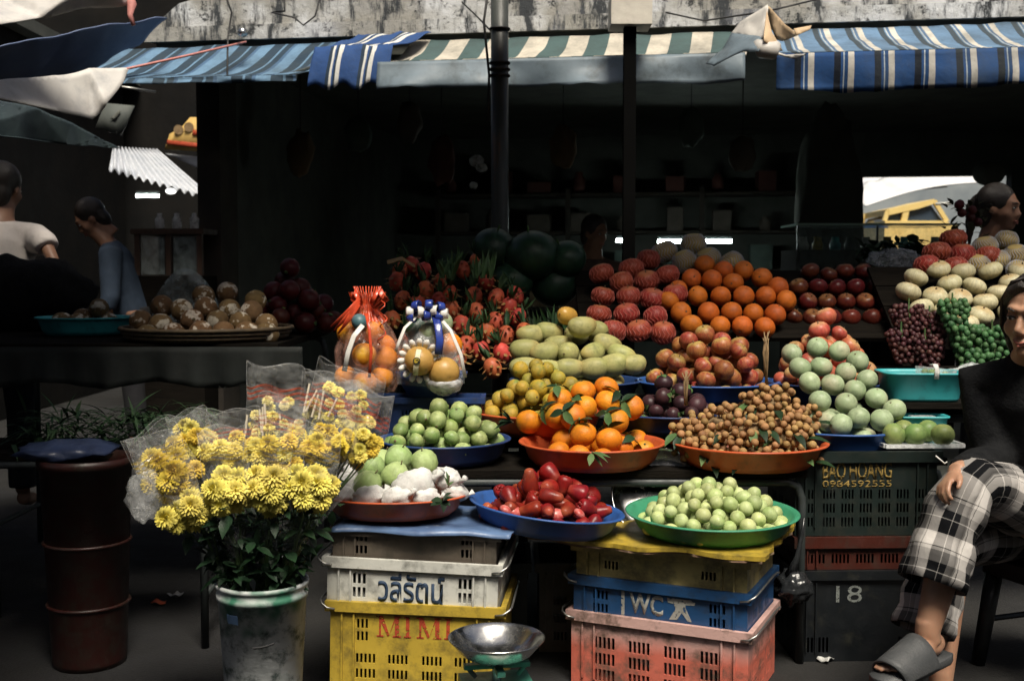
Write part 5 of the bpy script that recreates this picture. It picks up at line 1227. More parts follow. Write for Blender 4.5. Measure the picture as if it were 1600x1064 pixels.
for k, (dx, dz, mt) in enumerate(((-.055, .0, 'ribbon_white'), (-.035, .02, 'ribbon_blue'), (-.02, .0, 'ribbon_white'), (.01, .024, 'ribbon_blue'), (.03, .004, 'ribbon_white'), (.05, .016, 'ribbon_blue'), (.045, -.014, 'ribbon_blue'), (-.05, -.018, 'ribbon_blue'), (0, -.012, 'ribbon_blue'), (.062, -.006, 'ribbon_white'))):
    c = tp + V((dx, -.06, dz + .012)); n_ = 12; a0 = .35*math.sin(k*2.1)
    pts = [c + V((.02*math.sin(a0)*math.cos(2*math.pi*i/n_), .02*math.cos(a0)*math.cos(2*math.pi*i/n_), .017*math.sin(2*math.pi*i/n_))) for i in range(n_ + 1)]
    o = MB().tube(pts, .0135, 6, (1, 0, 0), .12).build('bow_loop', M[mt], root, True); o.matrix_parent_inverse = inv
ribbon([tp + V((.03, -.06, 0)), tp + V((.042, -.1, -.03)), tp + V((.05, -.115, -.08)), tp + V((.045, -.12, -.13))], .0135, M['ribbon_blue'], root, inv, side=(1, 0, 0))
ribbon([tp + V((-.03, -.05, 0)), tp + V((-.07, -.1, -.04)), tp + V((-.09, -.11, -.09)), tp + V((-.1, -.11, -.12))], .006, M['ribbon_white'], root, inv, side=(1, 0, 0))
ribbon([tp + V((.04, -.06, .0)), tp + V((.085, -.09, -.05)), tp + V((.12, -.1, -.13)), tp + V((.135, -.1, -.21))], .006, M['ribbon_white'], root, inv, side=(1, 0, 0))

# ================================================================== SCALE
p = at(776, 995, 2.86); zr = p.z
root = empty('weighing_scale', (p.x, 2.86, 0), rad(10), 'market weighing scale with steel pan in front of the yellow crate', 'scale')
M['scale_green'] = plastic('teal_green_enamel', (.08, .3, .22), .58)
MB().lathe([(0, zr - .058), (.03, zr - .058), (.06, zr - .052), (.09, zr - .036), (.112, zr - .01), (.122, zr), (.1245, zr + .001), (.1235, zr - .002), (.114, zr - .012), (.091, zr - .039), (.06, zr - .056), (.03, zr - .062), (0, zr - .062)], 64).build('pan', M['steel'], root, True)
mb = MB(); mb.box((0, 0, zr - .072), (.17, .02, .012)); mb.box((0, 0, zr - .0725), (.02, .15, .012)); mb.build('pan_support', M['scale_green'], root)
for sx in (-1, 1): MB().tube([(sx*.075, 0, zr - .075), (sx*.055, 0, zr - .1)], .006, 8).build('support_arm', M['dark_steel'] if sx < 0 else M['scale_green'], root)
MB().tube([(0, 0, zr - .08), (0, 0, zr - .12)], .012, 12).build('spindle', M['steel'], root)
mb = MB(); mb.box((0, 0, .115), (.18, .14, .2), (0, 0, 0), 1.1); mb.box((0, 0, .0075), (.22, .17, .015)); bo = mb.build('body', M['scale_green'], root)
mb = MB(); mb.tube([(0, -.071, .12), (0, -.079, .12)], .065, 32); dl_ = mb.build('dial', mat('dial_face', (.7, .7, .66), None, 20, .4), root)
MB().box((0, -.081, .135), (.003, .002, .05)).build('needle', M['ink_red'], dl_)

# ================================================================== LEFT STALL
table('dark_stall_table', at(-60, 540, 4.6).x, at(470, 540, 4.6).x, 4.15, 5.3, 1.0, 'dark table of the left stall carrying brown fruit', 5)
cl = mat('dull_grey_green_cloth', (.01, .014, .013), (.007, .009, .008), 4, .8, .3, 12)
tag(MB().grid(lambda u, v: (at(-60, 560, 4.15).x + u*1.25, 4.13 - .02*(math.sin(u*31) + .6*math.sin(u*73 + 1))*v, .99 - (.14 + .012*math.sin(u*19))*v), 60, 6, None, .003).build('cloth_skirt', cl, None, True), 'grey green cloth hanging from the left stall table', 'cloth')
M['bamboo'] = mat('dark_bamboo', (.11, .075, .04), (.07, .05, .03), 30, .7, .3, 50)
def basket(px, Y, R_, z, label, mt, h=.05):
    p = at(px, 500, Y); root = empty('woven_basket', (p.x, Y, z), 0, label, 'basket')
    MB().lathe([(0, 0), (R_*.9, 0), (R_*.97, h*.8), (R_*.955, h*.8), (R_*.88, .008), (0, .008)], 48).build('body', mt, root, True)
    for k in range(3): MB().tube(arc((0, 0, h*(.3 + .3*k)), R_*(.94 + .03*k), 0, 2*math.pi, 48, 'xy'), .008, 6).build('hoop', mt, root, True)
    mb = MB()
    for i in range(60): a = 2*math.pi*i/60; mb.tube([(R_*.9*math.cos(a), R_*.9*math.sin(a), .002), (R_*1.0*math.cos(a + .06), R_*1.0*math.sin(a + .06), h)], .004, 4)
    tag(mb.build('weave', mt, root), kind='stuff')
    return p
cp = basket(324, 4.43, .325, 1.002, 'flat woven basket of brown fruits with white patches', M['bamboo'])
coc_m = mat('brown_husk_skin', (.15, .085, .035), (.2, .125, .055), 12, .7, .35, 60, rnd=.2, spots=(((.6, .54, .44), 20, .55, .59),))
coc = proto('brown_fruit', MB().ball((0, 0, 0), (.047, .047, .045), 20, 14, None, lambda p: 1 + .03*noise.noise(p*2)), coc_m)
ppart('stem_scar', MB().lathe([(.008, .043), (.006, .0465), (0, .047)], 10), M['stem'], coc)
cl_ = [(355, 457), (318, 462), (399, 471), (254, 479), (283, 484), (322, 482), (360, 485), (392, 487), (220, 502), (247, 512), (271, 522), (314, 519), (355, 519), (387, 518), (412, 512), (430, 520), (233, 522), (300, 500), (340, 502), (375, 505)]
tk = spread([(at(px, py, 4.28 + (525 - py)*.0045), .046) for px, py in cl_], 8, .96)
for p, r in tk:
    dv = V((p.x - cp.x, p.y - 4.43)); k = .285/max(dv.length, .285); p.x = cp.x + dv.x*k; p.y = 4.43 + dv.y*k
scatter([coc], tk, .047, 'brown round fruit with white patches in the flat woven basket', 'brown fruit', 'brown fruits in the woven basket')
for p, r in heap(V((cp.x, 4.45, 0)), .26, 1.015, .16, .046, 91, 1.2, cull=False):
    if all((p - q).length > .085 for q, _ in tk): tk.append((p, r)); o = copy_tree(coc, p, rrot(), r/.047); tag(o, 'brown round fruit with white patches in the flat woven basket', 'brown fruit', 'brown fruits in the woven basket')
T['tq'] = tray(137, 495, 4.75, .2, M['cyan'], 'shaded teal rimmed tray of brown fruit on the far left', up=1.002)
sp_ = heap(T['tq'][1], .18, 1.01, .15, .046, 92, 1.2)
scatter([coc], sp_, .047, 'shaded brown fruit in the teal rimmed tray', 'brown fruit', 'brown fruits in the teal tray')
sh = film('misty_plastic_sheet', (.55, .62, .6), .3, .2)
tag(MB().grid(lambda u, v: (at(290, 450, 4.75).x - .14 + .28*u, 4.75 + .05*noise.noise(V((u*3, v*3, 1))), 1.02 + .26*v*(1 - (2*u-1)**2*.6)), 20, 14, None, .002).build('plastic_sheet', sh, None, True), 'misty plastic sheet standing up behind the brown fruits', 'sheet')
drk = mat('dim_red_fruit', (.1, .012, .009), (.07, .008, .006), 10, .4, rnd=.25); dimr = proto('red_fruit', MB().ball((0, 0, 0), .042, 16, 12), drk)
ppart('calyx', MB().lathe([(.006, .04), (.009, .047), (0, .045)], 8), M['leaf_pale'], dimr)
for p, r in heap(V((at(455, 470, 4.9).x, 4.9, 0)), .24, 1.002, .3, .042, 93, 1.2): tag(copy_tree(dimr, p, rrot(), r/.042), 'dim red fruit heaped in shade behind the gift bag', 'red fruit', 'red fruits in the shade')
# herbs on the lower shelf
table('low_shelf', at(-40, 650, 4.0).x, at(350, 650, 4.0).x, 3.75, 4.12, .66, 'low dark shelf of green herbs in front of the left stall', 3)
hm = mat('dark_herb_leaf', (.02, .05, .02), (.035, .07, .028), 20, .55, rnd=.3); rn = random.Random(77)
for k in range(9):
    p = V((at(60 + 33*k, 640, 3.95).x, 3.93 + .05*math.sin(k*2), .672 + .012*(k % 2))); mb = MB()
    for i in range(60):
        leafmesh(mb, (rn.uniform(-.05, .05), rn.uniform(-.1, .1), rn.uniform(0, .1)), (rn.uniform(-1, 1), rn.uniform(-1, .3), rn.uniform(-.1, .5)), rn.uniform(.05, .13), rn.uniform(.003, .009), (0, 0, 1), rn.uniform(.1, .7))
    tag(mb.build('herb_bundle', hm, None, True, p), 'bundle of dark green herbs on the low shelf', 'herbs', 'herb bundles on the low shelf')
# red barrel with blue bag on top
p = at(152, 720, 3.72); root = empty('plastic_barrel', (p.x, 3.62, 0), 0, 'dark red plastic barrel in the shade at the left', 'barrel'); zt = 1.25 - 290*3.55/1778
mr = plastic('dull_red_barrel_plastic', (.035, .009, .007), .5)
MB().lathe([(0, .0), (.11, .0), (.115, .02), (.14, zt - .03), (.148, zt - .03), (.15, zt), (.142, zt), (.135, zt - .03), (.11, .01), (0, .01)], 48).build('body', mr, root, True)
for z in (.2, .4): MB().tube(arc((0, 0, z), .118 + .035*z, 0, 2*math.pi, 48, 'xy'), .006, 6).build('hoop', mr, root, True)
mb = MB(); mb.ball((0, 0, 0), (.15, .12, .035), 28, 14, None, lambda q: 1 + .22*noise.fractal(q*2, 1, 2, 3))
tag(mb.build('blue_bag', mat('dull_blue_bag', (.03, .045, .1), (.02, .03, .07), 10, .4, .4, 20), None, True, (p.x - .06, 3.62, zt + .02)), 'folded dull blue bag on the dark red barrel', 'bag')
# litter on the ground
for k, (px, py, c, lab) in enumerate(((248, 952, (.5, .12, .06), 'small orange scrap on the dark ground'), (274, 940, (.5, .5, .5), 'tiny white scrap near the orange scrap'), (115, 1003, (.45, .45, .45), 'pale scrap on the ground at bottom left'), (145, 975, (.3, .3, .3), 'grey scrap on the ground at the left'), (1290, 1043, (.5, .5, .48), 'white scrap on the ground before the number 18 crate'))):
    Yg = 1.25*F/(py - 430); pg = at(px, py, Yg); mb = MB()
    mb.grid(lambda u, v: ((u-.5)*.05, (v-.5)*.04, .012 + .006*math.sin(u*6 + k) + .004*math.cos(v*7)), 5, 5, None, .002)
    tag(mb.build('litter_scrap', mat('scrap_%d' % k, c), None, True, (pg.x, pg.y, .0), (0, 0, k)), lab, 'litter', 'scraps on the ground')
# ================================================================== PEOPLE
M['skin'] = mat('warm_skin', (.42, .235, .15), (.37, .2, .125), 10, .48, .06, 160, sss=.08)
M['skin_dark'] = mat('tanned_skin', (.3, .16, .1), (.26, .13, .08), 10, .5, .06, 160)
M['hair'] = mat('black_hair', (.014, .011, .01), (.03, .023, .019), 40, .34, .5, 90, stretch=(6, 6, .6))
M['eye_white'] = mat('eye_white', (.6, .57, .53), None, 10, .2); M['iris'] = mat('dark_iris', (.02, .012, .008), None, 10, .1); M['lip'] = mat('lip_skin', (.36, .12, .09), None, 10, .4)
M['black_knit'] = mat('black_knit', (.008, .0085, .0095), (.014, .0145, .0155), 30, .95, .4, 120, spec=.1)
M['rubber'] = mat('charcoal_rubber', (.045, .048, .05), (.06, .062, .064), 20, .55, .2, 200)
def frame(o, fwd, tilt=0, roll=0):
    f = V(fwd).normalized(); s = f.cross(V((0, 0, 1))).normalized(); u = s.cross(f)
    R3 = Matrix((s, f, u)).transposed()
    return Matrix.Translation(o) @ R3.to_4x4() @ Matrix.Rotation(roll, 4, 'Y') @ Matrix.Rotation(-tilt, 4, 'X')
def add_head(mb, Mh, s=1.0):
    t_ = MB()
    t_.ball((0, -.012, .035), (.074, .092, .083), 24, 16); t_.ball((0, .022, -.02), (.062, .068, .085), 24, 16); t_.ball((0, .034, -.078), (.042, .046, .032), 16, 12)
    for q in (-1, 1):
        t_.ball((q*.036, .056, -.026), (.026, .024, .028), 14, 10); t_.ball((q*.0745, -.008, -.012), (.01, .02, .03), 12, 10); t_.ball((q*.0105, .096, -.03), (.0095, .011, .008), 10, 8)
        t_.ball((q*.03, .073, .012), (.018, .014, .011), 12, 8)
    t_.tube([(0, .082, .022), (0, .094, .0), (0, .106, -.022), (0, .1, -.03)], [.009, .01, .0125, .01], 10)
    t_.tube([(-.045, .066, .034), (-.022, .084, .036), (0, .089, .033), (.022, .084, .036), (.045, .066, .034)], [.008, .01, .009, .01, .008], 8)
    t_.tube([(-.024, .08, -.058), (-.008, .093, -.0555), (0, .093, -.057), (.008, .093, -.0555), (.024, .08, -.058)], [.003, .0065, .006, .0065, .003], 8)
    t_.tube([(-.022, .08, -.063), (0, .093, -.067), (.022, .08, -.063)], [.003, .0075, .003], 8); t_.ball((0, .07, -.09), (.022, .018, .016), 12, 8)
    t_.tube([(0, -.02, -.05), (0, -.03, -.11), (0, -.035, -.17)], [.05, .048, .055], 16)
    mb.add([tuple(V(p)*s) for p in t_.v], t_.f, Mh)
def face_parts(root, inv, Mh, s=1.0):
    def P(name, t_, mt):
        mb = MB(); mb.add([tuple(V(p)*s) for p in t_.v], t_.f, Mh); o = mb.build(name, mt, root, True); o.matrix_parent_inverse = inv; return o
    for q in (-1, 1):
        ey = P('eye', MB().ball((q*.03, .0795, .008), (.0125, .0095, .0062), 14, 10), M['eye_white']); ir = P('iris', MB().ball((q*.03, .0865, .008), (.0052, .0035, .0052), 12, 8), M['iris']); ir.parent = ey; ir.matrix_parent_inverse = Matrix.Identity(4)
        P('upper_eyelid', MB().tube([(q*.016, .083, .0105), (q*.03, .0885, .0145), (q*.045, .078, .0105)], [.0018, .0026, .0018], 6), M['hair'])
        P('eyebrow', MB().tube([(q*.014, .0945, .031), (q*.03, .09, .0365), (q*.047, .0735, .033)], [.0024, .0034, .0018], 6), M['hair'])
    P('lips', MB().tube([(-.023, .084, -.0555), (-.008, .098, -.0575), (0, .0985, -.06), (.008, .098, -.0575), (.023, .084, -.0555)], [.0015, .0036, .003, .0036, .0015], 8), M['lip'])
    P('lips', MB().tube([(-.018, .0855, -.0625), (0, .1, -.068), (.018, .0855, -.0625)], [.0015, .004, .0015], 8), M['lip'])
def add_hand(mb, Mh, curl=.5, sgn=1):
    """wrist at origin, fingers along +Y, palm towards -Z, thumb on sgn*X"""
    t_ = MB(); t_.ball((0, .045, 0), (.04, .052, .014), 16, 10); t_.tube([(0, -.03, 0), (0, .0, 0), (0, .03, 0)], [.025, .026, .032], 12, (1, 0, 0), .6)
    for k, (x, L) in enumerate(((.03, .066), (.0105, .074), (-.0095, .069), (-.028, .054))):
        a = 0; p = V((x*sgn, .082 - abs(x - .005)*.25, .002)); pts = [V((x*sgn*.85, .05, 0)), p]; c = curl * (1 + .12*k)
        for sg, fr in enumerate((.45, .32, .23)):
            a += c * (.55 if sg == 0 else .8); p = p + V((x*sgn*.04, math.cos(a), -math.sin(a))) * L*fr; pts.append(p.copy())
        t_.tube(pts, [.009, .0095, .0088, .008, .0062], 10)
    t_.tube([(.02*sgn, .018, -.004), (.043*sgn, .042, -.008), (.054*sgn, .066, -.016), (.052*sgn, .088, -.024)], [.013, .012, .0102, .0075], 10)
    mb.add(t_.v, t_.f, Mh)
def fuse(mb, name, mt, root, inv, vox, sm=4):
    o = mb.build(name, mt, root, True); bake(o, [('REMESH', dict(mode='VOXEL', voxel_size=vox, use_smooth_shade=True)), ('SMOOTH', dict(factor=.5, iterations=sm))]); o.matrix_parent_inverse = inv; return o
# ---- the seated woman
t = NT('black_white_plaid'); uv = t.n('ShaderNodeTexCoord').outputs['UV']; sx = t.n('ShaderNodeSeparateXYZ'); t.l(uv, sx.inputs[0])
def band(s, per, off):
    f = t.math('FRACT', t.math('ADD', t.math('DIVIDE', s, per), off))
    return ramp(t, f, [(0, (.9, .9, .9)), (.24, (.12, .12, .12)), (.26, (.75, .75, .75)), (.32, (.35, .35, .35)), (.52, (0, 0, 0)), (.68, (.55, .55, .55)), (.70, (0, 0, 0)), (.97, (.8, .8, .8))])
a_, b_ = band(sx.outputs[0], .125, .1), band(sx.outputs[1], .15, .3)
mx = t.mix(.5, a_, b_); weave = t.math('MULTIPLY', t.math('SINE', t.math('MULTIPLY', sx.outputs[1], 2600.0)), .06)
pl2 = t.mix(mx, (.008, .009, .012), (.72, .69, .66)); gm = t.n('ShaderNodeGamma'); t.l(pl2, gm.inputs[0]); gm.inputs[1].default_value = 1.25
t.l(gm.outputs[0], t.b.inputs['Base Color']); t.b.inputs['Roughness'].default_value = .9; t.b.inputs['Specular IOR Level'].default_value = .15
bq = t.n('ShaderNodeBump'); bq.inputs['Strength'].default_value = .3; bq.inputs['Distance'].default_value = .02; t.l(t.noise(t.coords(), 18, 3), bq.inputs['Height']); t.l(bq.outputs[0], t.b.inputs['Normal']); M['plaid'] = t.m
root = empty('person', (1.62, 3.45, 0), 0, 'seated woman in black top and black white plaid trousers with dark slides', 'person'); inv = Matrix.Translation(-root.location)
FW = V((-.76, -.65, 0)); RT = V((-.65, .76, 0))
hd = at(1616, 494, 3.28); Mh = frame(hd, (-.74, -.67, 0), rad(10), rad(-4))
nk = V((1.535, 3.35, .985)); pelv = V((1.70, 3.52, .46)); ch = V((1.58, 3.40, .78))
shr = nk + RT*.165 + V((0, 0, -.07)); shl = nk - RT*.165 + V((0, 0, -.07))
hand_r = at(1494, 737, 3.13); elr = V((1.44, 3.36, .70)); hand_l = V((1.60, 3.2, .64)); ell = V((1.76, 3.26, .7))
k1 = V((1.268, 3.15, .665)); an1 = at(1449, 985, 3.09); k2 = V((1.30, 3.34, .46)); an2 = at(1470, 1062, 3.27)
hip1 = pelv - RT*.08; hip2 = pelv + RT*.08
mb = MB(); add_head(mb, Mh)
mb.tube([hd + V((.02, .02, -.09)), nk, ch, (ch + pelv)/2, pelv], [.055, .075, .12, .115, .14], 20, RT, [1, .8, .68, .72, .8])
for sh, el, ha, sg in ((shr, elr, hand_r, 1), (shl, ell, hand_l, -1)):
    mb.tube([nk, sh, (sh + el)/2, el, (el + ha)/2, ha], [.05, .052, .044, .037, .036, .026], 14)
d_ = (hand_r - elr).normalized()
Mq = frame(hand_r, (-.86, -.35, -.1), rad(28), rad(25)) @ Matrix.Diagonal((.84, .84, .84, 1)); add_hand(mb, Mq, .75, -1)
Ml = frame(hand_l, (-.8, -.5, -.1), rad(15), rad(-10)); add_hand(mb, Ml, .55, 1)
for hp, kn, an in ((hip1, k1, an1), (hip2, k2, an2)):
    mb.tube([pelv, hp, (hp + kn)/2, kn, (kn*.62 + an*.38), an], [.11, .095, .08, .058, .054, .034], 16)
def add_foot(mb, an, toe_dir, L=.235, drop=.055):
    d = V(toe_dir).normalized(); s = d.cross(V((0, 0, 1))).normalized(); heel = an - d*.045 + V((0, 0, -drop)); to = heel + d*L
    mb.tube([an + V((0, 0, .03)), an, an*.4 + heel*.6 + d*.02], [.033, .034, .034], 14); mb.ball(heel + V((0, 0, .012)) + d*.012, (.03, .03, .03), 14, 10)
    mb.tube([heel + d*.01, heel + d*L*.35 + V((0, 0, .018)), heel + d*L*.62 + V((0, 0, .006)), heel + d*L*.86], [.027, .033, .038, .026], 14, s, [.9, .75, .5, .42])
    for k in range(5): 
        b = heel + d*(L*.78 - abs(k - 1)*.006) + s*(.03 - .0145*k); mb.tube([b, b + d*(.042 - .004*k) + V((0, 0, .0)), b + d*(.055 - .005*k) - V((0, 0, .004))], [.011 - .001*k, .0105 - .001*k, .007], 8)
    return heel, to, d, s
td1 = V((-.78, -.56, -.1)); f1 = add_foot(mb, an1 + V((0, 0, .0)), td1); td2 = V((-.75, -.62, -.1)); f2 = add_foot(mb, an2, td2)
fuse(mb, 'body', M['skin'], root, inv, .0048, 5)
face_parts(root, inv, Mh)
def slide(f, up):
    heel, to, d, s = f; L = .255; sr = empty('slide_sandal', heel, 0); sr.parent = root; sr.matrix_parent_inverse = inv; iv = Matrix.Translation(-heel)
    nrm = s.cross(d).normalized(); nrm = nrm if nrm.z > 0 else -nrm; b0 = heel - d*.03 - nrm*.022
    ol = [(0, .028), (.02, .036), (.08, .037), (.14, .043), (.2, .046), (.245, .036), (.262, .012), (.262, -.012), (.245, -.034), (.2, -.043), (.14, -.04), (.08, -.036), (.02, -.036), (0, -.028)]; n = len(ol)
    mb = MB(); lv = [(-.026, .94), (-.02, 1.0), (-.004, 1.02), (.0, .98)]; vs = []
    for (h, q) in lv: vs += [b0 + d*(x*1.14) + s*(y*q*1.08) + nrm*(h + .012*max(0, (x-.18)/.08)) for x, y in ol]
    mb.add(vs, [(k*n+i, k*n+(i+1) % n, (k+1)*n+(i+1) % n, (k+1)*n+i) for k in range(len(lv)-1) for i in range(n)] + [tuple(reversed(range(n))), tuple(range((len(lv)-1)*n, len(lv)*n))])
    o = mb.build('sole', M['rubber'], sr, True); o.matrix_parent_inverse = iv
    def vamp(u, v):
        a = math.pi * (u*1.06 - .03); x = .1 + .14*v + .02*math.sin(math.pi*u); w_ = .052 - .004*v; hh = .086 - .036*v
        return b0 + d*x + s*(w_*math.cos(a)) + nrm*(-.008 + hh*max(-.1, math.sin(a))**.85 if math.sin(a) > 0 else -.008)
    o = MB().grid(vamp, 20, 8, None, .007).build('upper_band', M['rubber'], sr, True); o.matrix_parent_inverse = iv
slide(f1, 1); slide(f2, 1)
def trouser(name, pts, rs, fl, side, seed, u0):
    P = []; RR = []; FF = []                          # resample
    for i in range(len(pts)-1):
        for k in range(7): 
            q = k/7; q2 = q*q*(3-2*q); P.append(V(pts[i])*(1-q) + V(pts[i+1])*q); RR.append(rs[i]*(1-q2) + rs[i+1]*q2); FF.append(fl[i]*(1-q) + fl[i+1]*q)
    P.append(V(pts[-1])); RR.append(rs[-1]); FF.append(fl[-1])
    for _ in range(3): P = [P[0]] + [(P[i-1] + P[i]*2 + P[i+1])/4 for i in range(1, len(P)-1)] + [P[-1]]
    mb = MB(); mb.tube(P, RR, 32, side, FF, False, (u0, seed*.07, .1))
    nv = []
    for i, p in enumerate(mb.v):
        r_ = i // 33; c = P[r_]; dd = V(p) - c; k = noise.fractal(V(p)*9 + V((seed, 0, 0)), 1, 2, 2)*.14 + .06*math.sin(r_*1.3 + (i % 33)*.35); k *= min(1, r_/4 + .2)
        if i % 33 == 32: nv.append(nv[i-32]); continue
        nv.append(tuple(c + dd*(1 + k)))
    mb.v = nv; o = mb.build(name, M['plaid'], root, True); bake(o, [('SOLIDIFY', dict(thickness=.004, offset=0))]); o.matrix_parent_inverse = inv; return o
h1 = at(1455, 912, 3.10); trouser('trouser_leg', [hip1 + V((.03, .02, .03)), (hip1 + k1)/2 + V((0, 0, .01)), k1 + V((.012, .01, .012)), k1*.5 + h1*.5 + V((.0, .01, 0)), h1], [.115, .102, .086, .094, .108], [.9, .92, .88, .82, .74], (.4, -.6, .5), 1.0, .03)
h2 = at(1440, 985, 3.26); trouser('trouser_leg', [hip2 + V((.03, .02, .0)), (hip2 + k2)/2, k2 + V((.0, .0, .012)), k2*.5 + h2*.5, h2], [.115, .1, .088, .096, .108], [.9, .9, .88, .8, .7], (.6, -.5, .4), 5.0, .06)
mb = MB()
mb.tube([nk + V((.0, .0, .035)), nk, nk + V((.01, .01, -.09)), ch, (ch + pelv)/2, pelv + V((0, 0, .02))], [.062, .085, .165, .168, .15, .165], 24, RT, [1, .85, .66, .72, .8, .85])
for sh, el, ha in ((shr, elr, hand_r), (shl, ell, hand_l)):
    mb.tube([nk + V((0, 0, -.03)), sh, (sh + el)/2, el, (el + ha)/2, ha*.86 + el*.14], [.07, .076, .066, .058, .054, .042], 16)
fuse(mb, 'black_top', M['black_knit'], root, inv, .009, 6)
t_ = MB(); t_.ball((0, -.026, .04), (.084, .096, .092), 24, 16); t_.ball((0, -.05, -.03), (.075, .06, .1), 20, 14)
for q in (-1, 1):
    t_.tube([(q*.006, .06, .104), (q*.04, .054, .082), (q*.068, .028, .04), (q*.08, .0, -.03), (q*.07, -.02, -.1), (q*.05, -.05, -.14)], [.014, .018, .017, .016, .018, .012], 10)
mb = MB(); mb.add(t_.v, t_.f, Mh); fuse(mb, 'hair', M['hair'], root, inv, .006, 5)
rn = random.Random(6); t_ = MB()
for k in range(90):
    a = rn.uniform(-1, 1); q = 1 if a > 0 else -1; b = abs(a)
    y0 = .06 - .13*rn.random(); t_.tube([(q*.004, y0*.9, .122 - .3*(y0 - .02)**2*10*.1), (q*(.03 + .016*b), y0*.95, .108), (q*(.068 + .012*b), y0*.75, .05), (q*(.08 + .006*b), y0*.6 - .004, -.03), (q*(.074 + .01*b), y0*.3 - .03, -.09), (q*(.05 + .012*b), -.06, -.13 - .03*rn.random())], [.002, .003, .003, .003, .0025, .001], 5)
mb = MB(); mb.add(t_.v, t_.f, Mh); o = mb.build('hair_strands', M['hair'], root, True); o.matrix_parent_inverse = inv; o['kind'] = 'stuff'
# low stool she sits on
root = empty('plastic_stool', (1.72, 3.5, 0), rad(20), 'low dark plastic stool under the seated woman', 'stool')
mb = MB(); mb.box((0, 0, .345), (.36, .36, .03)); mb.box((0, 0, .318), (.33, .33, .03)); mb.build('seat', M['p_black'], root)
for sx_ in (-1, 1):
    for sy in (-1, 1): MB().tube([(sx_*.14, sy*.14, .31), (sx_*.17, sy*.17, 0)], [.028, .022], 10).build('leg', M['p_black'], root, True)
for sy in (-1, 1): MB().tube([(-.155, sy*.155, .15), (.155, sy*.155, .15)], .01, 8).build('crossbar', M['p_black'], root)
# sugar straw or toothpick held in the hand
tag(MB().tube([at(1462, 712, 3.17), at(1476, 724, 3.17), at(1480, 721, 3.17)], [.0022, .002, .0016], 6).build('bent_straw', M['ribbon_white'], None, True), 'thin bent white straw held by the seated woman', 'straw')
# ---- people further back
def figure(label, base, fwd, H, shirt, pants, skin, lean=0.0, hdir=None, htilt=0.0, arm=None, group=None, cap=None, hair_tail=True):
    root = empty('person', base, 0, label, 'person'); base = V(base); inv = Matrix.Translation(-base)
    f = V(fwd).normalized(); s = f.cross(V((0, 0, 1))).normalized(); k = H/1.6; up = (V((0, 0, 1))*math.cos(lean) + f*math.sin(lean))
    pv = base + V((0, 0, .88*k)); chs = pv + up*.3*k; nk_ = pv + up*.48*k; hd_ = nk_ + (up*.9 + f*.25).normalized()*.2*k
    Mh_ = frame(hd_, hdir or fwd, htilt + lean*.6); mb = MB(); add_head(mb, Mh_, k*.98)
    mb.tube([hd_ - up*.08, nk_, chs, pv], [.05*k, .07*k, .12*k, .13*k], 16, s, [1, .8, .68, .8]); sl2 = []
    for q in (-1, 1):
        sh = nk_ + s*q*.17*k - up*.06*k
        el, ha = (arm[0 if q < 0 else 1]) if arm and arm[0 if q < 0 else 1] else (sh + V((0, 0, -.28*k)) + s*q*.04, sh + V((0, 0, -.52*k)) + f*.1)
        el, ha = V(el), V(ha); mb.tube([nk_, sh, el, ha], [.05*k, .05*k, .036*k, .026*k], 12); add_hand(mb, frame(ha, (ha - el).normalized() if abs((ha-el).normalized().z) < .95 else (f + V((0, 0, -2))).normalized()), .5, q); sl2.append((sh, el, ha))
    lg = []
    for q in (-1, 1):
        hp = pv + s*q*.09*k; kn = base + s*q*.1*k + V((0, 0, .46*k)) + f*.03; an = base + s*q*.1*k + V((0, 0, .08)); mb.tube([pv, hp, kn, an], [.12*k, .09*k, .055*k, .035*k], 12); lg.append((hp, kn, an)); mb.tube([an + V((0, 0, -.03)), an + f*.1 + V((0, 0, -.05)), an + f*.18 + V((0, 0, -.06))], [.035, .035, .02], 10)
    fuse(mb, 'body', skin, root, inv, .011, 3); face_parts(root, inv, Mh_, k*.98)
    mb = MB(); mb.tube([nk_ + up*.01, nk_ - up*.08*k, chs, (chs + pv)/2, pv - V((0, 0, .06))], [.075*k, .16*k, .165*k, .15*k, .165*k], 20, s, [.85, .66, .72, .78, .82])
    for sh, el, ha in sl2: mb.tube([nk_ - up*.03, sh, el, el*.75 + ha*.25], [.065*k, .075*k, .06*k, .058*k], 14)
    fuse(mb, 'shirt', shirt, root, inv, .012, 5)
    mb = MB(); mb.tube([pv + V((0, 0, .06)), pv - V((0, 0, .08))], [.15*k, .16*k], 18, s, .8)
    for hp, kn, an in lg: mb.tube([hp, kn, an + V((0, 0, .02))], [.1*k, .075*k, .065*k], 14)
    fuse(mb, 'trousers', pants, root, inv, .013, 5)
    t_ = MB(); t_.ball((0, -.026, .04), (.086, .098, .094), 20, 14); t_.ball((0, -.055, -.03), (.072, .055, .085), 18, 12)
    if hair_tail: t_.tube([(0, -.11, .05), (.005, -.14, .0), (.015, -.13, -.1), (.02, -.12, -.2)], [.03, .032, .026, .008], 10)
    mb = MB(); mb.add([tuple(V(p)*k) for p in t_.v], t_.f, Mh_); fuse(mb, 'hair', M['hair'], root, inv, .01, 4)
    return root
wsh = mat('white_shirt_cotton', (.68, .62, .58), (.6, .55, .52), 8, .85, .3, 40); bsh = mat('steel_blue_shirt', (.035, .055, .09), (.02, .035, .06), 8, .85, .3, 40); brs = mat('brown_shirt', (.12, .08, .06), (.09, .06, .045), 8, .85); dks = mat('dark_trousers', (.015, .015, .018), None, 10, .9)
p = at(-8, 500, 5.4); hr = at(86, 412, 5.3); er = at(70, 380, 5.36)
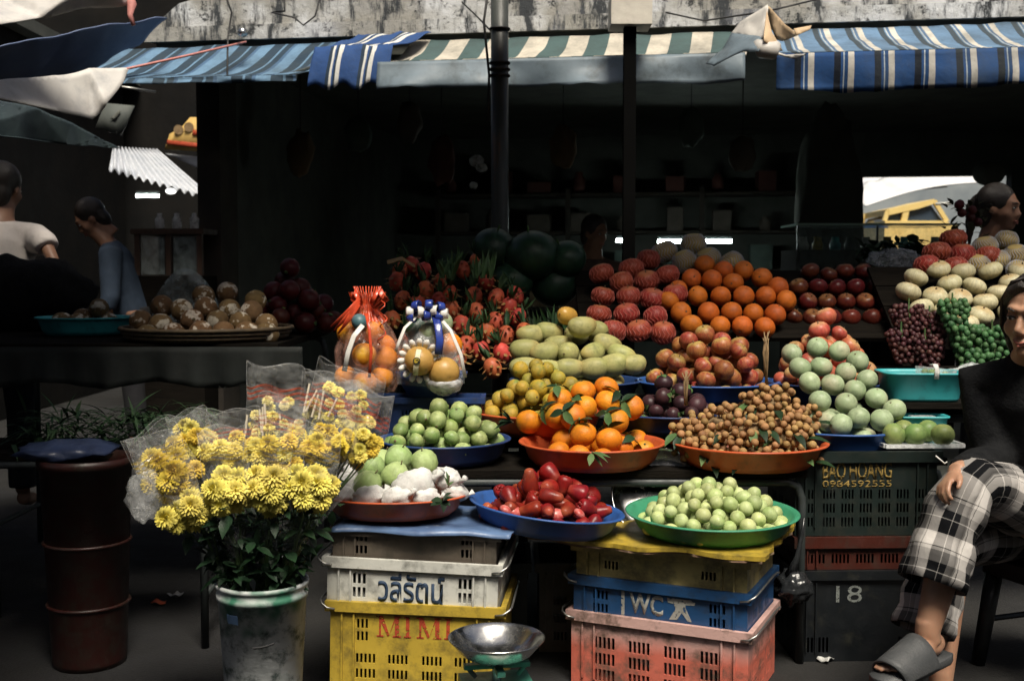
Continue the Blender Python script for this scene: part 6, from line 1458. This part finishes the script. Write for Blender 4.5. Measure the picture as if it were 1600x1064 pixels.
figure('person in white shirt seen from behind at the far left', (p.x, 5.42, .13), (-.1, 1, 0), 1.6, wsh, dks, M['skin_dark'], .15, (.15, 1, 0), .1, [None, (er, hr)])
o = MB().ball((0, 0, 0), (.34, .16, .17), 26, 16, None, lambda p: 1 + .2*noise.fractal(p*2, 1, 2, 3)).build('dark_sack', M['black_knit'], None, True, at(28, 462, 5.12)); tag(o, 'lumpy dark sack on the left stall table', 'sack')
p = at(196, 500, 7.5)
figure('hunched person in steel blue shirt left of the wooden cabinet', (p.x + .08, 7.5, .1), (-.8, -.2, 0), 1.62, bsh, dks, M['skin_dark'], .35, (-1, -.3, 0), .5, None, hair_tail=False)
p = at(925, 400, 8.2)
figure('dim figure in brown shirt standing inside the hall behind the oranges', (p.x, 8.2, 0), (.2, -1, 0), 1.6, brs, dks, M['skin_dark'], .05, (.6, -.7, 0), .2, None, hair_tail=False)
p = at(1557, 400, 5.9)
figure('woman in dark clothes standing behind the cream melons at the right', (p.x - .03, 5.95, .02), (.55, -.83, 0), 1.62, M['black_knit'], dks, M['skin_dark'], .02, (.75, -.66, 0), .1, None)
ORDN = ['first', 'second', 'third', 'fourth', 'fifth', 'sixth', 'seventh']
# ================================================================== BEHIND: STREET AT THE RIGHT, ALLEY AT THE LEFT
# unseen block behind the camera, added to cut low sky light, and alley buildings
M['lane_wall'] = mat('grimy_lane_facade', (.12, .115, .1), (.08, .078, .07), 2, .9, .3, 8)
def block(name, x0, x1, y0, y1, h, label, mt=None, floors=2, face=1):
    root = empty(name, ((x0+x1)/2, (y0+y1)/2, 0), 0, label, 'building'); W, D = x1-x0, y1-y0
    MB().box((0, 0, h/2), (W, D, h)).build('wall', mt or M['lane_wall'], root); MB().box((0, 0, h + .06), (W + .3, D + .3, .11)).build('roof', M['dark_wall'], root)
    return root
block('shop_house', -9, 9, -9.5, -5.2, 5.2, 'unseen grimy shop houses added behind the viewer to cut low sky light')
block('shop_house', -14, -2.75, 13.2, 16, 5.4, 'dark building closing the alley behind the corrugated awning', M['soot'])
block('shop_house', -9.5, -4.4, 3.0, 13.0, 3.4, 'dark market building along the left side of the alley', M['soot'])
# corrugated awning in the alley
M['corr'] = mat('white_corrugated_sheet', (.62, .64, .68), (.5, .53, .58), 8, .5, .1, 30, dirt=((.2, .22, .25), 12, .6, .8))
TL, TR, BL, BR = at(176, 232, 10.6), at(246, 236, 10.6), at(170, 266, 9.4), at(336, 314, 9.4)
nn = (TR - TL).cross(BL - TL).normalized()
tag(MB().grid(lambda u, v: (TL*(1-u) + TR*u)*(1-v) + (BL*(1-u) + BR*u)*v + nn*.018*math.sin(u*2*math.pi*13), 208, 8, None, .004).build('corrugated_awning', M['corr'], None, True), 'white corrugated awning lit by the sun in the alley', 'awning')
tag(sheet('white_panel', [(258, 240, 0), (322, 246, 0), (322, 268, 0), (300, 259, 0)], 11.0, M['corr'], 3, amp=.0, div=2), 'white panel beyond the corrugated awning', 'panel')
M['sign_y'] = mat('faded_yellow_sign', (.6, .4, .12), (.5, .32, .1), 6, .6)
root = empty('shop_sign', at(285, 225, 10.9), 0, 'yellow and orange hanging sign with round fruit pictures in the alley', 'sign'); inv = Matrix.Translation(-root.location)
def sg(name, ol, Y, mt, th=.02):
    o = sheet(name, ol, Y, mt, 1, amp=0, th=th, div=1); o.parent = root; o.matrix_parent_inverse = inv; return o
sg('board', [(258, 234), (266, 210), (284, 200), (298, 184), (330, 184), (330, 238)], 10.9, M['sign_y'])
sg('orange_stripe', [(260, 226), (262, 219), (330, 226), (330, 234)], 10.87, M['ink_red'], .005)
sg('red_block', [(300, 212), (302, 203), (330, 205), (330, 213)], 10.87, M['ink_red'], .005)
for (px, py) in ((279, 203), (295, 199)):
    o = MB().tube([at(px, py, 10.87), at(px, py, 10.86)], .045, 18).build('fruit_picture', M['twig'], root); o.matrix_parent_inverse = inv
root = empty('grey_sign', at(180, 212, 9.2), 0, 'dim grey sign board hanging tilted behind the white tarpaulin corner', 'sign'); inv = Matrix.Translation(-root.location)
sg('board', [(150, 200), (166, 162), (211, 166), (190, 212)], 9.2, mat('dim_grey_sign', (.1, .11, .1), (.07, .08, .075), 5, .7))
sg('dark_strokes', [(172, 186), (176, 183), (186, 172), (189, 174), (180, 188)], 9.17, M['dark_wall'], .004)
cord('thin_rod', [at(190, 136, 8.0), at(243, 144, 8.2)], .008, M['wire'], 'thin pale rod in the dark gap under the blue striped awning', 'rod')
# fluorescent tubes
def tube_lamp(px0, px1, py, Y, s, label):
    a, b = at(px0, py, Y), at(px1, py, Y); root = empty('tube_lamp', (a + b)/2, 0, label, 'lamp', 'fluorescent tubes'); h = (b - a)/2
    MB().tube([-h, h], .016, 10).build('tube', emit('tube_glow', (.85, 1, .96), s), root, True)
    MB().box((0, .02, .03), ((b-a).length, .05, .03)).build('fitting', M['grey_tube'], root)
    return root
tube_lamp(213, 248, 306, 11.5, 25, 'short lit tube lamp in the dark alley stall')
tube_lamp(1028, 1143, 377, 10.2, 50, 'long lit tube lamp behind the foam wrapped pears')
tube_lamp(963, 974, 376, 10.2, 50, 'short stub of lit tube lamp left of the long one')
o = MB().ball((0, 0, 0), (.045, .045, .025), 14, 10).build('alley_lamp', emit('bulb_glow', (1, 1, .95), 2.0), None, True, at(267, 299, 9.6)); tag(o, 'small lit bulb under the corrugated awning', 'lamp')
# wooden cabinet with glass
p = at(282, 400, 7.6); root = empty('glass_cabinet', (p.x, 7.6, 0), rad(-6), 'wooden framed glass cabinet in the dark hall behind the brown fruits', 'cabinet'); W, zt, zb = .46, 1.25 + m(430 - 368, 7.6), 1.25 - m(0, 7.6)
fr = mat('reddish_cabinet_wood', (.05, .025, .015), (.035, .018, .01), 6, .6)
MB().box((0, .0, zb/2), (W, .4, zb - .01)).build('base', M['black_wood'], root)
for x in (-W/2 + .02, 0, W/2 - .02):
    MB().box((x, -.19, (zt + zb)/2), (.035, .03, zt - zb)).build('post', fr, root)
    if x: MB().box((x, .19, (zt + zb)/2), (.035, .03, zt - zb)).build('post', fr, root)
MB().box((0, 0, zt + .018), (W + .03, .44, .035)).build('top', fr, root); MB().box((0, .17, (zt + zb)/2), (W - .05, .01, zt - zb - .006)).build('back_panel', M['black_wood'], root)
for x in (-W/4, W/4): MB().box((x, -.188, (zt + zb)/2), (W/2 - .06, .005, zt - zb - .01)).build('pane', film('cabinet_glass', (.5, .6, .6), .15, .06, .05), root)
for k, x in enumerate((-.14, -.02, .1)): MB().lathe([(0, 0), (.03, 0), (.032, .07), (.018, .09), (.018, .11), (0, .11)], 14).build('jar', M['box_film'], root, True, (x, 0, zt + .036))
# glass display counter in front of the doorway
p0, p1 = at(1240, 350, 8.6), at(1490, 350, 8.6); root = empty('display_counter', ((p0.x + p1.x)/2, 8.75, 0), 0, 'glass display counter with bright top edge before the doorway', 'counter'); W = p1.x - p0.x; zt = p0.z
MB().box((0, 0, zt*.44), (W, .48, zt*.88)).build('base', M['black_wood'], root)
MB().box((0, 0, zt - .008), (W, .52, .016)).build('top_glass', mat('greenish_glass_edge', (.45, .6, .55), None, 5, .1), root)
MB().box((0, -.246, zt*.86), (W - .02, .006, zt*.28 - .03)).build('front_glass', film('counter_glass', (.4, .5, .5), .12, .05, .05), root)
for x in (-W/2 + .01, 0, W/2 - .01): MB().box((x, -.24, zt*.86), (.015, .015, zt*.28 - .034)).build('post', M['dark_steel'], root)
rn = random.Random(3)
for k in range(9): MB().lathe([(0, 0), (.04, 0), (.045, .04), (.03, .07), (.03, .1), (0, .1)], 12).build('jar', [M['p_white'], M['p_yellow'], M['cyan'], M['p_dark']][k % 4], root, True, (-W/2 + .1 + (W - .2)*k/8, rn.uniform(-.1, .1), zt*.88 + .002))
# leafy greens and a plastic bag before the counter
for k, (px, py) in enumerate(((1370, 385), (1410, 380), (1440, 392))):
    q = at(px, py + 22, 5.6); mb = MB()
    for i in range(70): leafmesh(mb, (rn.uniform(-.1, .1), rn.uniform(-.06, .06), rn.uniform(-.03, .08)), (rn.uniform(-1, 1), rn.uniform(-1, .2), rn.uniform(-.2, 1)), rn.uniform(.04, .08), rn.uniform(.012, .022), (0, 0, 1), rn.uniform(.1, .6))
    tag(mb.build('leafy_greens', hm, None, True, q), ['left', 'middle', 'right'][k] + ' clump of dark leafy greens above the dark apples', 'greens', 'leafy greens at the rear')
tag(MB().ball((0, 0, 0), (.13, .06, .05), 24, 14, None, lambda p: 1 + .3*noise.fractal(p*2.3, 1, 2, 3)).build('plastic_bag', M['film'], None, True, at(1400, 405, 5.45)), 'clear plastic bag lying below the leafy greens', 'bag')
mb = MB(); mb.box((at(1400, 430, 5.55).x, 5.55, 1.18), (.7, .4, .03)); tag(mb.build('shelf_board', M['black_wood']), 'dark shelf under the leafy greens', 'board')
# flowers / dried bouquet carried near the woman at the back
q = at(1515, 345, 5.6); mb = MB()
for i in range(60): leafmesh(mb, (rn.uniform(-.1, .08), rn.uniform(-.06, .06), rn.uniform(-.12, .08)), (rn.uniform(-1, 1), rn.uniform(-1, .2), rn.uniform(-.5, 1)), rn.uniform(.04, .07), rn.uniform(.01, .018), (0, 0, 1), .3)
root = mb.build('leafy_bunch', mat('olive_leaf', (.05, .055, .02), (.08, .07, .03), 20, .6, rnd=.2), None, True, q); tag(root, 'dark leafy bunch with red fruits before the standing woman', 'leaves')
for k in range(6): MB().ball((rn.uniform(-.1, .08), -.07, rn.uniform(-.05, .09)), .022, 12, 8).build('red_fruit', drk, root, True)
# --- the street behind the hall
block('shop_house', 4, 40, 34, 40, 9, 'pale shop houses on the far side of the street behind', mat('pale_far_facade', (.3, .33, .34), (.2, .23, .25), 1, .9))
def canopy(x0, x1, y, z0, z1, sag, w_, label, mt):
    tag(MB().grid(lambda u, v: (x0 + (x1-x0)*u, y + w_*v, z0 + (z1-z0)*u - sag*math.sin(math.pi*u) + .35*v + .02*math.sin(u*40)*v), 60, 8, None, .02).build('street_canopy', mt, None, True), label, 'canopy', 'white street canopies')
M['far_white'] = mat('far_white_canvas', (.72, .72, .72), (.6, .62, .63), 3, .7)
A, B = at(1352, 322, 19), at(1545, 284, 19); canopy(A.x, B.x, 19, A.z, B.z, -.1, 1.2, 'nearer white canopy sloping over the street behind the hall', M['far_white'])
A, B = at(1340, 300, 26), at(1560, 268, 26); canopy(A.x, B.x, 26, A.z, B.z, -.06, 1.4, 'farther white canopy above the yellow truck', M['far_white'])
A, B = at(1330, 285, 28.5), at(1600, 262, 28.5); canopy(A.x, B.x, 28.5, A.z, B.z, .05, 1.2, 'highest white canopy at the back of the street', M['corr'])
A = at(1395, 320, 23); x0 = A.x - .3; zr = at(1450, 313, 23).z
root = empty('yellow_truck', (x0 + .9, 23.8, 0), 0, 'yellow truck cab seen through the doorway behind the hall', 'truck')
ty = mat('truck_yellow_paint', (.82, .62, .24), (.78, .56, .2), 4, .4)
S = zr / 2.3
def tp_(px, py): q = at(px, py, 23); return (q.x - (x0 + .9), q.z)
prof = [tp_(1383, 345), tp_(1388, 327), tp_(1436, 317), tp_(1460, 311), tp_(1480, 345), (tp_(1480, 345)[0] + .35, tp_(1480, 345)[1] - .35), (tp_(1480, 345)[0] + .4, .5), (tp_(1383, 345)[0] - .05, .5)]
def cabside(y):
    mb = MB(); out = prof; P = [V((x, 0, z)) for x, z in out]
    return mb
mb = MB(); mb.prism([(x, z) for x, z in prof[4:]] + [prof[0]], -.8, .8); mb.build('cab_body', ty, root)
mb = MB(); mb.prism([(prof[1][0], prof[1][1]), prof[2], prof[3], (prof[3][0] - .02, prof[3][1] - .1), (prof[2][0], prof[2][1] - .12), (prof[1][0] + .02, prof[1][1] - .12)], -.8, .8); mb.build('roof', ty, root)
for (a, b, w_) in ((prof[1], prof[0], .09), (tp_(1418, 322), tp_(1413, 346), .12), (prof[3], prof[4], .1)):
    for y in (-.79, .71): mb = MB(); mb.prism([(a[0] - w_/2, a[1] - .02), (a[0] + w_/2, a[1] - .02), (b[0] + w_/2, b[1]), (b[0] - w_/2, b[1])], y, y + .08); mb.build('pillar', ty, root)
mb = MB(); mb.prism([(prof[1][0] + .06, prof[1][1] - .13), (prof[3][0] - .03, prof[3][1] - .12), (prof[4][0] - .06, prof[4][1] + .0), (prof[0][0] + .05, prof[0][1] + .0)], -.7, .7); mb.build('window', mat('dark_truck_glass', (.04, .06, .09), None, 3, .08), root)
MB().box((-2.2, 0, .95), (3.0, 1.7, .5)).build('cargo_bed', M['p_blue'], root)
for x in (-3, -.1):
    for y in (-.75, .75): o = MB().lathe([(.0, -.11), (.34, -.11), (.4, -.08), (.4, .08), (.34, .11), (0, .11)], 28, Matrix.Rotation(rad(90), 4, 'X')).build('wheel', M['rubber'], root, True, (x, y, .4))
tag(MB().tube([at(1462, 319, 22.5), at(1488, 318, 22.5)], .03, 8).build('truck_mirror_arm', M['p_white'], None, True), 'white rod beside the yellow truck cab', 'rod')
for k, (xa, ya, xb, yb, Y) in enumerate(((1345, 296, 1545, 277, 20), (1350, 305, 1480, 291, 21), (1400, 276, 1402, 300, 21), (1455, 270, 1456, 292, 21))):
    tag(MB().tube([at(xa, ya, Y), at(xb, yb, Y)], .025, 6).build('canopy_strut', M['dark_steel']), ['upper long', 'lower long', 'left upright', 'right upright'][k] + ' dark strut under the white street canopies', 'strut', 'canopy struts')
# dark hanging goods at the doorway's left edge
tag(MB().ball((0, 0, 0), (.28, .1, .8), 24, 20, None, lambda p: 1 + .16*noise.fractal(p*2.4, 1, 2, 3)).build('hanging_goods', M['dark_wall'], None, True, at(1296, 320, 9.6)), 'dark hanging goods at the left edge of the doorway', 'goods')
tag(MB().ball((0, 0, 0), (.13, .1, .1), 20, 14).build('hanging_lamp_shade', M['dark_wall'], None, True, at(1545, 272, 9.5)), 'dark round thing hanging at the top right of the doorway', 'lamp shade')
# dim shelves and goods inside the hall
rn = random.Random(12)
root = empty('rear_shelf', bp(.6, 5.3, 0), -BA, 'dim wooden rack with goods along the back wall of the hall', 'rack')
for z in (.9, 1.3, 1.7, 2.1): MB().box((0, 0, z), (4.2, .4, .03)).build('shelf', M['brown_wall'], root)
for x in (-2.1, -.7, .7, 2.1): MB().box((x, -.22, 1.08), (.05, .04, 2.16)).build('upright', M['brown_wall'], root)
gm_ = [mat('dim_box_%d' % k, c, tuple(q*.7 for q in c), 6, .8) for k, c in enumerate(((.2, .13, .07), (.1, .14, .12), (.12, .1, .08), (.12, .04, .03)))]
for k in range(34):
    z = (.9, 1.3, 1.7, 2.1)[k % 4]; x = -1.95 + (k // 4)*.47 + rn.uniform(-.06, .06); h = rn.uniform(.12, .26); w_ = rn.uniform(.1, .18)
    q = root.matrix_world if False else Matrix.Translation(root.location) @ Matrix.Rotation(-BA, 4, 'Z'); mb = MB()
    if k % 3: mb.box((0, 0, h/2), (w_*1.6, .26, h))
    else: mb.lathe([(0, 0), (w_*.5, 0), (w_*.52, h*.7), (w_*.28, h*.85), (w_*.3, h), (0, h)], 16)
    o = mb.build('shelf_goods', gm_[k % 4], None, k % 3 == 0, q @ V((x, -.02, z + .016)), (0, 0, -BA + rn.uniform(-.1, .1)))
    tag(o, 'dim packed box or jar standing on the rear rack of the hall', 'goods', 'goods on the rear rack')
for k, (px, py) in enumerate(((470, 240), (560, 210), (640, 190), (690, 250), (880, 230), (1080, 200), (1160, 240))):
    q = at(px, py, 8.4 + .3*(k % 3)); h = rn.uniform(.1, .18); mb = MB(); mb.ball((0, 0, 0), (.1, .06, h), 18, 12, None, lambda p: 1 + .25*noise.fractal(p*2 + V((k, 0, 0)), 1, 2, 3)); o = mb.build('hanging_bag', gm_[k % 4], None, True, q)
    MB().tube([(0, 0, h*.8), (0, 0, 2.78 - q.z)], .004, 5).build('string', M['rope_dark'], o); tag(o, ORDN[k] + ' dim bag from the left hanging inside the hall', 'bag', 'bags hanging in the hall')
# small pale packets hanging by the pole
for k, (px, py, s_) in enumerate(((745, 252, .05), (752, 262, .04), (740, 290, .03))):
    tag(MB().ball((0, 0, 0), (s_, .01, s_*.8), 12, 8, None, lambda p: 1 + .3*noise.noise(p*2 + V((k, 0, 0)))).build('hanging_packet', M['box_film'], None, True, at(px, py, 7.6)), ['upper', 'middle', 'lower'][k] + ' pale packet hanging in the dark left of the pole', 'packet')
# ================================================================== TIDY UP: drop the prototypes, give stacked fruit their own labels
for o in PROTO: bpy.data.objects.remove(o)
def proj(p):
    d = p - CAM; zc = d.y*cP - d.z*sP; yc = d.y*sP + d.z*cP
    return 800 + F*d.x/zc, 532 - F*yc/zc
ORD = ['first', 'second', 'third', 'fourth', 'fifth', 'sixth', 'seventh', 'eighth', 'ninth', 'tenth', 'eleventh', 'twelfth']
def row_labels(group, noun, tol, where):
    L = [(proj(o.location), o) for o in col.objects if o.get('group') == group and not o.parent]
    L.sort(key=lambda t_: -t_[0][1]); rows = []
    for pp_, o in L:
        if rows and rows[-1][0][0][1] - pp_[1] < tol: rows[-1].append((pp_, o))
        else: rows.append([(pp_, o)])
    n = len(rows)
    for i, r in enumerate(rows):
        rn_ = 'lowest row' if i == 0 else ('top row' if i == n - 1 else ORD[i] + ' row up'); r.sort(key=lambda t_: t_[0][0])
        for k, (_, o) in enumerate(r):
            pos = 'only one' if len(r) == 1 else ('leftmost' if k == 0 else ('rightmost' if k == len(r) - 1 else ORD[k] + ' from left'))
            o['label'] = noun + ', ' + pos + ' in the ' + rn_ + ' ' + where
def top_label(group, noun, where):
    L = [o for o in col.objects if o.get('group') == group and not o.parent]
    if len(L) < 3: return
    a = max(L, key=lambda o: o.location.z); a['label'] = 'topmost ' + noun + ' ' + where
    R_ = [o for o in L if o is not a]
    for o in R_: o['label'] = noun + ' lying lower down ' + where
row_labels('netted red apples', 'red foam netted apple', 20, 'by the oranges')
row_labels('oranges stacked at the rear', 'deep orange fruit', 18, 'of rear oranges')
row_labels('dark red apples at the rear', 'dark red apple', 16, 'beside the rear oranges')
row_labels('star apples in the blue tray', 'pale star apple', 22, 'of the blue tray heap')
row_labels('cream melons at the right', 'cream melon', 18, 'at the right')
row_labels('green mangoes in the dark tray', 'green mango', 20, 'of the mango heap')
row_labels('dragon fruits left of the pole', 'red dragon fruit', 24, 'of dragon fruits')
row_labels('brown fruits in the woven basket', 'patched brown fruit', 22, 'of the woven basket')
row_labels('bare guavas in the orange red tray', 'bare green guava', 14, 'of the guava tray')
row_labels('white wrapped guavas', 'white wrapped guava', 14, 'of the guava tray')
row_labels('star apples on the clear plate', 'dark green star apple', 9, 'on the clear plate')
row_labels('red netted fruit above the melons', 'red netted fruit', 14, 'above the cream melons')
row_labels('foam wrapped pears behind the melons', 'foam wrapped pear', 9, 'behind the cream melons')
row_labels('foam wrapped pears behind the oranges', 'foam wrapped pear', 9, 'behind the rear oranges')
row_labels('tangerines with leaves in the middle tray', 'leafy tangerine', 20, 'of the tangerine tray')
row_labels('herb bundles on the low shelf', 'dark herb bundle', 60, 'of the low shelf')
row_labels('green stalk tufts', 'tuft of green stalks', 18, 'among the dragon fruits')
row_labels('cut rose apple pieces', 'cut rose apple piece', 60, 'at the tray rim')
top_label('limes in the dark blue tray', 'green lime', 'in the dark blue tray'); top_label('jujubes in the green tray', 'pale green jujube', 'in the green tray')
top_label('rose apples in the royal blue tray', 'glossy red rose apple', 'in the royal blue tray'); top_label('mandarins in the red tray', 'mottled mandarin', 'in the red tray behind the limes')
top_label('mangosteens in the dark tray', 'dark purple mangosteen', 'in the dark tray'); top_label('apples in the blue tray', 'red and green apple', 'in the blue tray'); top_label('pink apples behind the star apples', 'rosy pink apple', 'behind the star apples')
top_label('red fruits in the shade', 'dim red fruit', 'in the shade behind the gift bag'); top_label('brown fruits in the teal tray', 'shaded brown fruit', 'in the teal rimmed tray')
